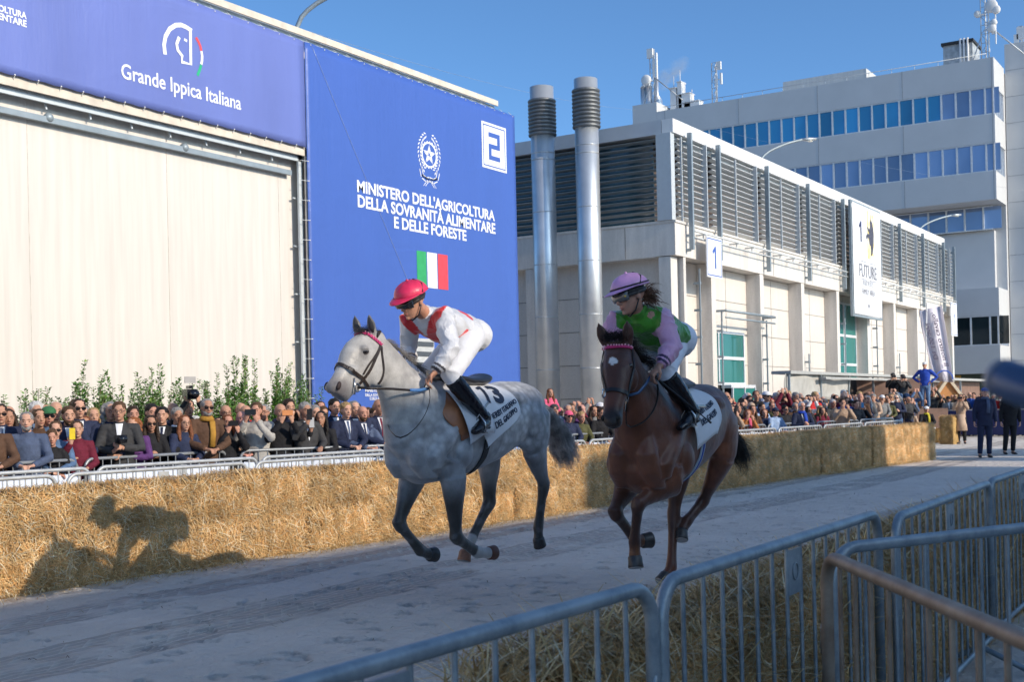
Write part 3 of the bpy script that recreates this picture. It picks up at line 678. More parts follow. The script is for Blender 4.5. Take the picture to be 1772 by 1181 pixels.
def band(z0, z1, x, y0, y1, gm, gm2=None, step=.958, frame=FRAME):
    ys = np.arange(y0+.62, y1, step)
    for i, y in enumerate(ys):
        m = gm if (gm2 is None or i > 3) else gm2
        b = MB(); b.bx((x+.12, y-step+.05, z0+.07), (x+.16, y-.05, z1-.07)); KO(b.obj('window', m))
    b = MB()
    for y in ys: b.bx((x+.02, y-.055, z0+.06), (x+.14, y+.055, z1-.06))
    b.bx((x+.04, y0, z0), (x+.16, y1, z0+.08)); b.bx((x+.04, y0, z1-.08), (x+.16, y1, z1)); KO(b.obj('window_frames', frame))
    b = MB(); b.bx((x+.3, y0+.1, z0), (x+.35, y1, z1)); KO(b.obj('window_backing', DARK))
band(20.77, 22.67, XO, YR_, 41, GL_BLUE, GL_SL); band(16.91, 18.87, XO, YR_, 41, GL_SL); band(13.26, 14.95, XO+2.4, YR_+.75, 40, GL_SL, None, 1.25); band(5.09, 7.13, XO, YR_, 30, GL_DK, None, 1.25)
b = MB()
for z0, z1 in ((20.77, 22.67), (16.91, 18.87), (5.09, 7.13)):
    for i in range(6): b.bx((XO+.05+i*.62, YR_+.05, z0), (XO+.13+i*.62, YR_+.15, z1))
    b.bx((XO+.2, YR_+.3, z0), (XO+3.4, YR_+.34, z1), 1)
KO(b.obj('end_windows', [FRAME, GL_SL]))
b = MB(); b.bx((XO+4, 4, 0), (XO+30, YR_-.0, 26.4)); b.bx((XO+3.99, 15, 0), (XO+4.02, 15.05, 26.4)); tw = thing('stair_tower', 'plain pale tower at the right edge beside the office block', 'building', (XO+4, 10, 0)); keep(b.obj('wall', CLAD), tw)
b = MB()
for z in np.arange(2.2, 26, 1.86): b.bx((XO+3.99, 4, z), (XO+4.0, YR_-.05, z+.035))
keep(b.obj('cladding_joints', M('grey joint', (.30, .31, .33), .8)), tw)
# rooftop things
pl = thing('rooftop_plant_room', 'long ribbed plant room on the office block roof', 'plant room', (XO+6, 28, 24.5)); A = atX(1355, 150, XO+6); B = atX(1499, 118, XO+6)
b = MB(); b.bx((XO+6, B.y, 24.3), (XO+9, A.y, 26.9)); keep(b.obj('casing', ribbed('pale ribbed sheet', (.62, .62, .60), 12)), pl)
A = atX(1632, 90, XO+4); B = atX(1683, 90, XO+4); ru = thing('rooftop_unit', 'grey air handling unit on the roof below the antenna mast', 'air unit', (XO+4, B.y, 24.6))
b = MB(); b.bx((XO+4, B.y, 24.6), (XO+6.5, A.y, 27.0)); keep(b.obj('casing', M('weathered grey steel', (.42, .44, .45), .6, .2, .3, 3)), ru)
b = MB(); b.bx((XO+3.8, B.y-.1, 27.0), (XO+6.7, A.y+.1, 27.2)); keep(b.obj('cover', M('black cover', (.03, .03, .03), .7)), ru)
b = MB()
for i in range(3): b.tube([(XO+3.85, B.y+.3+i*.25, 24.7), (XO+3.85, B.y+.3+i*.25, 27.3)], .09, 8)
keep(b.obj('pipes', WHITEP), ru)
def mast(px, ybase, ytop, X, label, panels, dishes, w=.45, brace=False):
    A = atX(px, ybase, X); T = atX(px, ytop, X); t = thing('antenna_mast', label, 'antenna mast', (X, A.y, A.z-.3)); b = MB(); zz = np.linspace(A.z-.3, T.z, max(4, int((T.z-A.z)/.5)))
    for dx, dy in ((0, -w/2), (0, w/2), (w*.8, 0)): b.tube([(X+dx, A.y+dy, zz[0]), (X+dx, A.y+dy, zz[-1])], .04, 6)
    for i, (z0, z1) in enumerate(zip(zz, zz[1:])):
        s = 1 if i % 2 else -1; b.tube([(X, A.y+s*w/2, z0), (X, A.y-s*w/2, z1)], .022, 5, 0, False); b.tube([(X, A.y-w/2, z1), (X, A.y+w/2, z1)], .022, 5, 0, False); b.tube([(X, A.y, z0), (X+w*.8, A.y, z1)], .02, 5, 0, False)
    if brace: b.tube([(X, A.y-w/2, lerp(A.z, T.z, .45)), (X, A.y-2.6, A.z-.3)], .05, 6); b.tube([(X, A.y+w/2, lerp(A.z, T.z, .3)), (X, A.y+.9, A.z-.3)], .04, 6)
    keep(b.obj('lattice', M('galvanised lattice', (.5, .52, .54), .5, .5)), t)
    for (dx, f0, f1, pw) in panels:
        P = atX(px+dx, 0, X); b = MB(); z0, z1 = lerp(A.z, T.z, f0), lerp(A.z, T.z, f1); b.box((X-.25, P.y, (z0+z1)/2), (.2, pw, z1-z0)); b.beam((X-.2, P.y, (z0+z1)/2), (X, A.y, (z0+z1)/2), .06, .06); keep(b.obj('panel_antenna', WHITEP), t)
    for (dx, f, r) in dishes:
        P = atX(px+dx, 0, X); z = lerp(A.z, T.z, f); b = MB(); b.tube([(X-.5, P.y, z), (X-.25, P.y, z)], [r, r*.95], 16); b.ell((X-.5, P.y, z), (.12, r, r), None, 14, 8); b.beam((X-.3, P.y, z), (X, A.y, z), .07, .07); keep(b.obj('dish', WHITEP), t)
mast(1130, 175, 85, XO+2, 'left lattice mast with a wide panel and small dish on the office roof', [(-5, .82, 1.0, .5), (1, .45, .8, .14), (6, .4, .9, .1)], [(-11, .4, .42)], .4, True)
mast(1237, 176, 108, XO+2, 'slim lattice mast with stacked panel antennas on the office roof', [(7, .78, .98, .3), (2, .35, .65, .14), (10, .4, .68, .14)], [], .42)
mast(1705, 98, -20, XO+3, 'tall antenna mast with several round dishes at top right', [(14, .3, .5, .2), (18, .15, .85, .06), (6, .05, .7, .08)], [(-12, .62, .24), (12, .70, .45), (20, .64, .30), (12, .38, .30), (16, .46, .22)], .5, True)
mast(1766, 75, 45, XO+8, 'small panel antenna at the far right roof edge', [(2, .2, .9, .7), (-8, .0, .5, .3)], [], .3)
for px_ in (1115, 1123):
    P = atX(px_, 175, XO+3); b = MB(); b.tube([(XO+3, P.y, 24.6), (XO+3, P.y, 27.5)], .30, 18); b.tube([(XO+3, P.y, 27.5), (XO+3, P.y, 28.0)], [.32, .08], 18); tag(b.obj('roof_vent_pipe', STW.mat), ('left' if px_ < 1120 else 'right')+' one of two shiny vent pipes with conical caps on the office roof', 'vent pipe', 'twin vent pipes')
P = atX(1137, 170, XO+3); b = MB(); b.tube([(XO+3, P.y, 24.6), (XO+3, P.y, 26.3), (XO+3, P.y, 26.8), (XO+3, P.y, 28.2)], [.5, .42, .15, .13], 16); tag(b.obj('roof_vent_cowl', STW.mat), 'cone shaped steel vent cowl beside the left mast', 'vent cowl')
for i, (px_, w, h, lab) in enumerate(((1165, .5, 2.2, 'tall pale cabinet'), (1176, .35, 2.6, 'grey equipment rack'), (1184, 1.0, 1.6, 'white sunlit equipment box'), (1196, 1.3, .9, 'low white equipment box'))):
    P = atX(px_, 180, XO+2); b = MB(); b.bx((XO+2, P.y-w/2, 24.6), (XO+2.8, P.y+w/2, 24.6+h)); b.bx((XO+1.9, P.y-w/2-.04, 24.6+h), (XO+2.9, P.y+w/2+.04, 24.66+h)); b.tube([(XO+2.2, P.y, 24.6+h), (XO+2.2, P.y, 25.6+h)], .03, 6); tag(b.obj('rooftop_cabinet', WHITEP), lab+' between the two lattice masts', 'cabinet')
b = MB(); b.tube([(XO+.3, YR_+.5, 25.0), (XO+.3, 41, 25.0)], .025, 6)
for y in np.arange(YR_+.5, 41, 1.6): b.tube([(XO+.3, y, 24.6), (XO+.3, y, 25.0)], .02, 5)
KO(b.obj('roof_rail', GALV))
# smoke puff
sm = MB(); Cn = atX(1160, 128, XO+6); sm.ell(Cn, (1.2, 2.4, 1.6), None, 20, 12)
so_ = sm.obj('smoke', None, kind='stuff'); t = NT('thin smoke'); t.t.nodes.remove(t.b); vol = t.t.nodes.new('ShaderNodeVolumePrincipled'); vol.inputs['Color'].default_value = (.9, .9, .9, 1)
tc = t.n('ShaderNodeTexCoord'); mp = t.n('ShaderNodeMapping'); mp.inputs['Location'].default_value = tuple(-Cn[i] for i in range(3)); t.l(tc.outputs['Object'], mp.inputs[0])
sp = t.n('ShaderNodeSeparateXYZ'); t.l(mp.outputs[0], sp.inputs[0])
# density follows a slanted plume rising to the right
dd_ = t.math('ABSOLUTE', t.math('ADD', sp.outputs[2], t.math('MULTIPLY', sp.outputs[1], .75))); nz = t.noise(mp.outputs[0], 1.1, 4)
den = t.math('MAXIMUM', t.math('SUBTRACT', t.math('SUBTRACT', nz, .30), t.math('MULTIPLY', dd_, .45)), 0.0); ra = t.n('ShaderNodeVectorMath', operation='LENGTH'); t.l(mp.outputs[0], ra.inputs[0])
den = t.math('MULTIPLY', den, t.math('MAXIMUM', t.math('SUBTRACT', 1.0, t.math('MULTIPLY', ra.outputs['Value'], .42)), 0.0)); t.l(t.math('MULTIPLY', den, 3.2), vol.inputs['Density']); t.l(vol.outputs[0], t.t.nodes['Material Output'].inputs['Volume']); so_.data.materials.append(t.mat)

# ================================================================== BUILDINGS BEHIND THE CAMERA (their shade lies on the track)
def backbuilding(x0, x1, y0, y1, h, label, slope=0.0):
    t = thing('trade_fair_building', label, 'building', ((x0+x1)/2, (y0+y1)/2, 0)); b = MB()
    dz = slope*(x1-x0); P = [(x0, y0, 0), (x1, y0, 0), (x1, y1, 0), (x0, y1, 0), (x0, y0, h), (x1, y0, h+dz), (x1, y1, h+dz), (x0, y1, h)]
    b.add(P, [(0, 3, 2, 1), (4, 5, 6, 7), (0, 1, 5, 4), (1, 2, 6, 5), (2, 3, 7, 6), (3, 0, 4, 7)]); keep(b.obj('wall', CONC), t)
    b = MB()
    for z in np.arange(1.2, h-1.5, 3.2):
        for x in np.arange(x0+1, x1-1.4, 2.4): b.bx((x, y1, z), (x+1.3, y1+.03, z+1.6))
    keep(b.obj('windows', GL_DK), t)
TE = math.tan(SUN_E)
YB = -16.0
def hb_(x, zs): yy = path_y(HAYP, x); return (yy-YB)*TE+zs
kx = -SUN_X*25   # the light drifts 0.07 per metre towards -X
backbuilding(-45, 17.7+kx, -34, YB, hb_(-45+0, 0)*0+ (9.62-YB)*TE+(.0), 'low pale trade fair building behind the camera', 0) if False else None
# roof edge follows the hay line so the shade stops at its foot
x0, x1 = -6+kx, 15.9+kx; backbuilding(x0, x1, -34, YB, (path_y(HAYP, -4)-.24-YB)*TE, 'low pale trade fair building behind the camera, roof falling to the right', ((path_y(HAYP, 15.9)-.24-YB)-(path_y(HAYP, -4)-.24-YB))*TE/(x1-x0))
backbuilding(15.92+kx, 28.7+kx, -34, YB+.0, (8.3-YB)*TE+1.05, 'taller pale trade fair building behind the camera', 0)
backbuilding(31.4+kx, 33.0+kx, -26, YB, 14.5, 'narrow lift tower behind the camera to the right'); backbuilding(33.9+kx, 38.4+kx, -26, YB, 14.5, 'small block behind the camera to the right')
# ================================================================== HAY BALES
def hay_mat():
    t = NT('hay').set(.75, 0, .25); at = t.n('ShaderNodeAttribute'); at.attribute_name = 'tint'; v = t.coord('Object')
    oi = t.n('ShaderNodeObjectInfo'); r = t.ramp(oi.outputs['Random'], [(0, .86), (1, 1.1)])
    c = t.mix(1.0, at.outputs['Color'], t.ramp(t.noise(v, 3.5, 5), [(.3, .55), (.68, 1.14)]), 'MULTIPLY'); c = t.mix(1.0, c, r, 'MULTIPLY'); t.col(c)
    fib = t.noise(t.coord('Object', (1, 1, 1)), 90, 5, .7, 1.5); t.bump(fib, .8, .02); return t.mat
HAY = hay_mat()
def bale_mesh(seed, d=(1.0, .48, .46), N=4600, wd=.0027, loose=.035):
    rng = random.Random(seed); b = MB(); hx, hy, hz = d[0]/2, d[1]/2, d[2]/2; cols = []
    n = (16, 8, 8)
    def pt(u, v, w):
        p = Vector((u*hx, v*hy, w*hz)); k = 1-.075*((abs(u) > .99)+(abs(v) > .99)+(abs(w) > .99) > 1); q = p*k
        s = mnoise.noise(p*6+Vector((seed, 0, 0)))*.036 + mnoise.noise(p*18+Vector((0, seed, 0)))*.016
        for xs in (-.33, .33):
            if abs(u-xs) < .07: s -= .012*(1-abs(u-xs)/.07)
        return q*(1+s/max(.2, q.length)*1.0)
    for ax in range(3):
        a1, a2 = [(1, 2), (0, 2), (0, 1)][ax]
        for sg in (-1, 1):
            rows = []
            for i in range(n[a1]+1):
                r = []
                for j in range(n[a2]+1):
                    c = [0, 0, 0]; c[ax] = sg; c[a1] = -1+2*i/n[a1]; c[a2] = -1+2*j/n[a2]; r.append(pt(*c))
                rows.append(r)
            if (sg > 0) == (ax != 1): rows = rows
            b.grid(rows)
    cols = [(.46, .29, .11, 1)]*len(b.v)
    pal = [(.95, .60, .27), (.98, .72, .37), (.84, .47, .18), (.99, .86, .60), (.66, .36, .13), (.95, .63, .30), (.74, .50, .22), (.90, .50, .19)]
    for k in range(N):
        f = rng.random(); 
        if f < .52: c = Vector((rng.uniform(-1, 1)*hx, -hy, rng.uniform(-1, 1)*hz)); nn = V(0, -1, 0)
        elif f < .82: c = Vector((rng.uniform(-1, 1)*hx, rng.uniform(-1, 1)*hy, hz)); nn = V(0, 0, 1)
        elif f < .90: c = Vector((-hx, rng.uniform(-1, 1)*hy, rng.uniform(-1, 1)*hz)); nn = V(-1, 0, 0)
        elif f < .97: c = Vector((hx, rng.uniform(-1, 1)*hy, rng.uniform(-1, 1)*hz)); nn = V(1, 0, 0)
        else: c = Vector((rng.uniform(-1, 1)*hx, hy, rng.uniform(-1, 1)*hz)); nn = V(0, 1, 0)
        a = rng.uniform(0, PI); t1 = nn.orthogonal().normalized(); t2 = nn.cross(t1); d_ = t1*math.cos(a)+t2*math.sin(a)+nn*rng.uniform(-.25, .45); d_.normalize()
        L = rng.uniform(.05, .21); w = d_.cross(nn); 
        if w.length < .01: w = t1
        w = w.normalized()*rng.uniform(.6, 1.3)*wd; o = nn*rng.uniform(.0, loose); bend = nn*rng.uniform(-.012, .02)+t1*rng.uniform(-.01, .01)
        p0 = c+o-d_*L/2-nn*.012; p1 = c+o+bend; p2 = c+o+d_*L/2-nn*rng.uniform(-.01, .012)
        b.add([p0-w, p0+w, p1-w, p1+w, p2-w*.5, p2+w*.5], [(0, 1, 3, 2), (2, 3, 5, 4)]); cc = rng.choice(pal); q = rng.uniform(.75, 1.2); cols += [(cc[0]*q, cc[1]*q, cc[2]*q, 1)]*6
    me = b.mesh('hay bale'); at = me.color_attributes.new('tint', 'FLOAT_COLOR', 'POINT'); at.data.foreach_set('color', np.array(cols, dtype=np.float32).ravel()); me.materials.append(HAY); return me
BM = [bale_mesh(i) for i in range(6)]
rng = random.Random(21); x = 4.3; i = 0
ORD = ['first', 'second', 'third', 'fourth', 'fifth', 'sixth', 'seventh', 'eighth', 'ninth', 'tenth', 'eleventh', 'twelfth', 'thirteenth', 'fourteenth', 'fifteenth', 'sixteenth', 'seventeenth', 'eighteenth', 'nineteenth', 'twentieth']
ORD += ['twenty-'+o_ for o_ in ORD[:9]]+['thirtieth', 'thirty-first', 'thirty-second', 'thirty-third', 'thirty-fourth', 'thirty-fifth']
CNT = {}
def nth(k): CNT[k] = CNT.get(k, -1)+1; return ORD[min(CNT[k], 34)]
def bale(me, c, rz, lab, grp, tilt=0.0):
    o = bpy.data.objects.new('hay_bale', me); COL.objects.link(o); o.location = c; o.rotation_euler = (rng.uniform(-.02, .02)+tilt, rng.uniform(-.02, .02), rz+rng.uniform(-.02, .02)); return tag(o, lab, 'hay bale', grp)
while x < 31.0:
    x2 = x+.985; y = path_y(HAYP, x+.5); dy = path_y(HAYP, x+1)-path_y(HAYP, x); rz = math.atan(dy)
    for lv in (0, 1):
        z = .225+.445*lv; hh = 1.0 - .012*max(0, x-6)*lv*.5
        k0 = ('upper' if lv else 'lower'); lab = nth(k0+str(x < 17.5)+str(x < 29))+(' sunlit golden hay bale' if x < 17.5 else ' shaded brown hay bale' if x < 29 else ' sunlit end hay bale')+' of the wall\'s '+k0+' course'+(' from the left' if x < 17.5 else ' right of the bay horse' if x < 29 else '')
        grp = ('upper' if lv else 'lower')+' hay bales of the wall, '+('left stretch' if x < 17.5 else 'shaded stretch' if x < 29 else 'far end')
        bale(rng.choice(BM), (x+.5, y+.25+rng.uniform(-.035, .035), z+rng.uniform(-.012, .022)*lv), rz+(PI if rng.random() < .0 else 0), lab, grp)
    x = x2; i += 1
P = atZ(1640, 770); Q = atZ(1605, 768)
for (c, rz, lab) in (((P.x+.3, P.y, .45), 1.4, 'upright hay bale beside the seated jockey in white breeches'),):
    o = bale(BM[1], c, rz, lab, None); o.rotation_euler = (0, R_(90), rz); 
for k_ in range(3): bale(BM[k_], (Q.x+.3, Q.y+.1+1.0*k_, .25), PI/2, nth('hs')+' low hay bale seat from the front near the far navy fence', 'hay bale seats far right')
# foreground bales behind the near barriers
BN = [bale_mesh(20+i, N=8500, wd=.0024, loose=.05) for i in range(3)]
x = 3.0; k_ = 0
while x < 12.5:
    for lv in (0, 1): bale(BN[k_ % 3], (x+.5, 1.85+rng.uniform(-.03, .03)+.02*lv, .20+.385*lv), rng.uniform(-.03, .03), nth('n'+str(lv))+' shaded hay bale, '+('upper' if lv else 'lower')+' course behind the near barriers, from the left', ('upper' if lv else 'lower')+' hay bales behind the near barriers', 0).scale = (1, .8, .88); k_ += 1
    x += .99
# loose straw: on the near bales, at the foot of the hay wall and on the sand
def loose_straw(name, pts, seed, wd, pal=None, up=.3, L=(.06, .22)):
    rng = random.Random(seed); b = MB(); cols = []; pal = pal or [(.88, .61, .28), (.95, .70, .36), (.74, .46, .18), (.98, .84, .56), (.60, .42, .18)]
    for p in pts:
        a = rng.uniform(0, 2*PI); d = V(math.cos(a), math.sin(a), rng.uniform(-.1, up)).normalized(); l = rng.uniform(*L); w = d.cross(V(0, 0, 1)).normalized()*wd*rng.uniform(.6, 1.3)
        p = Vector(p); q = p+d*l*.5+V(0, 0, rng.uniform(0, .02)); r = p+d*l
        b.add([p-w, p+w, q-w, q+w, r-w*.4, r+w*.4], [(0, 1, 3, 2), (2, 3, 5, 4)]); cc = rng.choice(pal); q_ = rng.uniform(.8, 1.2); cols += [(cc[0]*q_, cc[1]*q_, cc[2]*q_, 1)]*6
    me = b.mesh(name); at = me.color_attributes.new('tint', 'FLOAT_COLOR', 'POINT'); at.data.foreach_set('color', np.array(cols, dtype=np.float32).ravel()); return mkobj(name, me, HAY, kind='stuff')
rng = random.Random(4)
loose_straw('loose_straw', [(x_, path_y(HAYP, x_)-abs(rng.gauss(0, .17)), rng.uniform(.012, .05)) for x_ in [rng.uniform(4, 31) for _ in range(9000)]]+[(x_, path_y(HAYP, x_)+rng.uniform(.02, .46), .885+rng.uniform(0, .05)) for x_ in [rng.uniform(4, 31) for _ in range(7000)]], 1, .003, None, .35, (.04, .16))
loose_straw('loose_straw', [(x_, 1.86+rng.gauss(0, .10), .76+rng.uniform(0, .04)) for x_ in [rng.uniform(2.7, 12) for _ in range(8000)]]+[(x_, 1.66-abs(rng.gauss(0, .08)), rng.uniform(.05, .72)) for x_ in [rng.uniform(2.5, 12) for _ in range(3000)]]+[(x_, 2.3+abs(rng.gauss(0, .35)), .02) for x_ in [rng.uniform(2.6, 14) for _ in range(2500)]], 2, .0026, None, .7, (.07, .26))
loose_straw('loose_straw', [(rng.uniform(3, 20), rng.uniform(2.6, 9), .03) for _ in range(500)], 3, .003, [(.35, .28, .18), (.5, .4, .25), (.2, .16, .12)], .1, (.02, .08))

# ================================================================== BARRIERS
STL = NT('barrier steel').set(.42, .45, .5); v_ = STL.coord('Object'); STL.col(STL.mix(STL.ramp(STL.noise(v_, 5, 8, .7), [(.35, 0.0), (.62, 1.0)]), (.15, .19, .22), (.36, .40, .42))); STL.bump(STL.noise(v_, 60, 4), .15, .004); STL = STL.mat
STW2 = NT('weathered barrier zinc').set(.5, .35, .5); v_ = STW2.coord('Object'); STW2.col(STW2.mix(STW2.ramp(STW2.noise(v_, 7, 5), [(.3, 0.0), (.7, 1.0)]), (.42, .44, .45), (.60, .62, .63))); STW2 = STW2.mat
RUST = NT('rusty barrier steel').set(.55, .35, .5); v_ = RUST.coord('Object'); RUST.col(RUST.mix(RUST.ramp(RUST.noise(v_, 5, 6, .65), [(.35, 0.0), (.65, 1.0)]), (.20, .13, .085), (.36, .29, .22))); RUST.bump(RUST.noise(v_, 80, 4), .3, .004); RUST = RUST.mat
DSTL = M('dark crowd rail steel', (.30, .32, .34), .45, .4)
def make_barrier(L=2.3, H=1.05, mat=STL, nb=14, r=.021, rb=.0075, plate=True, seg=12):
    t = thing('barrier', 'x', 'barrier'); c = .11; z0 = .16; b = MB()
    pts = [(0, 0, z0)]; 
    for a in range(0, 91, 15): pts.append((c-c*math.cos(R_(a)), 0, H-c+c*math.sin(R_(a))))
    for a in range(90, -1, -15): pts.append((L-c+c*math.cos(R_(a)), 0, H-c+c*math.sin(R_(a))))
    pts.append((L, 0, z0)); b.tube(pts, r, seg); b.tube([(0, 0, z0), (L, 0, z0)], r*.8, seg); o = b.obj('frame', mat, t)
    b = MB()
    for i in range(nb):
        x = L*(i+1)/(nb+1); b.tube([(x, 0, z0), (x, 0, H-.005)], rb, 6, 0, False)
    b.obj('bars', mat, t)
    for x in (L*.16, L*.84):
        b = MB(); b.tube([(x, -.28, .02), (x, -.24, .05), (x, 0, z0), (x, .24, .05), (x, .28, .02)], r*.8, 8); b.obj('foot', mat, t)
    if plate:
        b = MB(); b.box((L*.5, 0, H-.11), (.14, .012, .16)); b.tube([(L*.5+.03*math.cos(a), -.008, H-.11+.03*math.sin(a)) for a in [2*PI*i/16 for i in range(16)]], .003, 4, 0, False, closed=True); b.obj('plate', mat, t)
    b = MB(); b.tube([(-.015, 0, .8), (-.05, 0, .8), (-.055, 0, .72)], .010, 6); b.obj('hook', mat, t); b = MB(); b.tube([(L+.015, 0, .78), (L+.04, 0, .78), (L+.045, 0, .86)], .010, 6); b.obj('hook', mat, t)
    return t
pN = make_barrier(mat=STL); pB = make_barrier(mat=STL, plate=False); pR = make_barrier(mat=RUST, plate=False); pF = make_barrier(H=1.0, mat=STW2, nb=17, seg=8, rb=.0085); pC = make_barrier(H=1.05, mat=DSTL, nb=17, seg=8, plate=False)
def put_b(proto, A, B, lab, grp, first=[]):
    A, B = Vector(A), Vector(B); rz = math.atan2(B.y-A.y, B.x-A.x)
    if id(proto) not in first:
        first.append(id(proto)); proto.location = (A.x, A.y, 0); proto.rotation_euler = (0, 0, rz); tag(proto, lab, None, grp); return proto
    return dup(proto, (A.x, A.y, 0), rz, lab, grp)
GN = 'near galvanised barriers'
put_b(pN, (.78, 1.56, 0), (3.0, 1.50, 0), 'blue-grey steel barrier nearest the camera at the bottom centre', GN)
put_b(pN, (3.12, 1.49, 0), (5.42, 1.53, 0), 'steel barrier with oval plate just right of the bay horse front hooves', GN)
put_b(pN, (5.22, 1.40, 0), (7.5, 1.47, 0), 'third steel barrier of the near row towards the right edge', GN)
put_b(pN, (7.62, 1.49, 0), (9.9, 1.53, 0), 'last steel barrier of the near row at the right edge', GN)
put_b(pB, (4.06, 1.30, 0), (6.1, .30, 0), 'dull blue barrier crossing in front of the near row at right', GN)
put_b(pR, (3.90, 1.27, 0), (1.98, .00, 0), 'rusty brown barrier in the bottom right corner', None)
# far lines along the hay
x = 5.4; i = 0
while x < 31:
    ya, yb = path_y(HAYP, x)+.80, path_y(HAYP, x+2.3)+.80
    put_b(pF, (x, ya, 0), (x+2.3, yb, 0), nth('fl')+' weathered grey barrier from the left, front line just behind the hay', 'front line of barriers behind the hay'); x += 2.42; i += 1
x = 4.2
while x < 17:
    put_b(pF, (x, path_y(HAYP, x)+1.95, 0), (x+2.3, path_y(HAYP, x+2.3)+1.9, 0), nth('sl')+' weathered grey barrier from the left, second line behind the hay', 'second line of barriers'); x += 2.42
RAIL = [(5, 12.25), (9.75, 12.35), (12.0, 12.3), (13.2, 11.6), (14.5, 11.2), (18, 11.0), (22, 10.6), (26, 9.9), (31, 9.2), (33, 9.0)]
def rail_pts():
    out = []; x = 5.0
    while x < 32:
        y = path_y(RAIL, x); dy = path_y(RAIL, x+1)-y; L = math.hypot(1, dy); out.append(((x, y), (x+2.3/L, y+2.3/L*dy))); x += 2.42/L
    return out
WCL = M('white barrier cloth', (.70, .77, .90), .6, 0, .06, 3, .2, 6); BLP = M('blue cloth print', (.04, .10, .42), .6)
for k_, (A, B) in enumerate(rail_pts()):
    put_b(pC, (*A, 0), (*B, 0), nth('rl')+' thin dark barrier from the left that spectators lean on', 'spectators rail barriers')
    t = thing('barrier_cloth', nth('wc')+' white cloth with blue shapes on the spectators rail, from the left', 'banner', (A[0], A[1]-.06, 0), math.atan2(B[1]-A[1], B[0]-A[0]), 'white cloths on the spectators rail'); b = MB(); rows = []
    for j in range(9): rows.append([(2.28*i/24, .015*math.sin(i*1.3+j*.4), .10+.80*j/8-.02*abs(math.sin(i*PI/6))*(j == 8)) for i in range(25)])
    b.grid(rows); b.obj('cloth', WCL, t); b = MB()
    r_ = random.Random(k_); x0 = r_.uniform(.1, .9)
    b.add([(x0, -.03, .5), (x0+.5, -.03, .75), (x0+.6, -.03, .68), (x0+.1, -.03, .42)], [(0, 1, 2, 3)]); b.add([(x0+.75, -.03, .72), (x0+1.25, -.03, .35), (x0+1.2, -.03, .28), (x0+.68, -.03, .65)], [(0, 1, 2, 3)]); b.obj('blue_shapes', BLP, t)

# ================================================================== HEDGE PLANTS
def leaf_mat():
    t = NT('laurel leaf').set(.45, 0, .4); t.b.inputs['Subsurface Weight'].default_value = 0
    at = t.n('ShaderNodeAttribute'); at.attribute_name = 'tint'; t.col(at.outputs['Color']); return t.mat
LEAF = leaf_mat(); STEM = M('green brown stem', (.12, .10, .05), .8)
def shrub_mesh(seed):
    rng = random.Random(seed); b = MB(); cols = []; st = MB()
    for k in range(rng.randint(15, 19)):
        bx_, by_ = rng.gauss(0, .27), rng.gauss(0, .16); h = rng.uniform(1.5, 2.15) if k % 3 else rng.uniform(2.05, 2.75); lean = V(rng.uniform(-.12, .12), rng.uniform(-.08, .08), 0); pts = []
        for i in range(7):
            f = i/6; pts.append(V(bx_, by_, 0)+lean*f*h*1.2+V(.03*math.sin(f*5+k), .03*math.cos(f*4+k), f*h))
        st.tube(pts, [.012*(1-.75*i/6) for i in range(7)], 5)
        z = .35
        while z < h:
            f = z/h*6; a = min(int(f), 5); P = pts[a].lerp(pts[a+1], f-a); nl = 6 if z < h*.6 else 4 if z < h*.8 else 3
            for _ in range(nl):
                an = rng.uniform(0, 2*PI); d = V(math.cos(an), math.sin(an), rng.uniform(.2, 1.2)).normalized(); L = rng.uniform(.05, .10)*(1.1 if z < h*.8 else .75); s = d.cross(V(0, 0, 1)).normalized()*L*.30; up = s.cross(d).normalized()*L*.12
                P0 = P+d*.01; b.add([P0, P0+d*L*.45+s-up, P0+d*L, P0+d*L*.45-s-up, P0+d*L*.5+up*.6], [(0, 1, 4), (1, 2, 4), (2, 3, 4), (3, 0, 4)])
                q = rng.uniform(.6, 1.35); y_ = rng.random() < .25; cols += [((.20 if y_ else .11)*q, (.33 if y_ else .24)*q, .055*q, 1)]*5
            z += .034
    me = b.mesh('leaves'); at = me.color_attributes.new('tint', 'FLOAT_COLOR', 'POINT'); at.data.foreach_set('color', np.array(cols, dtype=np.float32).ravel()); me.materials.append(LEAF)
    sm = st.mesh('stems'); sm.materials.append(STEM); return me, sm
SH = [shrub_mesh(s) for s in range(5)]; rng = random.Random(8)
for k_, px_ in enumerate(list(range(-60, 560, 19))):
    P = atY(px_+rng.uniform(-6, 6), 690, 15.6+rng.uniform(-.2, .2)); a, s_m = SH[k_ % 5]; f_ = rng.uniform(.70, .96)*(1.0 if px_ > 120 else .93)
    t = thing('shrub', nth('sh')+' leafy laurel shrub from the left in front of the '+('cream wall' if px_ < 520 else 'tall blue banner'), 'shrub', (P.x, P.y, 0), rng.uniform(0, 6), 'row of laurel shrubs'); t.scale = (1.05, 1.05, f_)
    mkobj('leaves', a, None, t); mkobj('stems', s_m, None, t)

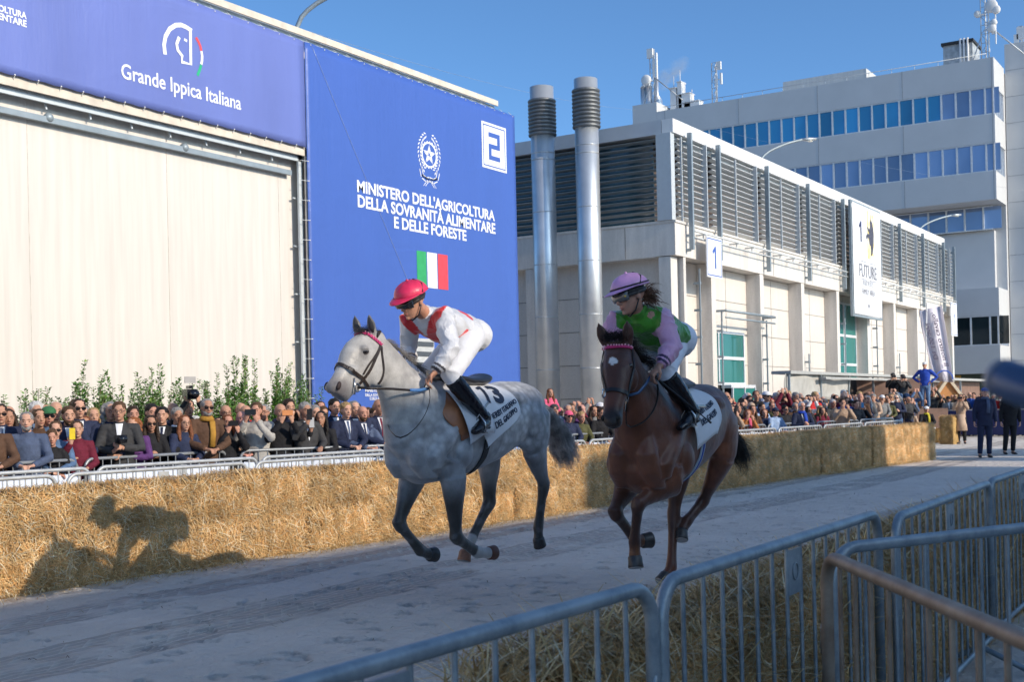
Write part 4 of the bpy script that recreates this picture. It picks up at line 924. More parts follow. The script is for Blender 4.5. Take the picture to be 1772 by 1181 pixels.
# ================================================================== FAR RIGHT: NAVY FENCE, STALLS, FLAG, PLATFORM
NV = vinyl('navy fence cloth', (.018, .035, .14), .1)
FA, FB = V(51.2, 14.5, 0), V(49.6, 5.0, 0); d_ = (FB-FA); Ld = d_.length; d_.normalize(); k_ = 0; p = 0.0
while p < Ld:
    A = FA+d_*p; t = thing('crowd_fence', nth('nf')+' navy cloth covered barrier from the left at far right', 'barrier', tuple(A), math.atan2(d_.y, d_.x), 'navy covered barriers far right'); b = MB(); rows = []
    for j in range(7): rows.append([(2.3*i/16, .02*math.sin(i*1.1+j), .08+.95*j/6) for i in range(17)])
    b.grid(rows); b.obj('cloth', NV, t); b = MB(); b.tube([(0, .04, 0), (0, .04, 1.06), (2.3, .04, 1.06), (2.3, .04, 0)], .02, 8); b.obj('frame', STW2, t)
    if k_ == 3:
        me = text_mesh('S', .42, .003, .02); me.transform(Matrix.Rotation(R_(90), 4, 'X')); me.transform(Matrix.Rotation(PI, 4, 'Z')); me.transform(Matrix.Translation((1.15, .06, .45)))
        for v in me.vertices: v.co.y = -.03 - (v.co.y-.06)*0; v.co.x = 2.3-v.co.x
        for pl_ in me.polygons: pass
        mkobj('lettering', me, VW, t)
    p += 2.32; k_ += 1
TARP = M('grey tarpaulin', (.42, .41, .38), .85, 0, .15, 3, .4, 5); WOOD = NT('plank wall').set(.7); w_ = WOOD.coord('Object', (7, 7, .6)); WOOD.col(WOOD.mix(WOOD.ramp(WOOD.noise(w_, 2, 4), [(.3, 0.0), (.7, 1.0)]), (.36, .19, .07), (.58, .35, .14))); WOOD = WOOD.mat
BWD = M('brown board', (.20, .12, .09), .8, 0, .2, 3); ROOF = M('grey stall roof', (.40, .40, .38), .6, 0, .1)
A = atY(1356, 642, 13.5); B = atY(1610, 655, 13.5); C2 = atY(1470, 700, 13.5)
st = thing('market_stall', 'long low stall with grey flat roof, grey tarpaulin side and plank wall', 'stall', (A.x, 13.5, 0)); b = MB()
b.bx((A.x+.1, 13.3, A.z-.10), (B.x, 13.95, A.z)); b.bx((A.x+3, 13.1, A.z-.26), (B.x+.5, 13.28, A.z-.18)); keep(b.obj('roof', ROOF), st)
b = MB(); rows = []
for j in range(7): rows.append([(lerp(A.x, C2.x, i/20), 13.45+.05*math.sin(i*.9+j*.5), A.z-.1-(.75+.25*i/20+.06*math.sin(i*.35))*j/6) for i in range(21)])
b.grid(rows); solid(keep(b.obj('tarpaulin', TARP), st), .01)
b = MB(); b.bx((A.x+.1, 13.6, 0), (B.x-3, 13.7, A.z-.9)); keep(b.obj('plank_wall', WOOD), st)
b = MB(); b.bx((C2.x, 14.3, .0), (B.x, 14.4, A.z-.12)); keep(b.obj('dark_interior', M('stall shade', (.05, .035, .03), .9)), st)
for x_ in np.linspace(A.x+.2, B.x, 7): b = MB(); b.beam((x_, 13.4, 0), (x_, 13.4, A.z-.1), .07, .07); keep(b.obj('post', GREYB), st)
A2 = atY(1600, 652, 15.0); B2 = atY(1712, 663, 15.0); s2 = thing('market_stall', 'second low stall roof right of the gabled kiosk', 'stall', (A2.x, 15, 0)); b = MB(); b.bx((A2.x, 14.9, A2.z-.15), (B2.x, 15.7, A2.z-.03)); keep(b.obj('roof', ROOF), s2)
b = MB(); b.bx((A2.x, 15.5, 0), (B2.x-.3, 15.6, A2.z-.2)); keep(b.obj('board_wall', BWD), s2)
b = MB(); 
for x_ in (A2.x+.1, (A2.x+B2.x)/2, B2.x-.15): b.beam((x_, 15, 0), (x_, 15, A2.z-.15), .09, .09)
keep(b.obj('posts', GREYB), s2)
# platform with the man in blue and two camera operators
PD = 45.5; pa, pb = atD(1515, 690, PD), atD(1640, 690, PD); pz = 1.18
pf = thing('camera_platform', 'brown boarded camera platform above the far crowd', 'platform', (pa.x, pa.y, 0)); dd = (pb-pa); dd.z = 0; u_ = dd.normalized(); n_ = V(-u_.y, u_.x, 0)
if n_.dot(FWD) < 0: n_ = -n_
def quadbox(b, P, u, n, L, W, z0, z1):
    P = V(P.x, P.y, 0); c = [P, P+u*L, P+u*L+n*W, P+n*W]; vs = [q+V(0, 0, z0) for q in c]+[q+V(0, 0, z1) for q in c]; b.add(vs, [(3, 2, 1, 0), (4, 5, 6, 7), (0, 1, 5, 4), (1, 2, 6, 5), (2, 3, 7, 6), (3, 0, 4, 7)])
b = MB(); quadbox(b, pa, u_, n_, dd.length, 2.4, 0, pz); keep(b.obj('deck', BWD), pf); b = MB(); quadbox(b, pa+n_*2.4, u_, n_, dd.length, .08, 0, pz+1.15); keep(b.obj('back_panel', BWD), pf)
# little gabled kiosk
kd = 53.0; K0 = atD(1640, 655, kd); kk = thing('kiosk', 'small wooden kiosk with steep triangular gable and orange inside', 'kiosk', (K0.x, K0.y, 0)); b = MB()
hw_, ht = .70, K0.z; zb_ = ht-1.0; P0 = V(K0.x, K0.y, 0); R2 = V(RGT.x, RGT.y, 0).normalized(); F2 = V(FWD.x, FWD.y, 0)
for g in (-1, 1): b.beam(P0+V(0, 0, ht)+F2*-.05, P0+R2*g*(hw_+.12)+V(0, 0, zb_-.12)-F2*.05, .12, .14, up=F2)
keep(b.obj('gable_trim', M('pale wood trim', (.62, .52, .38), .6)), kk); b = MB(); b.add([P0+V(0, 0, ht-.1), P0+R2*hw_+V(0, 0, zb_), P0-R2*hw_+V(0, 0, zb_), P0+V(0, 0, ht-.1)+F2*.9, P0+R2*hw_+V(0, 0, zb_)+F2*.9, P0-R2*hw_+V(0, 0, zb_)+F2*.9], [(0, 1, 2), (3, 5, 4), (0, 3, 4, 1), (0, 2, 5, 3)]); quadbox(b, P0-R2*hw_, R2, F2, hw_*2, .9, 0, zb_); keep(b.obj('wall', M('orange wood', (.50, .22, .07), .7)), kk)
b = MB(); quadbox(b, P0-R2*.35-F2*.02, R2, F2, .3, .03, zb_-.55, zb_+.1); quadbox(b, P0+R2*.1-F2*.02, R2, F2, .35, .03, zb_-.5, zb_+.05); keep(b.obj('white_notices', VW), kk)
# feather flag with writing seen from behind (mirrored, running up the cloth)
fp = atD(1608, 640, 52.0); ff = thing('feather_flag', 'leaning white feather flag with dark lettering seen from the back', 'flag', (fp.x, fp.y, 0)); b = MB(); rows = []
L_ = [(1591, 538), (1594, 565), (1600, 592), (1607, 618), (1613, 640), (1618, 660)]; Rr = [(1630, 529), (1635, 560), (1640, 592), (1644, 618), (1647, 640), (1649, 662)]
for (a, c) in zip(L_, Rr): rows.append([atD(lerp(a[0], c[0], i/8), lerp(a[1], c[1], i/8), 52+.12*math.sin(i*1.2)) for i in range(9)])
b.grid(rows); solid(keep(b.obj('cloth', M('pale lilac white cloth', (.66, .62, .68), .8, 0, .05, 1.5)), ff), .01)
b = MB(); b.tube([atD(1600, 700, 51.9), atD(1602, 600, 51.9), atD(1604, 524, 51.9)], .03, 6); keep(b.obj('pole', WHITEP), ff)
INKF = M('dark flag ink', (.08, .07, .12), .7)
for txt, x0, y0, x1, y1, hp in (('Da 150 anni', 1620, 622, 1604.5, 560, 8), ('Il nostro cavallo.', 1638, 634, 1616, 541, 8)):
    me = text_mesh(txt, 1, .002, .02); xs = [v.co.x for v in me.vertices]; ys = [v.co.y for v in me.vertices]; ax0, ax1, ay0, ay1 = min(xs), max(xs), min(ys), max(ys)
    A = atD(x0, y0, 51.82); B = atD(x1, y1, 51.82); D_ = (B-A); S_2 = (atD(x0+hp, y0, 51.82)-A)
    for v in me.vertices:
        z = v.co.z; v.co = A+D_*((v.co.x-ax0)/(ax1-ax0))+S_2*((v.co.y-ay0)/(ay1-ay0)-.5)-FWD*z
    keep(mkobj('lettering', me, INKF), ff)
b = MB(); c_ = atD(1634, 657, 51.8)
for i in range(12):
    a0, a1 = PI*i/12, PI*(i+1)/12; b.poly([c_+R2*math.cos(t)*r+V(0, 0, 1)*math.sin(t)*r for t, r in ((a0, .34), (a0, .40), (a1, .40), (a1, .34))])
keep(b.obj('round_logo', BLP), ff)
# out-of-focus photographer's lens poking in at the right edge, held just outside the frame
La, Lb = atD(1735, 655, .92), atD(1950, 735, .80); le = thing('camera_lens', 'blurred dark blue telephoto lens poking in from the right edge', 'camera', tuple(La)); b = MB(); dl = (Lb-La).normalized()
b.tube([La, La+dl*.012, La+dl*.03, La+dl*.035, Lb], [.0150, .0150, .0154, .0140, .0150], 32); keep(b.obj('barrel', M('blue black lens barrel', (.05, .09, .18), .35, .2, .05)), le)
b = MB(); b.tube([La-dl*.004, La+dl*.003], [.0140, .0154], 32); keep(b.obj('front_ring', M('pale front ring', (.45, .42, .42), .5)), le); b = MB(); b.box(Lb+dl*.05, (.10, .10, .09)); keep(b.obj('camera_body', DARK), le)
# crates and kit on the platform, low board by the rail
from mathutils.bvhtree import BVHTree
# ================================================================== HORSES AND RIDERS
def bvh(me): return BVHTree.FromPolygons([v.co.copy() for v in me.vertices], [tuple(p.vertices) for p in me.polygons])
def snap(tree, x, y, off=.006):
    d = ray(x, y).normalized(); h = tree.ray_cast(ORG, d)
    if h[0] is None:
        P = ORG + d*10; h = (None,)
        best = None
        for t in np.linspace(7, 13, 61):
            q = tree.find_nearest(ORG + d*float(t))
            if q[0] is not None and (best is None or q[3] < best[3]): best = q
        return best[0] + best[1]*off
    return h[0] + h[1]*off
def ss(a, b, x):
    t = max(0.0, min(1.0, (x-a)/(b-a))); return t*t*(3-2*t)
def lerp(a, b, t): return a*(1-t)+b*t
def l3(a, b, t): return tuple(a[i]*(1-t)+b[i]*t for i in range(3))
def segd(p, a, b):
    ab = b-a; t = max(0, min(1, (p-a).dot(ab)/max(1e-9, ab.length_squared))); return (p-(a+ab*t)).length, t
class Frame:
    def __init__(s, C, ang):
        s.C = Vector((C[0], C[1], 0)); s.ax = Vector((math.cos(ang), math.sin(ang), 0)); s.n = Vector((-math.sin(ang), math.cos(ang), 0))
    def L(s, a, w, z): return s.C + s.ax*a + s.n*w + Vector((0, 0, z))
    def W(s, x, y, w): return plhit(x, y, s.C, s.n, w)
    def S(s, x, y, a): return plhit(x, y, s.C, s.ax, a)
    def loc(s, P): d = Vector(P)-s.C; return d.dot(s.ax), d.dot(s.n), d.z
TORSO = [(-.86, 1.28, .09, .13), (-.80, 1.27, .165, .215), (-.68, 1.28, .22, .30), (-.50, 1.34, .24, .355), (-.25, 1.37, .262, .37), (0, 1.39, .282, .342),
         (.25, 1.425, .288, .32), (.48, 1.485, .28, .298), (.68, 1.515, .275, .27), (.84, 1.52, .225, .235), (.95, 1.49, .16, .17), (1.0, 1.47, .07, .08)]
def tst(s):
    T = TORSO
    if s <= T[0][0]: return T[0][1:]
    for a, b in zip(T, T[1:]):
        if s <= b[0]:
            t = (s-a[0])/(b[0]-a[0]); return tuple(lerp(a[i], b[i], t) for i in (1, 2, 3))
    return T[-1][1:]
def leg_loft(mb, fr, pts, rad):
    n = fr.n; st = []
    for i, (p, r) in enumerate(zip(pts, rad)):
        t = (pts[min(i+1, len(pts)-1)]-pts[max(i-1, 0)]).normalized()
        a = n - t*n.dot(t); a.normalize(); b = t.cross(a)
        st.append((p, a*r[0], b*r[1]))
    mb.loft(st, 16)
FORE = [[(0, .092, .135), (.3, .076, .105), (.6, .056, .074), (.85, .046, .055), (1, .054, .062)], [(.08, .052, .060), (.25, .036, .046), (.6, .033, .043), (.85, .037, .048), (1, .044, .054)], [(.5, .037, .043), (1, .046, .052)]]
HIND = [[(0, .10, .135), (.3, .082, .12), (.6, .060, .088), (.85, .048, .07), (1, .052, .072)], [(.12, .048, .062), (.35, .037, .048), (.75, .036, .047), (1, .045, .054)], [(.5, .037, .043), (1, .046, .052)]]
def leg(mb, fr, J, prof):
    pts, rad = [], []
    for k in range(3):
        a, b = J[k], J[k+1]
        for (t, rl, rf) in prof[k]: pts.append(a.lerp(b, t)); rad.append((rl, rf))
    leg_loft(mb, fr, pts, rad)
    if prof is HIND:   # point of the hock
        up = (J[0]-J[1]).normalized(); dn = (J[2]-J[1]).normalized(); back = -(up+dn)
        if back.length < .1: back = fr.ax.copy()
        back.normalize(); mb.tube([J[1]+dn*.06+back*.02, J[1]+back*.045, J[1]+back*.06+up*.07, J[1]+up*.2+back*.02], [.03, .034, .026, .02], 10)
def hoof(fr, J, name, mat, root):
    c, tip = J[3], J[4]; t = (tip-c).normalized(); a = fr.n - t*fr.n.dot(t); a.normalize(); b = t.cross(a)
    L = .070; mb = MB()
    mb.loft([(c-t*.02, a*.041, b*.046), (c-t*.002, a*.050, b*.056), (c+t*L*.5, a*.051, b*.057), (c+t*L*.92, a*.055, b*.062), (c+t*L, a*.053, b*.060)], 20)
    mb.loft([(c+t*L*.98, a*.048, b*.055), (c+t*(L+.004), a*.051, b*.058), (c+t*(L+.006), a*.046, b*.052)], 18, 1)
    keep(mb.obj(name, [mat, M('horseshoe steel', (.35, .34, .33), .4, .8)]), root)
def hair(mb, p, d, length, r, droop, rng, n=5, wav=.02):
    pts = []; p = Vector(p); d = Vector(d).normalized()
    for i in range(n):
        pts.append(p.copy()); p = p + d*(length/(n-1)); d = (d + Vector((rng.uniform(-wav, wav), rng.uniform(-wav, wav), -droop+rng.uniform(-wav, wav)))).normalized()
    mb.tube(pts, [r, r*.9, r*.8, r*.6, r*.2][:n] if n == 5 else [r*(1-.85*i/(n-1)) for i in range(n)], 3, 0, False)

def coat_mat(name, rough=.42):
    t = NT(name).set(rough, 0, .35)
    t.b.inputs['Sheen Weight'].default_value = .15
    at = t.n('ShaderNodeAttribute'); at.attribute_name = 'tint'; v = t.coord('Object')
    nz = t.ramp(t.noise(v, 7, 5), [(.3, .70), (.7, 1.22)])
    c = t.mix(1.0, at.outputs['Color'], nz, 'MULTIPLY')
    vo = t.n('ShaderNodeTexVoronoi'); vo.inputs['Scale'].default_value = 16; t.l(v, vo.inputs['Vector'])
    dap = t.ramp(vo.outputs['Distance'], [(.2, 1.0), (.75, .0)])
    c2 = t.mix(1.0, c, (1.75, 1.75, 1.75), 'MULTIPLY')
    fac = t.math('MULTIPLY', at.outputs['Alpha'], dap)
    c = t.mix(fac, c, c2)
    hs = t.ramp(t.noise(t.coord('Object', (1, 1, .25)), 240, 2), [(.3, .9), (.7, 1.08)])
    t.col(t.mix(1.0, c, hs, 'MULTIPLY'))
    vn = t.math('POWER', t.math('SUBTRACT', 1.0, t.math('ABSOLUTE', t.math('SUBTRACT', t.math('MULTIPLY', t.noise(v, 9, 3, .5, .8), 2.0), 1.0))), 9.0)
    hh_ = t.math('ADD', t.math('MULTIPLY', t.noise(t.coord('Object', (1, 1, .3)), 160, 3), .35), t.math('MULTIPLY', vn, .5)); t.bump(hh_, .35, .006)
    return t.mat

LEATHER = M('dark bridle leather', (.035, .025, .02), .4, 0, .2, 20, .2, 200)
TAN = M('tan saddle leather', (.30, .12, .055), .38, 0, .2, 10, .15, 120)
STEEL = M('bit steel', (.55, .55, .55), .25, 1)
EYEM = M('horse eye', (.012, .008, .006), .06, 0, 0, spec=.8)
DARKH = M('dark skin', (.03, .025, .025), .5)

def build_horse(fr, spec, root, vox=.011):
    mb = MB(); L = fr.L
    mb.loft([(L(s, 0, z), V(0, 0, hh), fr.n*hw) for (s, z, hw, hh) in TORSO], 28, pw=.93)
    # withers, loin and croup ridges, shoulder blades, haunches
    mb.loft([(L(-.62, 0, 1.62), V(0, 0, .1), fr.n*.07), (L(-.42, 0, 1.69), V(0, 0, .1), fr.n*.075), (L(-.2, 0, 1.68), V(0, 0, .08), fr.n*.08), (L(.05, 0, 1.64), V(0, 0, .07), fr.n*.09)], 14)
    for sg in (-1, 1):
        E = spec['fore'][sg][0]; St = spec['hind'][sg][0]
        mb.loft([(L(-.28, sg*.12, 1.62), fr.ax*.09, fr.n*.05), (L(-.42, sg*.17, 1.48), fr.ax*.14, fr.n*.08), (L(-.58, sg*.18, 1.32), fr.ax*.13, fr.n*.085), (L(-.70, sg*.165, 1.2), fr.ax*.11, fr.n*.08), (L(-.70, sg*.16, 1.10), fr.ax*.07, fr.n*.06)], 14)
        mb.loft([(L(-.66, sg*.16, 1.18), fr.ax*.12, fr.n*.08), (E+V(0, 0, .1), fr.ax*.135, fr.n*.085), (E, fr.ax*.125, fr.n*.08), (E-V(0, 0, .05), fr.ax*.1, fr.n*.07)], 14)
        mb.loft([(L(.72, sg*.12, 1.62), fr.ax*.12, fr.n*.08), (L(.74, sg*.155, 1.5), fr.ax*.2, fr.n*.12), (L(.70, sg*.165, 1.36).lerp(St, .25), fr.ax*.21, fr.n*.12), (L(.68, sg*.165, 1.25).lerp(St, .65), fr.ax*.175, fr.n*.105), (St, fr.ax*.145, fr.n*.095), (St+(spec['hind'][sg][1]-St)*.2, fr.ax*.11, fr.n*.08)], 16)
        leg(mb, fr, spec['fore'][sg], FORE); leg(mb, fr, spec['hind'][sg], HIND)
    nk = []
    for (t, b, hw) in spec['neck']:
        t, b = Vector(t), Vector(b); nk.append(((t+b)/2, (t-b)/2, fr.n*hw))
    mb.loft(nk, 22, pw=1.0)
    hd = []
    hn = spec.get('hn', fr.n)
    for (t, b, hw) in spec['head']:
        t, b = Vector(t), Vector(b); hd.append(((t+b)/2, (t-b)/2, hn*hw))
    mb.loft(hd, 22, pw=.86)
    for sg in (-1, 1):   # breast muscles, forearm swell, jugular ridge
        mb.loft([(L(-.80, sg*.08, 1.42), fr.ax*.06, fr.n*.06), (L(-.835, sg*.095, 1.28), fr.ax*.08, fr.n*.085), (L(-.80, sg*.105, 1.14), fr.ax*.09, fr.n*.085), (L(-.70, sg*.12, 1.03), fr.ax*.08, fr.n*.06)], 14)
        mb.ell(L(-.40, sg*.235, 1.22), (.10, .05, .12)); mb.ell(L(.62, sg*.245, 1.42), (.16, .05, .14)); mb.ell(L(.40, sg*.20, 1.62), (.16, .07, .06))
    # cheek discs, brow ridges, nostril flares
    for (p, r) in spec['bumps']: mb.ell(p, r)
    # dock
    mb.tube([L(.86, 0, 1.66), L(.98, 0, 1.64), L(1.07, 0, 1.56)], [.06, .05, .035], 10)
    for (base, tip, side, fwd, sc_) in spec['ears']:
        d = (tip-base); k = d.length; t = d.normalized(); a = side - t*side.dot(t); a.normalize(); b = t.cross(a)
        mb.loft([(base-t*.02, a*.026, b*.026), (base+d*.2, a*.032*sc_, b*.026), (base+d*.45, a*.037*sc_, b*.02), (base+d*.7, a*.027*sc_, b*.014), (base+d*.9, a*.012, b*.009), (tip, a*.004, b*.004)], 12)
    me = remesh(mb, vox, 9, spec['name']+' body')
    displace(me, lambda c: .0035*mnoise.noise(c*6)+.0015*mnoise.noise(c*17))
    cattr(me, spec['tint'])
    body = mkobj('body', me, spec['coat']); keep(body, root)
    tree = bvh(me)
    for (base, tip, side, fwd, sc_) in spec['ears']:   # darker hollow of each ear
        d = (tip-base); t = d.normalized(); a = side - t*side.dot(t); a.normalize(); f = Vector(fwd); f = f-t*f.dot(t); f.normalize()
        e = MB(); e.loft([(base+d*.12+f*.022, a*.008, f*.004), (base+d*.35+f*.020, a*.019*sc_, f*.004), (base+d*.6+f*.015, a*.016*sc_, f*.004), (base+d*.85+f*.009, a*.004, f*.003)], 10)
        keep(e.obj('ear_hollow', spec['earm']), root)
    for sg in (-1, 1):
        for kk in ('fore', 'hind'): hoof(fr, spec[kk][sg], 'hoof', spec['hoofm'][(kk, sg)], root)
    return body, me, tree
def hand_mb(mb, wrist, d, pn, side, curl=1.0, k=1.0, spread=.0):
    """palm, four bent fingers of unequal length and a thumb. d: wrist->knuckles, pn: palm side normal, side: +1/-1 thumb side"""
    d = Vector(d).normalized(); pn = Vector(pn); pn = (pn - d*pn.dot(d)).normalized(); x = d.cross(pn)*side   # x: towards the thumb
    w = Vector(wrist)
    mb.loft([(w-d*.03*k, x*.026*k, pn*.019*k), (w, x*.027*k, pn*.018*k), (w+d*.03*k, x*.036*k, pn*.0165*k), (w+d*.065*k, x*.042*k, pn*.015*k), (w+d*.088*k, x*.040*k, pn*.012*k)], 12)
    for i, (off, ln) in enumerate(((.031, .072), (.0105, .08), (-.0105, .074), (-.031, .058))):
        p = w + d*.082*k + x*off*k; a = .35*curl; pts = [p-d*.015*k]; dd = d.copy(); segs = (.42, .32, .26)
        pts.append(p.copy())
        for sg in segs:
            dd = (Matrix.Rotation(-(a+.75*curl)*side, 3, x) @ dd) if False else (dd*math.cos(.85*curl) + pn*math.sin(.85*curl)*(1 if True else -1))
            dd.normalize(); nd = dd
            p = p + nd*ln*sg*k; pts.append(p.copy())
            pn2 = (pn*math.cos(.85*curl) - d*math.sin(.85*curl)); dd = nd; 
            # rotate the curl plane on
            ang = math.atan2(nd.dot(pn), nd.dot(d)); 
            dd = d*math.cos(ang+.55*curl) + pn*math.sin(ang+.55*curl)
            a += .1
        mb.tube(pts, [.0095*k, .0098*k, .0092*k, .0086*k, .0068*k], 8)
    t0 = w + d*.02*k + x*.028*k; t1 = t0 + (x*.7+d*.6+pn*.4).normalized()*.036*k; t2 = t1 + (d*.8+pn*.75-x*.25).normalized()*.03*k; t3 = t2 + (d*.5+pn*.6-x*.6).normalized()*.024*k
    mb.tube([t0-x*.012*k, t0, t1, t2, t3], [.013*k, .0135*k, .0118*k, .0105*k, .0075*k], 8)
def head_mb(mb, c, f, u, k=1.0, ears=True):
    """skull, jaw, nose, brow, lips, chin, ears; c = centre of the head, f = facing, u = up"""
    f = Vector(f).normalized(); u = Vector(u); u = (u-f*u.dot(f)).normalized(); s = u.cross(f); c = Vector(c)
    def P(a, b, d): return c + (f*a + s*b + u*d)*k
    mb.ell(P(-.012, 0, .035), (.079*k, .098*k, .088*k), Matrix((s, f, u)).transposed(), 18, 12)
    mb.loft([(P(.004, 0, .03), s*.070*k, f*.088*k), (P(.014, 0, -.005), s*.069*k, f*.080*k), (P(.018, 0, -.04), s*.062*k, f*.076*k), (P(.024, 0, -.072), s*.050*k, f*.064*k), (P(.034, 0, -.098), s*.034*k, f*.044*k), (P(.04, 0, -.108), s*.018*k, f*.024*k)], 18)
    mb.loft([(P(.084, 0, .022), s*.009*k, f*.012*k), (P(.096, 0, -.002), s*.010*k, f*.014*k), (P(.106, 0, -.024), s*.015*k, f*.017*k), (P(.095, 0, -.034), s*.017*k, f*.014*k)], 10)
    mb.loft([(P(.083, -.045, .03), u*.008*k, f*.01*k), (P(.091, -.02, .034), u*.009*k, f*.01*k), (P(.091, .02, .034), u*.009*k, f*.01*k), (P(.083, .045, .03), u*.008*k, f*.01*k)], 8)
    mb.ell(P(.088, 0, -.053), (.021*k, .010*k, .006*k), Matrix((s, f, u)).transposed(), 10, 6)
    mb.ell(P(.086, 0, -.064), (.018*k, .010*k, .006*k), Matrix((s, f, u)).transposed(), 10, 6)
    mb.ell(P(.080, 0, -.092), (.019*k, .015*k, .014*k), None, 10, 6)
    for g in (-1, 1):
        mb.ell(P(.062, g*.038, -.02), (.02*k, .02*k, .018*k), None, 8, 6)
        if ears:
            mb.ell(P(-.012, g*.078, -.005), (.008*k, .017*k, .030*k), Matrix((s, f, u)).transposed(), 8, 8)
    return P
def face_bits(P, f, u, k, names, root, put):
    """eyes, brows and lips as small pieces of their own"""
    s = Vector(u).cross(Vector(f)).normalized()
    e = MB()
    for g in (-1, 1):
        e.ell(P(.076, g*.031, .008), (.0125*k, .0125*k, .0095*k), None, 10, 7, 0)
        e.ell(P(.0865, g*.031, .008), (.0058*k, .0045*k, .006*k), None, 8, 6, 1)
    put(e.obj('eyes', [M('eye white', (.55, .52, .48), .2), M('iris', (.03, .02, .015), .1)]))
    b = MB()
    for g in (-1, 1):
        b.tube([P(.094, g*.014, .030), P(.094, g*.032, .036), P(.080, g*.052, .030)], [.0035*k, .005*k, .002*k], 6)
    put(b.obj('eyebrows', names['hairm']))
    l = MB(); l.tube([P(.091, -.022, -.056), P(.100, -.008, -.054), P(.100, .008, -.054), P(.091, .022, -.056)], [.0015*k, .0035*k, .0035*k, .0015*k], 6)
    l.tube([P(.089, -.018, -.063), P(.098, 0, -.066), P(.089, .018, -.063)], [.0015*k, .0042*k, .0015*k], 6, 0)
    put(l.obj('lips', M('lips', (.36, .12, .09), .45)))
SKIN_ = (.50, .27, .18)
def skin_mat(name, col):
    t = NT(name).set(.5, 0, .4); t.b.inputs['Subsurface Weight'].default_value = .08; t.b.inputs['Subsurface Radius'].default_value = (.02, .008, .004)
    v = t.coord('Object'); nz = t.noise(v, 28, 4); t.col(t.mix(t.ramp(nz, [(.35, 0.0), (.65, 1.0)]), tuple(x*.85 for x in col), (col[0]*1.1, col[1]*1.0, col[2]*.95)))
    t.bump(t.noise(v, 300, 2), .08, .002); return t.mat
def cloth_mat(name, rough=.45, sheen=.2, bump=.35, bs=14):
    t = NT(name).set(rough, 0, .4); t.b.inputs['Sheen Weight'].default_value = sheen
    at = t.n('ShaderNodeAttribute'); at.attribute_name = 'tint'; v = t.coord('Object')
    t.col(t.mix(1.0, at.outputs['Color'], t.ramp(t.noise(v, 9, 4), [(.3, .93), (.7, 1.04)]), 'MULTIPLY'))
    t.bump(t.noise(t.coord('Object', (1, 1, .55)), bs, 5, .55, 1.2), bump, .03); return t.mat
def build_rider(fr, sp, root):
    K = lambda o: keep(o, root)
    n = fr.n; hc, hf, hu = sp['head']; k = sp.get('hk', 1.08)
    mb = MB(); P = head_mb(mb, hc, hf, hu, k)
    pel, wai, che, upp, nkb = sp['spine']
    def sect(p, t, hw, hd, nn=None):
        q = sp.get('sn', n); a = q - t*q.dot(t); a.normalize(); return (p, a*hw, t.cross(a)*hd)
    T = [pel, wai, che, upp, nkb]; tn = [(T[min(i+1, 4)]-T[max(i-1, 0)]).normalized() for i in range(5)]
    mb.loft([sect(pel, tn[0], .15, .10), sect(wai, tn[1], .125, .09), sect(che, tn[2], .145, .10), sect(upp, tn[3], .15, .085), sect(nkb, tn[4], .065, .06)], 18)
    mb.tube([nkb-(hc-nkb)*.1, nkb.lerp(hc, .4), hc-Vector(hu)*.03*k - Vector(hf)*.02], [.062, .056, .055], 14)
    for g in (-1, 1):
        S, E, W, hd, pn = sp['arm'][g]
        mb.tube([upp.lerp(S, .6), S, S.lerp(E, .5), E, E.lerp(W, .5), W], [.05, .052, .043, .037, .033, .024], 12)
        hand_mb(mb, W, hd, pn, sp['ts'][g], 1.1, 1.02)
        H, Kn, A, Toe = sp['leg'][g]
        mb.tube([pel.lerp(H, .7), H, H.lerp(Kn, .5), Kn, Kn.lerp(A, .3), Kn.lerp(A, .6), A], [.08, .085, .06, .042, .044, .038, .03], 12)
    me = remesh(mb, .006, 3, 'rider body'); K(mkobj('body', me, sp['skin']))
    face_bits(P, hf, hu, k, {'hairm': sp['hairm']}, root, K)
    # jacket: torso and sleeves in one cloth shell
    mb = MB()
    mb.loft([sect(pel.lerp(wai, .45), tn[0], .165, .12), sect(wai, tn[1], .165, .125), sect(wai.lerp(che, .5), tn[1], .175, .135), sect(che, tn[2], .185, .135), sect(che.lerp(upp, .6), tn[3], .19, .12), sect(upp, tn[3], .165, .105), sect(upp.lerp(nkb, .6), tn[4], .09, .08), sect(nkb, tn[4], .067, .066)], 24)
    mb.tube([nkb-(hc-nkb).normalized()*.02, nkb+(hc-nkb).normalized()*.035], [.068, .066], 14)
    for g in (-1, 1):
        S, E, W = sp['arm'][g][:3]
        mb.tube([che.lerp(S, .45), upp.lerp(S, .6), S, S.lerp(E, .35), S.lerp(E, .75), E, E.lerp(W, .3), E.lerp(W, .65), W.lerp(E, .06)], [.075, .083, .082, .078, .071, .066, .062, .053, .036], 16)
    me = remesh(mb, .008, 4, 'jacket')
    def wr(c):
        q = c*6.0; return .011*mnoise.noise(q+Vector((3, 1, 7))) + .014*(1-abs(mnoise.noise(Vector((c.x*7+c.z*4, c.y*7, c.z*12+c.x*3)))))**4 - .003
    displace(me, wr)
    cattr(me, sp['jtint'](bvh(me)))
    K(mkobj('jacket', me, sp['jmat']))
    # breeches
    mb = MB()
    mb.loft([sect(pel.lerp(wai, .75), tn[0], .15, .11), sect(pel, tn[0], .175, .14), sect(pel-tn[0]*.07, tn[0], .16, .135), sect(pel-tn[0]*.12, tn[0], .11, .09)], 20)
    for g in (-1, 1):
        H, Kn, A, Toe = sp['leg'][g]
        mb.tube([pel.lerp(H, .6), H, H.lerp(Kn, .3), H.lerp(Kn, .65), Kn, Kn.lerp(A, .12), Kn.lerp(A, .2)], [.108, .112, .10, .084, .073, .066, .059], 18)
    me = remesh(mb, .009, 5, 'breeches'); displace(me, lambda c: .003*mnoise.noise(c*9)+.0025*(1-abs(mnoise.noise(c*20)))**4)
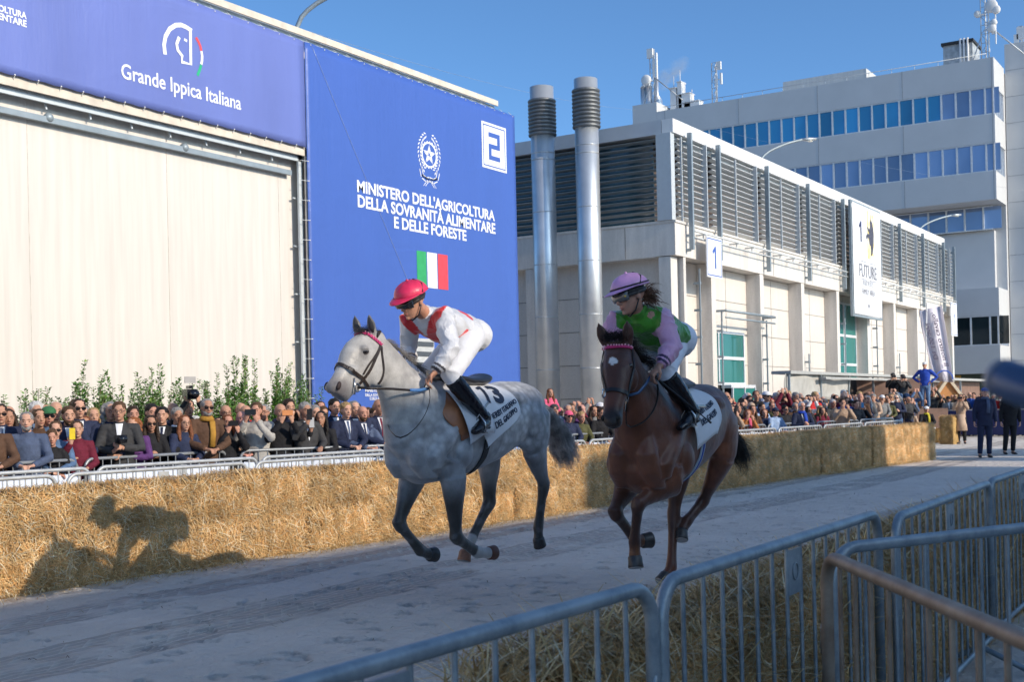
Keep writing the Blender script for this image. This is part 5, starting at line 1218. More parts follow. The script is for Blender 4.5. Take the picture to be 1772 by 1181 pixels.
    cattr(me, lambda c: (*sp['bcol'], 1)); K(mkobj('breeches', me, sp['bmat']))
    for g in (-1, 1):
        H, Kn, A, Toe = sp['leg'][g]
        mb = MB(); d = (Toe-A).normalized(); kk = Kn.lerp(A, .07)
        mb.tube([kk, kk.lerp(A, .2), kk.lerp(A, .45), kk.lerp(A, .75), A], [.067, .070, .066, .054, .046], 18)
        heel = A - d*.055 + Vector((0, 0, -.055)); 
        mb.tube([A+Vector((0, 0, .02)), heel+Vector((0, 0, .02))], [.044, .036], 12)
        hd_ = (Toe-heel); hd_.normalize(); sd_ = hd_.cross(Vector((0, 0, 1))).normalized(); ud_ = sd_.cross(hd_); L_f = .27; hb_ = heel-hd_*.01
        mb.loft([(hb_, sd_*.026, ud_*.036), (hb_+hd_*.04, sd_*.036, ud_*.05), (hb_+hd_*.10, sd_*.040, ud_*.055), (hb_+hd_*.17, sd_*.046, ud_*.040), (hb_+hd_*.22, sd_*.045, ud_*.032), (hb_+hd_*L_f, sd_*.028, ud_*.022)], 16)
        mb.loft([(hb_-ud_*.045, sd_*.032, ud_*.012), (hb_+hd_*.06-ud_*.045, sd_*.034, ud_*.012)], 12)
        me = remesh(mb, .007, 3, 'boot'); displace(me, lambda c: .003*(1-abs(mnoise.noise(c*16)))**4)
        K(mkobj('boot', me, sp['bootm']))
    # helmet
    s = Vector(hu).cross(Vector(hf)).normalized(); f = Vector(hf).normalized(); u = Vector(hu); u = (u-f*u.dot(f)).normalized()
    c = Vector(hc) + u*.062*k - f*.012*k
    def hp(th, ph, off=0.0):
        r = 1+off; sc_ = .118 if abs(math.sin(th)) > 2 else .118
        ruf = 1+.018*math.sin(ph*7)*math.sin(th*3)+.012*mnoise.noise(Vector((th*3, ph*2, 1)))
        return c + (s*.113*math.sin(ph)*math.sin(th) + f*.132*math.sin(th)*math.cos(ph) + u*.094*math.cos(th))*k*r*ruf
    mb = MB(); rows = [[hp(R_(2+90*i/14), 2*PI*j/40) for j in range(41)] for i in range(15)]
    mb.grid(rows); rows = [[hp(R_(2+90*i/14), 2*PI*j/40, -.05) for j in range(40, -1, -1)] for i in range(15)]; mb.grid(rows)
    mb.tube([hp(R_(91), 2*PI*j/40) for j in range(40)], .006, 6, 0, False, closed=True)
    mb.ell(hp(0, 0), .012, None, 8, 6)
    hel = K(mb.obj('helmet', sp['helm']))
    # peak
    mb = MB(); rows = []
    for i in range(5):
        rows.append([c + (s*(.112+.01*i/4)*math.sin(a) + f*((.134+.068*(i/4)*max(0, math.cos(a))**1.0)*math.cos(a)) + u*(.002-.022*(i/4)**1.2*max(0, math.cos(a))))*k for a in [R_(-82+164*j/20) for j in range(21)]])
    mb.grid(rows); pk = K(mb.obj('peak', sp['helm'])); solid(pk, .005)
    # strap and band
    mb = MB()
    if sp.get('band'): mb.tube([hp(R_(84), 2*PI*j/40, .02) for j in range(40)], .0055, 6, 0, False, closed=True)
    for g in (-1, 1):
        mb.tube([hp(R_(20), PI+g*R_(20), .02), hp(R_(55), PI+g*R_(62), .02), hp(R_(88), PI+g*R_(88), .03)], .005, 6)
        mb.tube([hp(R_(88), PI+g*R_(88), .02), P(.0, g*.082, -.03), P(.03, g*.06, -.09), P(.045, 0, -.122)], .006, 6)
    K(mb.obj('chin_strap', DARKH))
    # skull cap under the helmet and goggles
    mb = MB(); mb.loft([(P(.0, 0, .015), s*.086*k, f*.106*k), (P(.0, 0, .034), s*.09*k, f*.110*k), (P(-.004, 0, .06), s*.09*k, f*.108*k)], 24)
    K(mb.obj('skull_cap', M('black lycra', (.012, .012, .014), .6)))
    mb = MB(); rows = []
    for i in range(7):
        v = -1+2*i/6
        rows.append([c + (s*(.086*math.sin(a)) + f*(.075+.048*math.cos(a)**.6*(1-.25*v*v) if math.cos(a) > 0 else .075) + u*(-.048+v*.028*(.6+.4*abs(math.sin(a*1.2)))-.012*(1-abs(math.sin(a)))*(v < 0)))*k for a in [R_(-85+170*j/18) for j in range(19)]])
    mb.grid(rows); g_ = K(mb.obj('goggles', sp['gog'])); solid(g_, .008)
    mb = MB(); mb.tube([rows[3][0], P(-.05, -.084, .02), P(-.11, -.04, .03), P(-.118, 0, .03), P(-.11, .04, .03), P(-.05, .084, .02), rows[3][-1]], [(.012, .003)]*7, 8, ref=u)
    K(mb.obj('goggle_strap', DARKH))
    if sp.get('patch'): 
        b = MB(); b.ell(rows[3][2 if sp['patch'] > 0 else 16]+f*.004, .008, None, 8, 6); K(b.obj('goggle_badge', M('brass badge', (.7, .5, .1), .3, .6)))
    return P
GK = 1.035
# ------------------------------------------------ grey horse
_C = atD(810, 700, 10.0); fg = Frame(_C, 0.0)
_L0 = fg.L; fg.L = lambda a, w, z: _L0(a*GK, w*GK, z)
Wg = fg.W
rt_g = thing('horse', 'dappled grey racehorse galloping at left with all four hooves off the sand', 'horse', (fg.C.x, fg.C.y, 0))
def fl(x, y, w): return Wg(x, y, w)
grey = {'name': 'grey horse',
 'fore': {-1: [fg.L(-.47, -.17, 1.03), fl(789, 930, -.15), fl(826, 957, -.14), fl(847, 958, -.14), fl(864, 956, -.14)],
          1: [fg.L(-.53, .165, 1.03), fl(690, 906, .15), fl(727, 953, .15), fl(744, 961, .14), fl(763, 960, .14)]},
 'hind': {-1: [fg.L(.69, -.18, 1.20), fl(941, 838, -.15), fl(931.5, 914, -.14), fl(932, 934, -.14), fl(937, 958, -.14)],
          1: [fg.L(.52, .16, 1.16), fl(847, 870, .15), fl(814, 938, .14), fl(805, 957, .14), fl(801.5, 981, .14)]},
 'neck': [(fg.L(-.30, 0, 1.70), fg.L(-.80, 0, 1.12), .215), (Wg(752, 662, 0), Wg(676, 772, 0), .185), (Wg(728, 652, 0), Wg(671, 722, 0), .145), (Wg(703, 631, 0), Wg(664, 694, 0), .115), (Wg(682, 605, 0), Wg(656, 672, 0), .098), (Wg(664, 585, 0), Wg(645, 655, 0), .085)],
 'head': [(Wg(655, 573, 0), Wg(664, 610, 0), .06), (Wg(640, 573, 0), Wg(661, 640, 0), .082), (Wg(619, 579, 0), Wg(660, 658, 0), .098), (Wg(604, 592, 0), Wg(656, 668, 0), .102), (Wg(595, 608, 0), Wg(645, 672, 0), .097), (Wg(590, 624, 0), Wg(630, 673, 0), .080), (Wg(584, 640, 0), Wg(617, 677, 0), .066), (Wg(577, 652, 0), Wg(608, 684, 0), .058), (Wg(570, 661, 0), Wg(601, 691, 0), .057), (Wg(568, 669, 0), Wg(594, 694, 0), .05), (Wg(570, 677, 0), Wg(588, 692, 0), .035)],
 'bumps': [(Wg(650, 645, -.075), (.085, .03, .10)), (Wg(650, 645, .075), (.085, .03, .10)), (Wg(632, 603, -.088), (.04, .028, .022)), (Wg(603, 601, .088), (.04, .03, .022)), (Wg(585, 667, -.045), (.028, .022, .03)), (Wg(585, 667, .045), (.028, .022, .03)), (Wg(595, 690, 0), (.04, .04, .024)), (Wg(572, 672, 0), (.03, .05, .045)), (Wg(613, 640, -.075), (.06, .018, .022)), (Wg(613, 640, .075), (.06, .018, .022)), (Wg(655, 652, -.05), (.05, .03, .07)), (Wg(655, 652, .05), (.05, .03, .07))],
 'ears': [(Wg(646, 578, -.055), Wg(637.5, 543, -.075), (RGT*.95+UPV*.1), -fg.ax*.8-fg.n*.6, 1.0), (Wg(620, 578, .055), Wg(613, 545, .075), RGT, -fg.ax*.8-fg.n*.6, 1.0)],
}
_gl = [(grey['fore'][g][1], grey['fore'][g][2]) for g in (-1, 1)]
_sock = [(grey['fore'][-1][2], grey['fore'][-1][3]), (grey['hind'][1][2], grey['hind'][1][3])]
_gh = Wg(580, 680, 0); _gm = fg.loc(_gh)
_ge1, _ge2 = Wg(637, 555, -.07), Wg(613, 558, .07); _geye = Wg(632, 610, -.1)
def gtint(co):
    a, w, z = fg.loc(co); a /= GK
    head = ss(-.80, -1.05, a)
    base = l3((.30, .305, .32), (.41, .40, .385), ss(-.5, -1.0, a) if z > 1.45 else ss(1.1, 1.6, z)*.35)
    base = l3(base, (.16, .17, .19), ss(.3, .75, a)*(1-.5*ss(1.55, 1.8, z)))
    base = l3(base, (.13, .135, .15), .75*ss(.05, .4, mnoise.noise(co*3.1))*ss(-.7, .2, a)); base = l3(base, (.17, .17, .185), .5*ss(.1, .5, mnoise.noise(co*9+Vector((4, 1, 2))))*ss(-1.3, -.6, a))
    base = l3(base, (.40, .39, .38), .55*ss(1.62, 1.8, z)*ss(.9, .2, abs(a-.3)) )
    leg_ = ss(1.04, .80, z) if a > -1.3 else 0
    base = l3(base, (.050, .046, .042), leg_)
    if z < .75:
        st = mnoise.noise(co*16); base = l3(base, (.14, .14, .15), .5*ss(.15, .5, st))
    for p, q in _sock:
        d, t = segd(co, p, q)
        if d < .075: base = l3(base, (.42, .40, .38), ss(.075, .06, d))
    for e_ in (_ge1, _ge2):
        base = l3(base, (.09, .09, .095), .85*ss(.12, .06, (co-e_).length))
    base = l3(base, (.20, .19, .19), .7*ss(.07, .03, (co-_geye).length))
    dm = (co-_gh).length
    base = l3(base, (.17, .145, .14), .85*ss(.17, .05, dm))
    dap = .95*ss(-.1, .4, a)*ss(1.0, 1.2, z) + .6*ss(.6, -.1, a)*ss(1.1, 1.3, z)*(1-head)
    return (*base, dap)
grey['tint'] = gtint; grey['coat'] = coat_mat('grey horse coat'); grey['earm'] = M('grey ear hollow', (.04, .04, .045), .8)
HB = M('black hoof', (.035, .033, .032), .45, 0, .3, 30); HT = M('tan hoof', (.25, .12, .07), .55, 0, .3, 30)
grey['hoofm'] = {('fore', -1): M('brown hoof', (.13, .05, .03), .5), ('fore', 1): HB, ('hind', -1): HB, ('hind', 1): HT}
gbody, gme, gtree = build_horse(fg, grey, rt_g)
KG = lambda o: keep(o, rt_g)
def mirror(fr, P, w0=0.0):
    a, w, z = fr.loc(P); return fr.C + fr.ax*a + fr.n*(2*w0-w) + Vector((0, 0, z))
# eyes, nostrils, mouth
ge = snap(gtree, 632, 610, -.010)
def eye_bits(P, nrm, put, r=.024):
    b = MB(); b.ell(P, (r, r*.8, r*.85), None, 14, 9); put(b.obj('eye', EYEM))
    nrm = Vector(nrm).normalized(); a = nrm.orthogonal().normalized(); a = (fg.ax - nrm*fg.ax.dot(nrm)).normalized(); u = nrm.cross(a)
    if u.z < 0: u = -u
    b = MB(); b.tube([P+nrm*.006+a*math.cos(t)*r*1.15+u*math.sin(t)*r*.8 for t in [2*PI*i/20 for i in range(20)]], .0045, 6, 0, False, closed=True); put(b.obj('eyelid', DARKH))
_en = (-fg.n*.85-fg.ax*.45); eye_bits(ge, _en, KG); eye_bits(mirror(fg, ge), fg.n*.85-fg.ax*.45, KG)
for m_ in (0, 1):
    P = snap(gtree, 587, 668, -.006); P = mirror(fg, P) if m_ else P
    b = MB(); b.ell(P, (.020, .016, .033), Matrix.Rotation(R_(25), 3, 'Y'), 12, 8); KG(b.obj('nostril', M('nostril dark', (.035, .02, .018), .7)))
b = MB(); b.tube([snap(gtree, x, y, -.001) for x, y in ((580, 689), (587, 688), (594, 686), (599, 684))], [.002, .003, .0035, .002], 6); KG(b.obj('mouth', M('lip dark', (.12, .07, .06), .6)))
# mane, forelock, tail
rng = random.Random(5)
b = MB()
for i in range(900):
    t = rng.random(); x = lerp(664, 756, t); y = lerp(584, 663, t**1.12); P = Wg(x, y, rng.uniform(-.025, .025)) - Vector((0, 0, .02))
    d = fg.ax*rng.uniform(.7, 1.4)+Vector((0, 0, rng.uniform(-.3, .55)))+fg.n*rng.uniform(-.5, .35)
    hair(b, P, d, rng.uniform(.04, .12), .0014, rng.uniform(.15, .5), rng, 5, .14)
KG(b.obj('mane', M('grey mane hair', (.16, .155, .155), .6, 0, .4)))
b = MB()
for i in range(260):
    P = Wg(rng.uniform(618, 650), rng.uniform(570, 577), rng.uniform(-.03, .03))
    hair(b, P, -fg.ax*rng.uniform(-.5, .9)+fg.n*rng.uniform(-.6, .6)+V(0, 0, rng.uniform(.0, .8)), rng.uniform(.03, .09), .0014, .5, rng, 5, .15)
KG(b.obj('forelock', M('dark forelock hair', (.03, .03, .035), .6)))
def tail(fr, path, rad, N, rng, spread, r0=.0028, put=None, mat=None, name='tail', core=.6):
    b = MB(); b.tube(path, [r*core for r in rad], 10)
    for i in range(N):
        t0 = rng.uniform(0, .55)**1.2; t1 = min(1.0, t0+rng.uniform(.3, .9)); off = Vector((rng.gauss(0, 1), rng.gauss(0, 1), rng.gauss(0, 1)))
        if off.length > 1.6: off *= 1.6/off.length
        pts = []
        for j in range(8):
            t = lerp(t0, t1, j/7); q = t*(len(path)-1); a = min(int(q), len(path)-2); P = path[a].lerp(path[a+1], q-a); r = lerp(rad[a], rad[a+1], q-a)
            pts.append(P + off*r*.62*(1+.35*t) + Vector((mnoise.noise(P*5+off), mnoise.noise(P*5-off), mnoise.noise(P*4+off*2)))*spread*(j/7)**1.5)
        b.tube(pts, [r0*(1-.8*j/7) for j in range(8)], 3, 0, False)
    return put(b.obj(name, mat))
tp = [fg.L(1.0, 0, 1.60), Wg(946, 716, .0), Wg(961, 742, .02), Wg(970, 765, .03), Wg(978, 785, .04), Wg(985, 795, .04)]
tail(fg, tp, [.045, .06, .08, .095, .095, .06], 2600, rng, .13, .0017, KG, M('grey tail hair', (.42, .42, .43), .55, 0, .6, 9), core=.3)

# ------------------------------------------------ tack: bridle, saddle, saddle cloth
def strap(b, pts, w=.011, th=.0035, m=0, nrm=None):
    b.tube(pts, [(w, th)]*len(pts), 8, m, ref=nrm if nrm is not None else None)
def flat(b, tree, pts, w=.011, th=.003, m=0, off=.006):
    """leather strap lying on the body, its broad side along the skin"""
    vs = []
    for i, p in enumerate(pts):
        q = tree.find_nearest(p); nn = q[1]
        t = (pts[min(i+1, len(pts)-1)]-pts[max(i-1, 0)]).normalized(); s = t.cross(nn)
        if s.length < 1e-6: s = t.orthogonal()
        s.normalize(); nn = s.cross(t)
        vs += [p+s*w+nn*th, p+s*w-nn*th, p-s*w-nn*th, p-s*w+nn*th]
    fs = []
    for i in range(len(pts)-1):
        for j in range(4): fs.append((i*4+j, i*4+(j+1) % 4, i*4+4+(j+1) % 4, i*4+4+j))
    b.add(vs, fs, m, False)
def resamp(P, n=14):
    P = [Vector(p) for p in P]; L = [0]
    for a, c in zip(P, P[1:]): L.append(L[-1]+(c-a).length)
    out = []
    for i in range(n):
        d = L[-1]*i/(n-1); k = 0
        while k < len(L)-2 and L[k+1] < d: k += 1
        t = (d-L[k])/max(1e-9, L[k+1]-L[k])
        p0 = P[max(k-1, 0)]; p1 = P[k]; p2 = P[k+1]; p3 = P[min(k+2, len(P)-1)]
        out.append(.5*((2*p1)+(p2-p0)*t+(2*p0-5*p1+4*p2-p3)*t*t+(3*p1-p0-3*p2+p3)*t**3))
    return out
def onskin(tree, pts, off=.007, n=16):
    o = []
    for p in resamp(pts, n):
        q = tree.find_nearest(p); o.append(q[0]+q[1]*off)
    return o
br = thing('bridle', 'dark leather bridle with pink browband on the grey horse', 'bridle', tuple(Wg(625, 620, 0)))
KB = lambda o: keep(o, br)
S_ = lambda x, y: snap(gtree, x, y)
def both(name, b, pts, w=.011, mat=LEATHER, n=16, tree=gtree, fr=fg, put=KB, off=.007, mir=True, w0=0.0):
    flat(b, tree, onskin(tree, pts, off, n), w)
    if mir: flat(b, tree, onskin(tree, [mirror(fr, p, w0) for p in pts], off, n), w)
b = MB(); nb = [S_(590, 631), S_(604, 638), S_(617, 648), S_(627, 655)]
flat(b, gtree, onskin(gtree, [mirror(fg, p) for p in nb[::-1]]+nb[1:], .007, 30), .013)
flat(b, gtree, onskin(gtree, [S_(627, 655), S_(634, 665), S_(637, 673)], .007, 8), .010)
KB(b.obj('noseband', LEATHER))
b = MB(); both('c', b, [S_(658, 598), S_(652, 614), S_(645, 630), S_(637, 645), S_(627, 658), S_(620, 666)], .010)
both('c', b, [S_(655, 604), S_(646, 620), S_(636, 634), S_(628, 648)], .006); KB(b.obj('cheekpieces', LEATHER))
b = MB(); both('c', b, [S_(659, 600), S_(661, 620), S_(663, 640), S_(660, 655), S_(654, 664)], .009)
KB(b.obj('throatlatch', LEATHER))
b = MB(); bb = [S_(617, 580), S_(630, 578), S_(642, 583), S_(652, 591), S_(659, 597)]
both('c', b, bb, .013, n=14, off=.009)
KB(b.obj('browband', M('pink browband', (.55, .04, .16), .4)))
b = MB()
for p in onskin(gtree, bb, .019, 13): b.ell(p, .006, None, 6, 4)
KB(b.obj('browband_beads', M('pale pink beads', (.8, .35, .45), .3)))
b = MB(); both('c', b, [Wg(652, 582, -.075), Wg(656, 576, -.03), Wg(657, 574, 0)], .012); KB(b.obj('headpiece', LEATHER))
b = MB()
for P in (S_(615.5, 671)+V(0, -.01, 0), mirror(fg, S_(615.5, 671)+V(0, -.01, 0))):
    b.tube([P+fg.ax*.03*math.cos(t)+V(0, 0, 1)*.03*math.sin(t) for t in [2*PI*i/20 for i in range(20)]], .0045, 6, 0, False, closed=True)
    b.tube([P+fg.ax*-.03+V(0, 0, .07), P+fg.ax*-.03+V(0, 0, -.05)], .005, 8)
KB(b.obj('bit', STEEL))
ring = S_(615.5, 671)+V(0, -.01, 0)
hN = Wg(737, 664, -.16)
b = MB(); b.tube([ring, Wg(640, 672.5, -.17), Wg(680, 673.5, -.17), Wg(712, 676, -.18), Wg(733, 674, -.18), hN], [(.009, .003)]*6, 8, ref=V(0, 0, 1))
r2 = mirror(fg, ring); b.tube([r2, Wg(660, 660, .15), Wg(712, 640, .14)], [(.009, .003)]*3, 8, ref=V(0, 0, 1))
KB(b.obj('reins', LEATHER))
b = MB(); b.tube([Wg(710, 675.6, -.185), Wg(725, 676, -.185), Wg(741, 673, -.185)], [(.012, .0065)]*3, 8, ref=V(0, 0, 1)); KB(b.obj('rein_grip', M('pale blue rubber', (.12, .30, .62), .6)))
b = MB(); lp = [Wg(742, 668, -.18), Wg(744, 690, -.22), Wg(737, 715, -.24), Wg(722, 738, -.25), Wg(704, 754, -.24), Wg(690, 758, -.20), Wg(679, 750, -.12), Wg(672, 738, 0), Wg(668, 715, .12), Wg(690, 670, .15), Wg(712, 640, .13)]
b.tube(resamp(lp, 30), [(.008, .003)]*30, 8); KB(b.obj('rein_loop', LEATHER))

def surf(fr, s, q, off, kk=GK, zo=0.0):
    z, hw, hh = tst(s); hw *= 1.0; R = (hw+hh)/2+off; th = q/R
    ct, st_ = math.cos(th), math.sin(th)
    f9 = lambda x: math.copysign(abs(x)**.93, x)
    return fr.L(s, -f9(st_)*(hw+off), z + f9(ct)*(hh+off))
def drape(name, fr, corners, off, th, mat, put, rip=.0, nu=28, nv=36, seed=1):
    """cloth over the back: corners gives (s_front, s_back) as a function of arc q"""
    b = MB(); rows = []
    qs = corners['q']
    for j in range(nv+1):
        q = lerp(qs[0], qs[1], j/nv); s0, s1 = corners['s'](q); row = []
        for i in range(nu+1):
            s = lerp(s0, s1, i/nu)
            o = off + rip*(abs(q)/.5)**2*(.5+.5*math.sin(s*11+seed+q*2)) + .008*mnoise.noise(Vector((s*5, q*5, seed)))
            if corners.get('flare'): o += corners['flare'](s, q)
            row.append(surf(fr, s, q, o))
        rows.append(row)
    b.grid(rows); o = put(b.obj(name, mat)); solid(o, th, 1); return o
sadc = thing('saddle_cloth', 'white saddle cloth with black number 13 on the grey horse', 'saddle cloth', tuple(fg.L(0, 0, 1.75)))
KC = lambda o: keep(o, sadc)
WHC = M('white saddle cloth', (.66, .67, .70), .75, 0, .04, 8, .15, 90)
INK = M('black cloth ink', (.02, .03, .06), .7, 0, .1)
def gsr(q):
    a = abs(q)
    return (-.40+.10*min(a, .6)+(.16*ss(.35, .68, a)), .20+.10*ss(0, .4, a)-.50*max(0, (a-.46)/.22))
gcor = {'q': (-.5, .68), 's': lambda q: gsr(q)}
gcl = bvh(drape('cloth', fg, gcor, .022, .004, WHC, KC, .02).data)
def ctext(txt, fr, s, q, size, bold, ang, put, off=.042, sx=1.0, name='lettering', mat=INK, cloth=None):
    """text laid on the near flank: x runs along +s, y runs up (towards -q)"""
    me = text_mesh(txt, size, .0015, bold, sx=sx) if isinstance(txt, str) else txt
    bm = bmesh.new(); bm.from_mesh(me); bmesh.ops.subdivide_edges(bm, edges=[e for e in bm.edges if e.calc_length() > .03], cuts=2); bm.to_mesh(me); bm.free()
    ca, sa = math.cos(ang), math.sin(ang)
    for v in me.vertices:
        x, y = v.co.x*ca - v.co.y*sa, v.co.x*sa + v.co.y*ca
        p = surf(fr, s+x, q-y, .04); h = cloth.find_nearest(p); nn = h[1]
        if nn.dot(p-fr.L(s, 0, 1.35)) < 0: nn = -nn
        v.co = h[0]+nn*(.0065+v.co.z)
    return put(mkobj(name, me, mat))
def one_mesh(h):
    b = MB(); pr = [(.02, -.5), (.17, -.5), (.17, .5), (.05, .5), (-.2, .3), (-.15, .17), (.02, .27)]; n_ = len(pr)
    b.add([(x*h, y*h, .0015) for x, y in pr]+[(x*h, y*h, -.0015) for x, y in pr], [tuple(range(n_))]+[(i, i+n_, (i+1) % n_+n_, (i+1) % n_) for i in range(n_)]); me = b.mesh('one'); bm = bmesh.new(); bm.from_mesh(me); bmesh.ops.triangulate(bm, faces=bm.faces[:]); bm.to_mesh(me); bm.free(); return me
ctext('3', fg, .07, .27, .30, .010, R_(-12), KC, sx=.95, name='number', cloth=gcl); ctext(one_mesh(.21), fg, -.09, .25, .3, 0, R_(-12), KC, name='number', cloth=gcl)
ctext('DERBY ITALIANO', fg, .06, .42, .060, .001, R_(16), KC, sx=.92, cloth=gcl)
ctext('DEL GALOPPO', fg, .07, .485, .060, .001, R_(16), KC, sx=.92, cloth=gcl)
sad = thing('saddle', 'small tan leather race saddle strapped on the grey horse', 'saddle', tuple(fg.L(-.1, 0, 1.78)))
KS = lambda o: keep(o, sad)
# tan flap showing ahead of the cloth, seat and girth
def fl_s(q):
    a = abs(q); return (-.47-.14*math.sin(min(1, a/.5)*PI)*1.0, -.30+.02*a)
drape('flap', fg, {'q': (-.52, .52), 's': fl_s}, .014, .006, TAN, KS)
fc = {'q': (-.60, .64), 's': lambda q: (-.44-.03*math.sin(min(1, abs(q)/.6)*PI), -.26+.10*ss(.3, .6, abs(q))), 'flare': lambda s, q: .035*ss(.2, .6, abs(q))}
KC(drape('front_fold', fg, fc, .03, .004, WHC, KC, .015, 10, 36, 3))
b = MB(); b.loft([(fg.L(-.38, 0, 1.80), fg.n*.09, V(0, 0, .04)), (fg.L(-.3, 0, 1.80), fg.n*.13, V(0, 0, .045)), (fg.L(-.1, 0, 1.775), fg.n*.15, V(0, 0, .04)), (fg.L(.1, 0, 1.78), fg.n*.16, V(0, 0, .04)), (fg.L(.17, 0, 1.80), fg.n*.13, V(0, 0, .045)), (fg.L(.20, 0, 1.815), fg.n*.08, V(0, 0, .03))], 20)
KS(b.obj('seat', M('black saddle leather', (.015, .015, .018), .35)))
b = MB(); rg = [fg.L(s, w, z) for s, w, z in ((-.13, -.30, 1.30), (-.13, -.29, 1.18), (-.14, -.22, 1.06), (-.15, 0, .98), (-.14, .22, 1.06), (-.13, .29, 1.3))]
flat(b, gtree, onskin(gtree, rg, .008, 26), .035, .004); KS(b.obj('girth', M('black girth', (.02, .02, .022), .6)))

# ------------------------------------------------ grey horse's rider
rr = thing('person', 'jockey in white and red silks with red helmet crouching over the grey horse', 'jockey', tuple(fg.L(-.1, 0, 1.8)))
jm = cloth_mat('satin jacket', .32, .3, .4, 16); bm_ = cloth_mat('white breeches cloth', .6, .2, .12, 10)
hf = (-fg.ax*.95 + fg.n*.18 - V(0, 0, .42)).normalized(); hu = (V(0, 0, 1) - fg.ax*.28)
W_ = Wg
def jt_grey(tree):
    SA = {g: gs['arm'][g] for g in (-1, 1)}
    near = [snap(tree, x, y, 0) for x, y in ((764, 523), (760, 534), (755, 546), (752, 560), (750, 575), (752, 588), (764, 592))]
    far = [snap(tree, x, y, 0) for x, y in ((697, 549), (705, 559), (716, 570), (729, 579), (742, 586), (756, 592))]
    bk = [snap(tree, x, y, 0) for x, y in ((795, 537), (805, 543), (815, 551))]; bk2 = [snap(tree, x, y, 0) for x, y in ((797, 584), (806, 576))]
    cuff = [gs['arm'][g][2] for g in (-1, 1)]
    def f(co):
        col = (.66, .67, .70); slv = False
        for g in (-1, 1):
            S, E, Wd = gs['arm'][g][:3]; d1, t1 = segd(co, S, E); d2, t2 = segd(co, E, Wd)
            if d2 < .085 or (d1 < .088 and t1 > .32): slv = True
        for pl, r in ((near, .052), (far, .036), (bk, .022), (bk2, .03)):
            for a, c in zip(pl, pl[1:]):
                if not slv and segd(co, a, c)[0] < r: return (.72, .035, .04, 1)
        for g in (-1, 1):
            Wd = gs['arm'][g][2]; E = gs['arm'][g][1]; t = (co-Wd).dot((E-Wd).normalized()); d = (co-Wd).length
            if d < .12 and (.015 < t < .035 or .048 < t < .068): return (.02, .02, .03, 1)
        return (*col, 1)
    return f
gs = {'head': (W_(713, 523, -.05), hf, hu), 'hk': 1.07,
 'spine': [W_(816, 580, 0), W_(795, 571, 0), W_(768, 564, 0), W_(747, 555, 0), W_(735, 544, -.02)],
 'arm': {-1: (W_(768, 548, -.17), W_(781, 603, -.30), W_(752, 646, -.22), (W_(734, 665, -.16)-W_(752, 646, -.22)), (V(0, 0, -1)-fg.ax*.3)),
         1: (W_(708, 556, .15), W_(707, 600, .27), W_(710, 628, .17), (W_(714, 640, .13)-W_(710, 628, .17)), (V(0, 0, -1)+fg.ax*.3))},
 'ts': {-1: 1, 1: -1},
 'leg': {-1: (W_(816, 583, -.11), W_(779, 652, -.25), W_(839, 724, -.34), W_(826, 744, -.36)),
         1: (W_(800, 583, .11), W_(735, 650, .26), W_(790, 715, .34), W_(775, 730, .36))},
 'skin': skin_mat('rider skin', SKIN_), 'hairm': M('brown hair', (.09, .045, .02), .6), 'jmat': jm, 'jtint': jt_grey, 'bcol': (.70, .71, .74), 'bmat': bm_,
 'bootm': M('black patent boot', (.012, .012, .016), .18, 0, .1), 'helm': M('red helmet silk', (.68, .03, .10), .38, 0, .15, 12, .3, 22), 'gog': M('dark goggles', (.015, .015, .018), .08, spec=.8), 'patch': 1}
build_rider(fg, gs, rr)
for g in (1,):
    b = MB(); hand_mb(b, gs['arm'][1][2], gs['arm'][1][3], gs['arm'][1][4], -1, 1.1, 1.16); keep(mkobj('glove', remesh(b, .006, 2), M('white glove', (.75, .75, .78), .7)), rr)
b = MB()
for g in (-1, 1):
    T = gs['leg'][g][3].lerp(gs['leg'][g][2], .35)-V(0, 0, .03)
    b.tube([T+fg.n*.055+V(0, 0, -.02), T+fg.n*.05+V(0, 0, .05), T+V(0, 0, .12), T-fg.n*.05+V(0, 0, .05), T-fg.n*.055+V(0, 0, -.02)], .007, 8); b.beam(T-fg.n*.06-V(0, 0, .025), T+fg.n*.06-V(0, 0, .025), .035, .01)
    b.tube([T+V(0, 0, .12), fg.L(-.18, g*.31, 1.6)], [(.013, .003)]*2, 8)
KS(b.obj('stirrups', STEEL))

# ------------------------------------------------ brown horse
fb = Frame(atD(1163, 700, 9.4), R_(6)); _L1 = fb.L
ZO = -.07
fb.L = lambda a, w, z: _L1(a*1.04, w*1.04, z+ZO)
Sb = fb.S
rt_b = thing('horse', 'dark bay racehorse with a white star galloping towards the camera at right', 'horse', (fb.C.x, fb.C.y, 0))
bh = [Sb(1066, y, s) for y, s in ((590, -1.02), (610, -1.10), (634, -1.16), (660, -1.22), (684, -1.28), (706, -1.33), (722, -1.36), (735, -1.375), (742, -1.37))]
_vd = (bh[3]-ORG); _vd.z = 0; _vd.normalize(); _side = V(_vd.y, -_vd.x, 0)   # to the right of the view
hf_b = (-_vd*math.cos(R_(20)) - _side*math.sin(R_(20)) - V(0, 0, .15)).normalized(); hn_b = hf_b.cross(V(0, 0, 1)).normalized()
def hb(i, cx, a, c, hw):
    P = Sb(cx, (590, 610, 634, 660, 684, 706, 722, 735, 742)[i], (-1.02, -1.10, -1.16, -1.22, -1.28, -1.33, -1.36, -1.375, -1.37)[i]); return (P+hf_b*a, P-hf_b*c, hw)
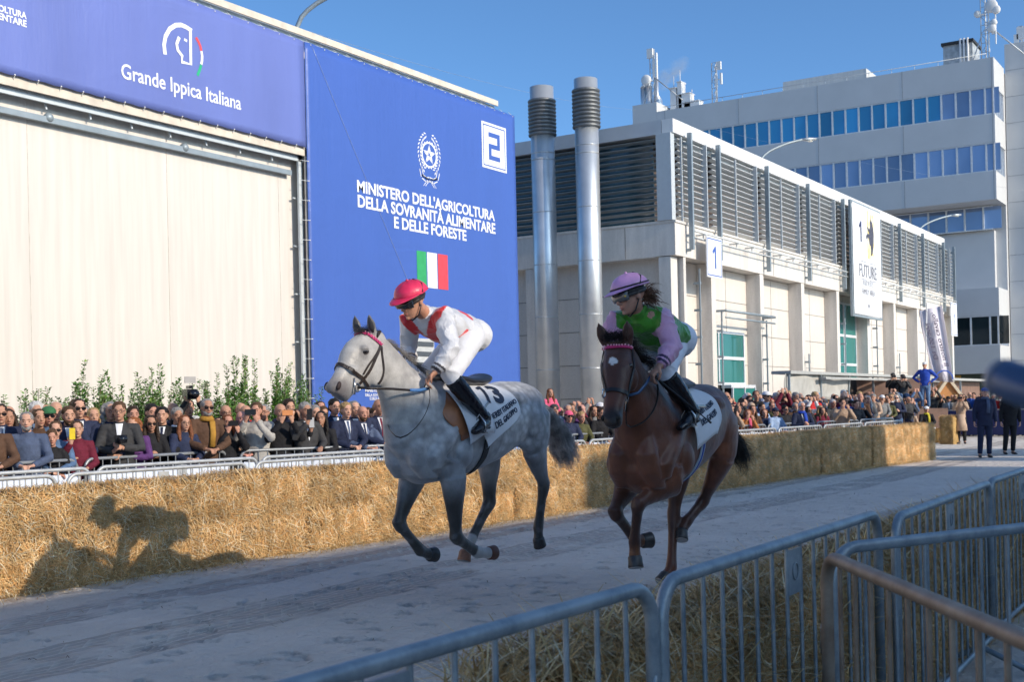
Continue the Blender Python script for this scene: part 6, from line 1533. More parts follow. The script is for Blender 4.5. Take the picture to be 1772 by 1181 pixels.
bay = {'name': 'bay horse', 'hn': hn_b,
 'fore': {-1: [fb.L(-.50, -.16, 1.08), Sb(1104.5, 872, -.88), Sb(1098, 938, -.80), Sb(1099, 966, -.80), Sb(1101, 990, -.82)],
          1: [fb.L(-.52, .16, 1.06), Sb(1063.5, 887, -.82), Sb(1099, 935, -.55), Sb(1113, 937, -.46), Sb(1127, 935, -.40)]},
 'hind': {-1: [fb.L(.66, -.18, 1.18), Sb(1217, 868, .72), Sb(1189, 902, .50), Sb(1179, 921, .42), Sb(1179, 940, .38)],
          1: [fb.L(.52, .13, 1.1), Sb(1166, 889, .45), Sb(1162, 984, .28), Sb(1152, 998, .22), Sb(1143, 1010, .17)]},
 'neck': [(fb.L(-.34, 0, 1.74), fb.L(-.84, 0, 1.16), .21), (fb.L(-.52, 0, 1.84), fb.L(-.93, 0, 1.36), .165), (Sb(1098, 630, -.75), Sb(1086, 715, -1.02), .125), (Sb(1088, 604, -.88), Sb(1080, 685, -1.08), .105), (Sb(1078, 588, -.99), Sb(1074, 655, -1.12), .09)],
 'head': [hb(0, 1068, .05, .08, .065), hb(1, 1068, .09, .12, .092), hb(2, 1068, .105, .15, .108), hb(3, 1067, .09, .155, .098), hb(4, 1064, .078, .11, .080), hb(5, 1061, .07, .085, .066), hb(6, 1060, .066, .075, .067), hb(7, 1061, .05, .065, .058), hb(8, 1062, .025, .04, .035)],
 'bumps': [], 'ears': []}
bh = [((Vector(t)+Vector(b))/2) for t, b, h in bay['head']]
for g in (-1, 1):
    bay['bumps'] += [(bh[2]+hn_b*g*.088+hf_b*.03, (.03, .03, .028)), (bh[6]+hn_b*g*.04+hf_b*.03, (.03, .03, .035)), (bh[3]+hn_b*g*.07-hf_b*.07, (.05, .05, .09))]
bay['ears'] = [(Sb(1088, 593, -1.03), Sb(1084.5, 552, -1.07), RGT*1.0, hf_b, 1.25), (Sb(1047, 594, -1.03), Sb(1034.5, 556, -1.07), RGT*1.0+UPV*.3, hf_b, 1.25)]
_bcor = [bay['fore'][-1][3], bay['fore'][1][3]]
def btint(co):
    a, w, z = fb.loc(co)
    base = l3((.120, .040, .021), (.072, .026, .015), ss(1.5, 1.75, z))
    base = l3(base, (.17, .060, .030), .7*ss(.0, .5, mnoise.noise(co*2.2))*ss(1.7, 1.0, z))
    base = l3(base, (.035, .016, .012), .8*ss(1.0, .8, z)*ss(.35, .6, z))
    for p in _bcor:
        base = l3(base, (.14, .055, .022), .9*ss(.12, .05, (co-p).length))
    if (co-bh[7]).length < .16: base = l3(base, (.016, .010, .009), ss(.16, .08, (co-bh[7]).length))
    d = (co-STAR); r = d.length + .012*mnoise.noise(co*60)
    base = l3(base, (.6, .58, .56), ss(.036, .028, r))
    return (*base, .35*ss(.0, .5, a))
STAR = Sb(1061, 625, -1.15)+hf_b*.085
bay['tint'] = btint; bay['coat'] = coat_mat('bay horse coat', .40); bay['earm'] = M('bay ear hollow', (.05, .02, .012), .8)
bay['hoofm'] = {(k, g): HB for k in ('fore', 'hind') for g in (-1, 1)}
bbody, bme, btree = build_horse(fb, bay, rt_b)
KH = lambda o: keep(o, rt_b)
_st = snap(btree, 1061, 625, 0)
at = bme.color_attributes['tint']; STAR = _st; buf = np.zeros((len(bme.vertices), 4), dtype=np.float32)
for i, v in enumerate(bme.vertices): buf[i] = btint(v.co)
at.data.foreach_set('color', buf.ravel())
for g, xy in ((-1, (1094, 631)), (1, (1040, 633))):
    P = bh[2]+hn_b*(-g)*(-.098)*(1)+hf_b*.038
    b = MB(); b.ell(P, .019, None, 12, 8); KH(b.obj('eye', EYEM))
for g in (-1, 1):
    P = bh[6]+hn_b*g*.052+hf_b*.052-V(0, 0, .0); b = MB(); b.ell(P, (.013, .013, .021), None, 10, 7); KH(b.obj('nostril', M('nostril black', (.006, .005, .005), .8)))
rng = random.Random(9); b = MB()
for i in range(620):
    t = rng.random()**1.1; P = Sb(lerp(1078, 1116, t), lerp(586, 640, t), lerp(-1.0, -.55, t))
    d = fb.ax*rng.uniform(.3, 1.2)+V(0, 0, rng.uniform(-.1, .7))-fb.n*rng.uniform(-.2, 1.4)
    hair(b, P, d, rng.uniform(.04, .17), .0016, rng.uniform(.15, .5), rng, 5, .13)
for i in range(500):
    P = Sb(rng.uniform(1050, 1086), rng.uniform(578, 592), -1.05)
    hair(b, P, hn_b*rng.uniform(-.7, .9)+V(0, 0, rng.uniform(.1, 1))+hf_b*rng.uniform(-.2, .6), rng.uniform(.03, .09), .0015, .45, rng, 5, .15)
KH(b.obj('mane', M('dark bay mane hair', (.018, .010, .008), .5, 0, .3)))
tp = [fb.L(.98, 0, 1.50), Sb(1266, 752, 1.0), Sb(1272, 768, 1.03), Sb(1277, 782, 1.05), Sb(1284, 792, 1.06), Sb(1290, 797, 1.06)]
tail(fb, tp, [.04, .05, .07, .08, .07, .04], 900, rng, .20, .0018, KH, M('bay tail hair', (.014, .010, .009), .5, 0, .3), core=.45)
# bridle
br2 = thing('bridle', 'black leather bridle with pink beaded browband on the bay horse', 'bridle', tuple(bh[2])); KB2 = lambda o: keep(o, br2)
T_ = lambda x, y: snap(btree, x, y)
BL = M('black bridle leather', (.012, .011, .011), .35, 0, .2, 20, .2, 200)
b = MB(); flat(b, btree, onskin(btree, [T_(1049, 678), T_(1056, 675), T_(1066, 675), T_(1077, 678), T_(1086, 683)], .007, 20), .013); KB2(b.obj('noseband', BL))
b = MB(); flat(b, btree, onskin(btree, [T_(1044, 606), T_(1056, 603), T_(1070, 602), T_(1083, 602), T_(1092, 603)], .010, 20), .012); KB2(b.obj('browband', M('pink browband', (.55, .04, .16), .4)))
b = MB()
for p in onskin(btree, [T_(1046, 606), T_(1070, 602), T_(1090, 603)], .022, 13): b.ell(p, .0065, None, 6, 4)
KB2(b.obj('browband_beads', M('pale pink beads', (.8, .35, .45), .3)))
b = MB(); flat(b, btree, onskin(btree, [T_(1093, 604), T_(1095, 622), T_(1094, 645), T_(1089, 665), T_(1086, 684)], .007, 16), .010); flat(b, btree, onskin(btree, [T_(1043, 608), T_(1042, 630), T_(1043, 650), T_(1048, 675)], .007, 16), .010); KB2(b.obj('cheekpieces', BL))
rb_ = T_(1087, 684)-hf_b*(-.02)
b = MB()
for P in (rb_, bh[4]*1.0 - hn_b*(-.09) if False else bh[4]+(bh[4]-rb_)*1.0):
    b.tube([P+hf_b*.028*math.cos(t)+V(0, 0, 1)*.028*math.sin(t) for t in [2*PI*i/20 for i in range(20)]], .005, 6, 0, False, closed=True)
b.tube([T_(1086, 690), T_(1084, 700), T_(1083, 712)], [.009, .006, .008], 8); KB2(b.obj('bit', STEEL))
hb_n = Sb(1126, 651, -.93)
b = MB(); b.tube([rb_, snap(btree, 1100, 679, .03), snap(btree, 1112, 665, .03), hb_n], [(.010, .004)]*4, 8, 0); KB2(b.obj('reins', M('blue leather rein', (.03, .08, .18), .4)))
b = MB(); b.tube(resamp([rb_]+[snap(btree, x_, y_, .025) for x_, y_ in ((1086, 733), (1100, 735), (1117, 723), (1129, 703), (1133, 682), (1131, 665))]+[hb_n], 30), [(.008, .003)]*30, 8); KB2(b.obj('rein_loop', BL))
# saddle cloth, girth, saddle
sc2 = thing('saddle_cloth', 'white saddle cloth with small black lettering on the bay horse', 'saddle cloth', tuple(fb.L(0, 0, 1.75))); KC2 = lambda o: keep(o, sc2)
def bsr(q):
    a = abs(q); return (-.42+.12*ss(.1, .62, a), .10+.16*ss(0, .3, a)-.30*ss(.42, .62, a))
bcl = bvh(drape('cloth', fb, {'q': (-.5, .60), 's': bsr}, .022, .004, WHC, KC2, .035).data)
ctext('DERBY ITALIANO', fb, -.06, .37, .056, .001, R_(12), KC2, sx=.92, cloth=bcl); ctext('DEL GALOPPO', fb, -.06, .44, .056, .001, R_(12), KC2, sx=.92, cloth=bcl)
sd2 = thing('saddle', 'black race saddle with pale blue striped girth on the bay horse', 'saddle', tuple(fb.L(-.1, 0, 1.78))); KS2 = lambda o: keep(o, sd2)
b = MB(); b.loft([(fb.L(-.42, 0, 1.80), fb.n*.09, V(0, 0, .04)), (fb.L(-.3, 0, 1.79), fb.n*.13, V(0, 0, .045)), (fb.L(-.1, 0, 1.765), fb.n*.15, V(0, 0, .04)), (fb.L(.1, 0, 1.77), fb.n*.16, V(0, 0, .04)), (fb.L(.2, 0, 1.80), fb.n*.08, V(0, 0, .03))], 20); KS2(b.obj('seat', M('black saddle leather', (.015, .015, .018), .35)))
for dw, mt, w_, o_ in ((0, M('pale girth web', (.36, .42, .50), .7), .042, .008), (0, M('blue girth stripe', (.03, .07, .35), .7), .012, .0125)):
    b = MB(); rg = [fb.L(s, w, z) for s, w, z in ((-.10, -.30, 1.36), (-.11, -.29, 1.2), (-.13, -.22, 1.06), (-.15, 0, .98), (-.14, .22, 1.06), (-.13, .29, 1.3))]
    flat(b, btree, onskin(btree, rg, o_, 26), w_, .004); KS2(b.obj('girth', mt))
# rider
rb2 = thing('person', 'jockey in green and pink silks with lilac helmet riding the bay horse', 'jockey', tuple(fb.L(-.1, 0, 1.8)))
hf2 = (-_side*.80 - _vd*.55 - V(0, 0, .25)).normalized()
def jt_bay(tree):
    def f(co):
        best = 9; who = 't'
        Tn = [bs['spine'][0], bs['spine'][1], bs['spine'][2], bs['spine'][3], bs['spine'][4]]
        dt = min(segd(co, a, c)[0] for a, c in zip(Tn, Tn[1:]))
        for g in (-1, 1):
            S, E, Wd = bs['arm'][g][:3]; d1, t1 = segd(co, S, E); d2, t2 = segd(co, E, Wd)
            t = (co-Wd).dot((E-Wd).normalized()); d = (co-Wd).length
            if d < .12 and (.02 < t < .04 or .055 < t < .075): return (.03, .01, .06, 1)
            if d2 < .09 or (d1 < .105 and (t1 > .30 or (co-S).dot((S-bs['spine'][3]).normalized()) > .0)): return (.62, .33, .50, 1)
        return (.055, .26, .018, 1)
    return f
bs = {'head': (Sb(1091, 514, -.90), hf2, V(0, 0, 1)-_side*.12), 'hk': 1.07, 'sn': (RGT*.93-fb.n*0.35).normalized(),
 'spine': [Sb(1166, 588, -.24), Sb(1150, 582, -.40), Sb(1128, 567, -.58), Sb(1112, 552, -.73), Sb(1104, 541, -.79)],
 'arm': {-1: (Sb(1146, 553, -.70), Sb(1164, 600, -.74), Sb(1141, 635, -.90), (Sb(1124, 653, -.95)-Sb(1141, 635, -.90)), V(0, 0, -1)-hf_b*.2),
         1: (Sb(1068, 556, -.78), Sb(1055, 592, -.80), Sb(1075, 612, -.92), (Sb(1085, 624, -.95)-Sb(1075, 612, -.92)), V(0, 0, -1)-hf_b*.2)},
 'ts': {-1: 1, 1: -1},
 'leg': {-1: (Sb(1168, 588, -.24), Sb(1152, 645, -.72), Sb(1199, 712, -.44), Sb(1187, 732, -.54)),
         1: (Sb(1145, 586, -.22), Sb(1100, 640, -.62), Sb(1110, 700, -.3), Sb(1100, 720, -.4))},
 'skin': skin_mat('second rider skin', (.46, .25, .18)), 'hairm': M('auburn hair', (.11, .045, .02), .6), 'jmat': jm, 'jtint': jt_bay, 'bcol': (.74, .76, .84), 'bmat': bm_,
 'bootm': gs['bootm'], 'helm': M('lilac helmet silk', (.56, .30, .55), .4, 0, .12, 10, .3, 22), 'gog': M('clear grey goggles', (.10, .10, .10), .08, spec=.9), 'band': True, 'patch': -1}
Pb = build_rider(fb, bs, rb2)
b = MB(); rng = random.Random(3)
c0 = Pb(-.10, .02, -.02)
for i in range(160): hair(b, c0+V(rng.gauss(0, .02), rng.gauss(0, .02), rng.gauss(0, .025)), -hf2+V(rng.gauss(0, .4), rng.gauss(0, .4), rng.gauss(0, .4)), rng.uniform(.07, .13), .0035, .35, rng, 5, .2)
keep(b.obj('ponytail', bs['hairm']), rb2)
b = MB()
for g in (-1, 1):
    T = bs['leg'][g][3].lerp(bs['leg'][g][2], .35)-V(0, 0, .03)
    b.tube([T+fb.n*.055+V(0, 0, -.02), T+fb.n*.05+V(0, 0, .05), T+V(0, 0, .12), T-fb.n*.05+V(0, 0, .05), T-fb.n*.055+V(0, 0, -.02)], .007, 8); b.beam(T-fb.n*.06-V(0, 0, .025), T+fb.n*.06-V(0, 0, .025), .035, .01)
    b.tube([T+V(0, 0, .12), fb.L(-.18, g*.31, 1.6)], [(.013, .003)]*2, 8)
KS2(b.obj('stirrups', STEEL))
wh = MB(); wa = Sb(1134, 653, -.93); wb = Sb(1230, 732, -.42); wh.tube([wa, wa.lerp(wb, .1), wb.lerp(wa, .1), wb], [.009, .007, .004, .009], 8)
tag(wh.obj('riding_whip', M('black whip', (.012, .014, .016), .4)), 'thin black riding whip held by the jockey in pink and green', 'whip')
# ================================================================== PEOPLE
SKM = MO('spectator skin', .55, .10, 30, .05, 200, .35); CLM = MO('spectator cloth', .8, .22, 9, .45, 26, .2); HRM = MO('spectator hair', .6, .35, 40, .6, 90, .3)
SHO = M('dark shoes', (.02, .02, .022), .5); SHIRT = M('white shirt', (.78, .79, .82), .7, 0, .05); GLS = M('dark sunglasses', (.012, .012, .015), .12, spec=.8)
HC = V(0, -.03, 1.63)
def pose(p, sx):
    w = .185 if sx == 'm' else .16
    S = {g: V(g*w, .0, 1.42) for g in (-1, 1)}
    if p == 'rail': return {g: (S[g], V(g*(w+.07), -.13, 1.17), V(g*.07, -.36, 1.10), V(-g*.6, -.75, .0), V(0, .1, -1)) for g in (-1, 1)}
    if p == 'cross': return {g: (S[g], V(g*(w+.06), -.10, 1.16), V(-g*.05, -.28-.03*g, 1.12+.03*g), V(-g, -.1, 0), V(0, .3, -1)) for g in (-1, 1)}
    if p == 'phone': return {g: (S[g], V(g*(w+.07), -.22, 1.24), V(g*.075, -.33, 1.50), V(-g*.25, -.1, 1), V(-g*.3, 1, 0)) for g in (-1, 1)}
    if p == 'high': return {g: (S[g], V(g*(w+.06), -.24, 1.46), V(g*.07, -.30, 1.74), V(-g*.2, 0, 1), V(-g*.3, 1, 0)) for g in (-1, 1)}
    if p == 'one': return {-1: (S[-1], V(-(w+.06), -.20, 1.25), V(-.10, -.34, 1.46), V(.1, -.1, 1), V(0, 1, 0)), 1: (S[1], V(w+.07, -.08, 1.15), V(.10, -.33, 1.09), V(-.5, -.8, 0), V(0, .1, -1))}
    if p == 'clap': return {g: (S[g], V(g*(w+.08), -.08, 1.16), V(g*.05, -.28, 1.16+.02*g), V(-g*.45, -.6, .5), V(-g, 0, 0)) for g in (-1, 1)}
    if p == 'hips': return {g: (S[g], V(g*(w+.24), .06, 1.18), V(g*(w+.0), -.06, 1.0), V(-g*.7, -.3, -.5), V(0, 0, -1)) for g in (-1, 1)}
    return {g: (S[g], V(g*(w+.06), .03, 1.14), V(g*(w+.07), -.05, .88), V(0, -.1, -1), V(-g, 0, 0)) for g in (-1, 1)}
TPL = {}
def lapels(front):
    b = MB()
    for g in (-1, 1):
        rows = []
        for j in range(9):
            t = j/8; z = lerp(1.18, 1.475, t); xi = lerp(.004, .046, t)+.002; w = .012+.040*math.sin(min(1, t*1.15)*PI)**.8*(.4+.6*t)
            rows.append([front(g*(xi+w*i/3), z, .012 if i < 3 else .006) for i in range(4)])
        b.grid(rows)
    me = b.mesh('lapels'); me.materials.append(CLM); return me
def template(p, sx):
    key = (p, sx)
    if key in TPL: return TPL[key]
    sit = p.startswith('sit'); pp = p[4:] if sit else p
    A = pose(pp, sx); f = 1 if sx == 'm' else .9
    if sit: LG = {g: (V(g*.09, 0, .93), V(g*.13, -.42, .95), V(g*.12, -.44, .50), V(g*.13, -.58, .44)) for g in (-1, 1)}
    else: LG = {g: (V(g*.09, 0, .92), V(g*.10, -.02, .50), V(g*.11, .02, .085), V(g*.13, -.15, .03)) for g in (-1, 1)}
    sc3 = [(V(0, .0, .90), .16, .11), (V(0, .0, 1.05), .145*f, .10), (V(0, 0, 1.2), .16*f, .11), (V(0, .0, 1.34), .175*f, .105), (V(0, .01, 1.43), .14*f, .075), (V(0, .0, 1.48), .07, .06)]
    mb = MB(); head_mb(mb, HC, V(0, -1, 0), V(0, 0, 1), 1.0)
    mb.loft([(c, V(a, 0, 0), V(0, b, 0)) for c, a, b in sc3], 16); mb.tube([V(0, .0, 1.46), V(0, -.01, 1.56)], [.058, .052], 12)
    for g in (-1, 1):
        S, E, W, d, pn = A[g]; mb.tube([S*.8+V(0, 0, 1.42)*.2, S, S.lerp(E, .5), E, E.lerp(W, .5), W], [.04, .045, .038, .034, .030, .023], 10); hand_mb(mb, W, d, pn, g*(-1), .9, 1.0)
        H, Kn, An, T = LG[g]; mb.tube([H, H.lerp(Kn, .5), Kn, Kn.lerp(An, .35), An], [.085, .07, .05, .05, .035], 10); mb.tube([An, T], [.035, .025], 8)
    body = remesh(mb, .0105, 2, 'person body'); body.materials.append(SKM)
    mb = MB(); e = .028
    mb.loft([(V(0, 0, .86), V(.175, 0, 0), V(0, .125, 0)), (V(0, 0, .95), V(.178*f, 0, 0), V(0, .13, 0)), (V(0, 0, 1.08), V(.172*f, 0, 0), V(0, .125, 0)), (V(0, 0, 1.22), V(.19*f, 0, 0), V(0, .135, 0)), (V(0, 0, 1.34), V(.20*f, 0, 0), V(0, .13, 0)), (V(0, .01, 1.42), V(.17*f, 0, 0), V(0, .10, 0)), (V(0, .01, 1.475), V(.085, 0, 0), V(0, .075, 0)), (V(0, .005, 1.51), V(.066, 0, 0), V(0, .066, 0))], 20)
    for g in (-1, 1):
        S, E, W, d, pn = A[g]; mb.tube([S*.6+V(0, 0, 1.40)*.4, S, S.lerp(E, .4), E, E.lerp(W, .5), W.lerp(E, .05)], [.075, .076, .068, .060, .052, .042], 12)
    top = remesh(mb, .014, 3, 'jacket'); displace(top, lambda c: .006*mnoise.noise(c*12)+.006*(1-abs(mnoise.noise(Vector((c.x*14, c.y*14, c.z*24)))))**3-.003); top.materials.append(CLM)
    tr = bvh(top)
    mb = MB(); 
    if not sit: mb.loft([(V(0, 0, .80), V(.165, 0, 0), V(0, .12, 0)), (V(0, 0, .90), V(.168, 0, 0), V(0, .122, 0)), (V(0, 0, 1.0), V(.15*f, 0, 0), V(0, .11, 0))], 16)
    else: mb.loft([(V(0, .0, .84), V(.17, 0, 0), V(0, .13, 0)), (V(0, 0, .93), V(.168, 0, 0), V(0, .122, 0)), (V(0, 0, 1.0), V(.15*f, 0, 0), V(0, .11, 0))], 16)
    for g in (-1, 1):
        H, Kn, An, T = LG[g]; mb.tube([H, H.lerp(Kn, .4), Kn, Kn.lerp(An, .5), An.lerp(Kn, .05)], [.098, .09, .072, .064, .056], 12)
    trs = remesh(mb, .015, 2, 'trousers'); displace(trs, lambda c: .005*(1-abs(mnoise.noise(Vector((c.x*12, c.y*12, c.z*16)))))**3); trs.materials.append(CLM)
    mb = MB()
    for g in (-1, 1):
        H, Kn, An, T = LG[g]; mb.loft([(An+V(0, .05, -.03), V(.035, 0, 0), V(0, 0, .035)), (An+V(0, 0, -.03), V(.042, 0, 0), V(0, 0, .05)), (An.lerp(T, .6)+V(0, 0, -.01), V(.046, 0, 0), V(0, 0, .035)), (T+V(0, -.03, 0), V(.035, 0, 0), V(0, 0, .022))], 12)
    sh = mb.mesh('shoes'); sh.materials.append(SHO)
    def front(x, z, off):
        h = tr.ray_cast(Vector((x, -1.0, z)), Vector((0, 1, 0)))
        y = h[0].y if h[0] is not None and h[0].y < .02 and (h[0].y > -.16) else -.12
        return V(x, y-off, z)
    def wedge(z0, z1, w0, w1, off, nm, m):
        b = MB(); b.grid([[front(lerp(-1, 1, i/4)*lerp(w0, w1, j/8), lerp(z0, z1, j/8), off) for i in range(5)] for j in range(9)]); me = b.mesh(nm); me.materials.append(m); return me
    TPL[key] = (body, top, trs, sh, wedge(1.20, 1.48, .004, .046, .007, 'shirt_front', SHIRT), wedge(1.20, 1.475, .012, .018, .012, 'tie', CLM), lapels(front)); return TPL[key]
def hair_mesh(kind):
    mb = MB(); rng = random.Random(hash(kind) % 7 if False else len(kind)); f, u = V(0, -1, 0), V(0, 0, 1); c = HC
    if kind == 'short': mb.ell(c+V(0, .024, .046), (.0865, .103, .084)); mb.ell(c+V(0, .05, .0), (.081, .062, .07)); 
    if kind == 'full': mb.ell(c+V(0, .026, .056), (.089, .103, .084)); mb.ell(c+V(0, .05, .0), (.084, .07, .08))
    if kind == 'fringe': mb.loft([(c+V(0, .06, -.04), V(.07, 0, 0), V(0, .045, 0)), (c+V(0, .045, .0), V(.086, 0, 0), V(0, .068, 0)), (c+V(0, .048, .035), V(.084, 0, 0), V(0, .066, 0))], 16)
    if kind in ('long', 'curly', 'ponytail'):
        mb.ell(c+V(0, .026, .050), (.088, .102, .083)); mb.ell(c+V(0, .055, -.01), (.084, .062, .09))
        if kind == 'long':
            mb.loft([(c+V(0, .055, .0), V(.086, 0, 0), V(0, .062, 0)), (c+V(0, .06, -.10), V(.10, 0, 0), V(0, .055, 0)), (c+V(0, .06, -.22), V(.11, 0, 0), V(0, .045, 0)), (c+V(0, .07, -.30), V(.07, 0, 0), V(0, .02, 0))], 16)
            for g in (-1, 1): mb.tube([c+V(g*.072, -.005, .05), c+V(g*.088, .0, -.05), c+V(g*.098, -.03, -.16), c+V(g*.09, -.07, -.27)], [.022, .03, .034, .016], 10)
        if kind == 'curly':
            for k in range(16):
                a = R_(200*k/15-10); mb.ell(c+V(.098*math.cos(a), .035+.01*math.sin(k*3), .03+.085*math.sin(a)-.02), .036, None, 8, 6)
            for g in (-1, 1):
                for z in (-.02, -.07, -.12, -.16): mb.ell(c+V(g*(.092+.012*math.sin(z*60)), .02, z), .036, None, 8, 6)
        if kind == 'ponytail': mb.tube([c+V(0, .11, .05), c+V(.02, .16, .0), c+V(.03, .15, -.12)], [.03, .032, .014], 10)
    me = remesh(mb, .009, 1, 'hair'); displace(me, lambda q: .007*mnoise.noise(q*(26 if kind != 'curly' else 34))+.004*mnoise.noise(q*60)); me.materials.append(HRM); return me
HAIRS = {}
def hairm(k):
    if k not in HAIRS: HAIRS[k] = hair_mesh(k)
    return HAIRS[k]
def mk_misc():
    d = {}; P = lambda a, b, c: HC+V(b, -a, c)
    b = MB()
    for g in (-1, 1): b.ell(P(.079, g*.031, .006), (.0125, .009, .0075), None, 8, 6); b.tube([P(.094, g*.014, .028), P(.092, g*.034, .034), P(.078, g*.052, .028)], [.003, .0048, .002], 5)
    d['eyes'] = b.mesh('eyes'); d['eyes'].materials.append(M('dark eyes and brows', (.035, .022, .015), .4))
    b = MB(); b.tube([P(.090, -.024, -.057), P(.102, 0, -.058), P(.090, .024, -.057)], [.002, .0065, .002], 6); d['lips'] = b.mesh('lips'); d['lips'].materials.append(M('spectator lips', (.30, .09, .075), .5))
    b = MB()
    for g in (-1, 1): b.box(P(.097, g*.034, .006), (.052, .007, .033)); b.beam(P(.094, g*.06, .012), P(.0, g*.082, .012), .004, .006)
    b.box(P(.103, 0, .012), (.02, .005, .006)); d['sunglasses'] = b.mesh('sunglasses'); d['sunglasses'].materials.append(GLS)
    b = MB()
    for g in (-1, 1): b.tube([P(.100+.0, g*.034+.024*math.cos(t), .004+.017*math.sin(t)) for t in [2*PI*i/14 for i in range(14)]], .0022, 5, 0, False, closed=True); b.beam(P(.096, g*.058, .01), P(.0, g*.082, .012), .003, .004)
    b.box(P(.104, 0, .010), (.02, .004, .004)); d['glasses'] = b.mesh('glasses'); d['glasses'].materials.append(M('glasses frame', (.03, .03, .03), .3))
    b = MB(); rows = [[HC+V(.094*math.sin(R_(i*9))*math.cos(t), .014+.108*math.sin(R_(i*9))*math.sin(t), .052+.082*math.cos(R_(i*9))) for t in [2*PI*j/24 for j in range(25)]] for i in range(11)]; b.grid(rows)
    rows = [[HC+V(.085*math.sin(a)*(1-.08*i), -.088-(.075*i/3)*math.cos(a)**.8, .052-.012*i/3) for a in [R_(-75+150*j/12) for j in range(13)]] for i in range(4)]; b.grid(rows); d['cap'] = b.mesh('cap'); d['cap'].materials.append(CLM)
    b = MB(); b.ell(HC+V(0, .012, .058), (.115, .135, .105), None, 20, 12); d['helmet'] = b.mesh('helmet'); d['helmet'].materials.append(CLM)
    b = MB(); b.loft([(V(0, -.005, 1.455), V(.105, 0, 0), V(0, .105, 0)), (V(0, -.012, 1.49), V(.098, 0, 0), V(0, .10, 0)), (V(0, -.012, 1.525), V(.074, 0, 0), V(0, .080, 0))], 18); b.tube([V(.05, -.115, 1.46), V(.06, -.15, 1.3), V(.055, -.155, 1.12)], [(.04, .015)]*3, 8); d['scarf'] = b.mesh('scarf'); d['scarf'].materials.append(CLM)
    b = MB(); b.loft([(HC+V(0, -.038, -.115), V(.030, 0, 0), V(0, .028, 0)), (HC+V(0, -.040, -.09), V(.050, 0, 0), V(0, .052, 0)), (HC+V(0, -.034, -.065), V(.064, 0, 0), V(0, .060, 0)), (HC+V(0, -.022, -.048), V(.069, 0, 0), V(0, .062, 0))], 16); d['beard'] = b.mesh('beard'); d['beard'].materials.append(HRM)
    b = MB(); b.box(HC+V(0, -.135, .075), (.006, .006, .006)); return d
MISC = mk_misc()
PHM = {'black': M('black phone', (.015, .015, .018), .2), 'yellow': M('yellow phone case', (.75, .55, .02), .4), 'orange': M('orange phone case', (.55, .20, .06), .5), 'white': M('white phone', (.7, .7, .7), .3), 'blue': M('blue phone case', (.05, .25, .5), .4)}
b = MB(); b.box((0, 0, 0), (.073, .009, .150)); b.bx((-.028, .005, .035), (-.004, .008, .065)); PHV = b.mesh('phone')
b = MB(); b.box((0, 0, 0), (.150, .009, .073)); b.bx((.035, .005, -.028), (.065, .008, -.004)); PHH = b.mesh('phone')
COLN = {'navy': (.026, .034, .072), 'black': (.020, .020, .023), 'charcoal': (.055, .055, .058), 'grey': (.22, .22, .22), 'light grey': (.42, .40, .37), 'white': (.70, .70, .72), 'blue': (.04, .11, .40), 'royal blue': (.03, .08, .45), 'pale blue': (.33, .45, .65), 'slate blue': (.09, .12, .20), 'maroon': (.16, .02, .04), 'red': (.50, .03, .03), 'pink': (.70, .12, .22), 'beige': (.46, .33, .24), 'brown': (.10, .055, .035), 'olive': (.09, .09, .04), 'green': (.04, .14, .06), 'orange': (.50, .20, .07), 'purple': (.10, .04, .15), 'denim': (.10, .17, .30), 'yellow': (.6, .5, .05), 'mustard': (.42, .22, .04), 'teal': (.03, .2, .22), 'cream': (.62, .56, .46)}
HCOL = {'black': (.012, .010, .009), 'dark brown': (.035, .020, .012), 'brown': (.085, .045, .022), 'auburn': (.17, .06, .025), 'blond': (.36, .24, .11), 'grey': (.26, .25, .24), 'white': (.55, .54, .52), 'red': (.26, .09, .03)}
SKINS = [(.56, .31, .21), (.50, .27, .18), (.60, .34, .24), (.44, .23, .15), (.53, .27, .19)]
prng = random.Random(77); NP = [0]
def colour(o, c): q = prng.uniform(.9, 1.12); o.color = (*[min(1, x*q) for x in c], 1)
HTOP = 1.755
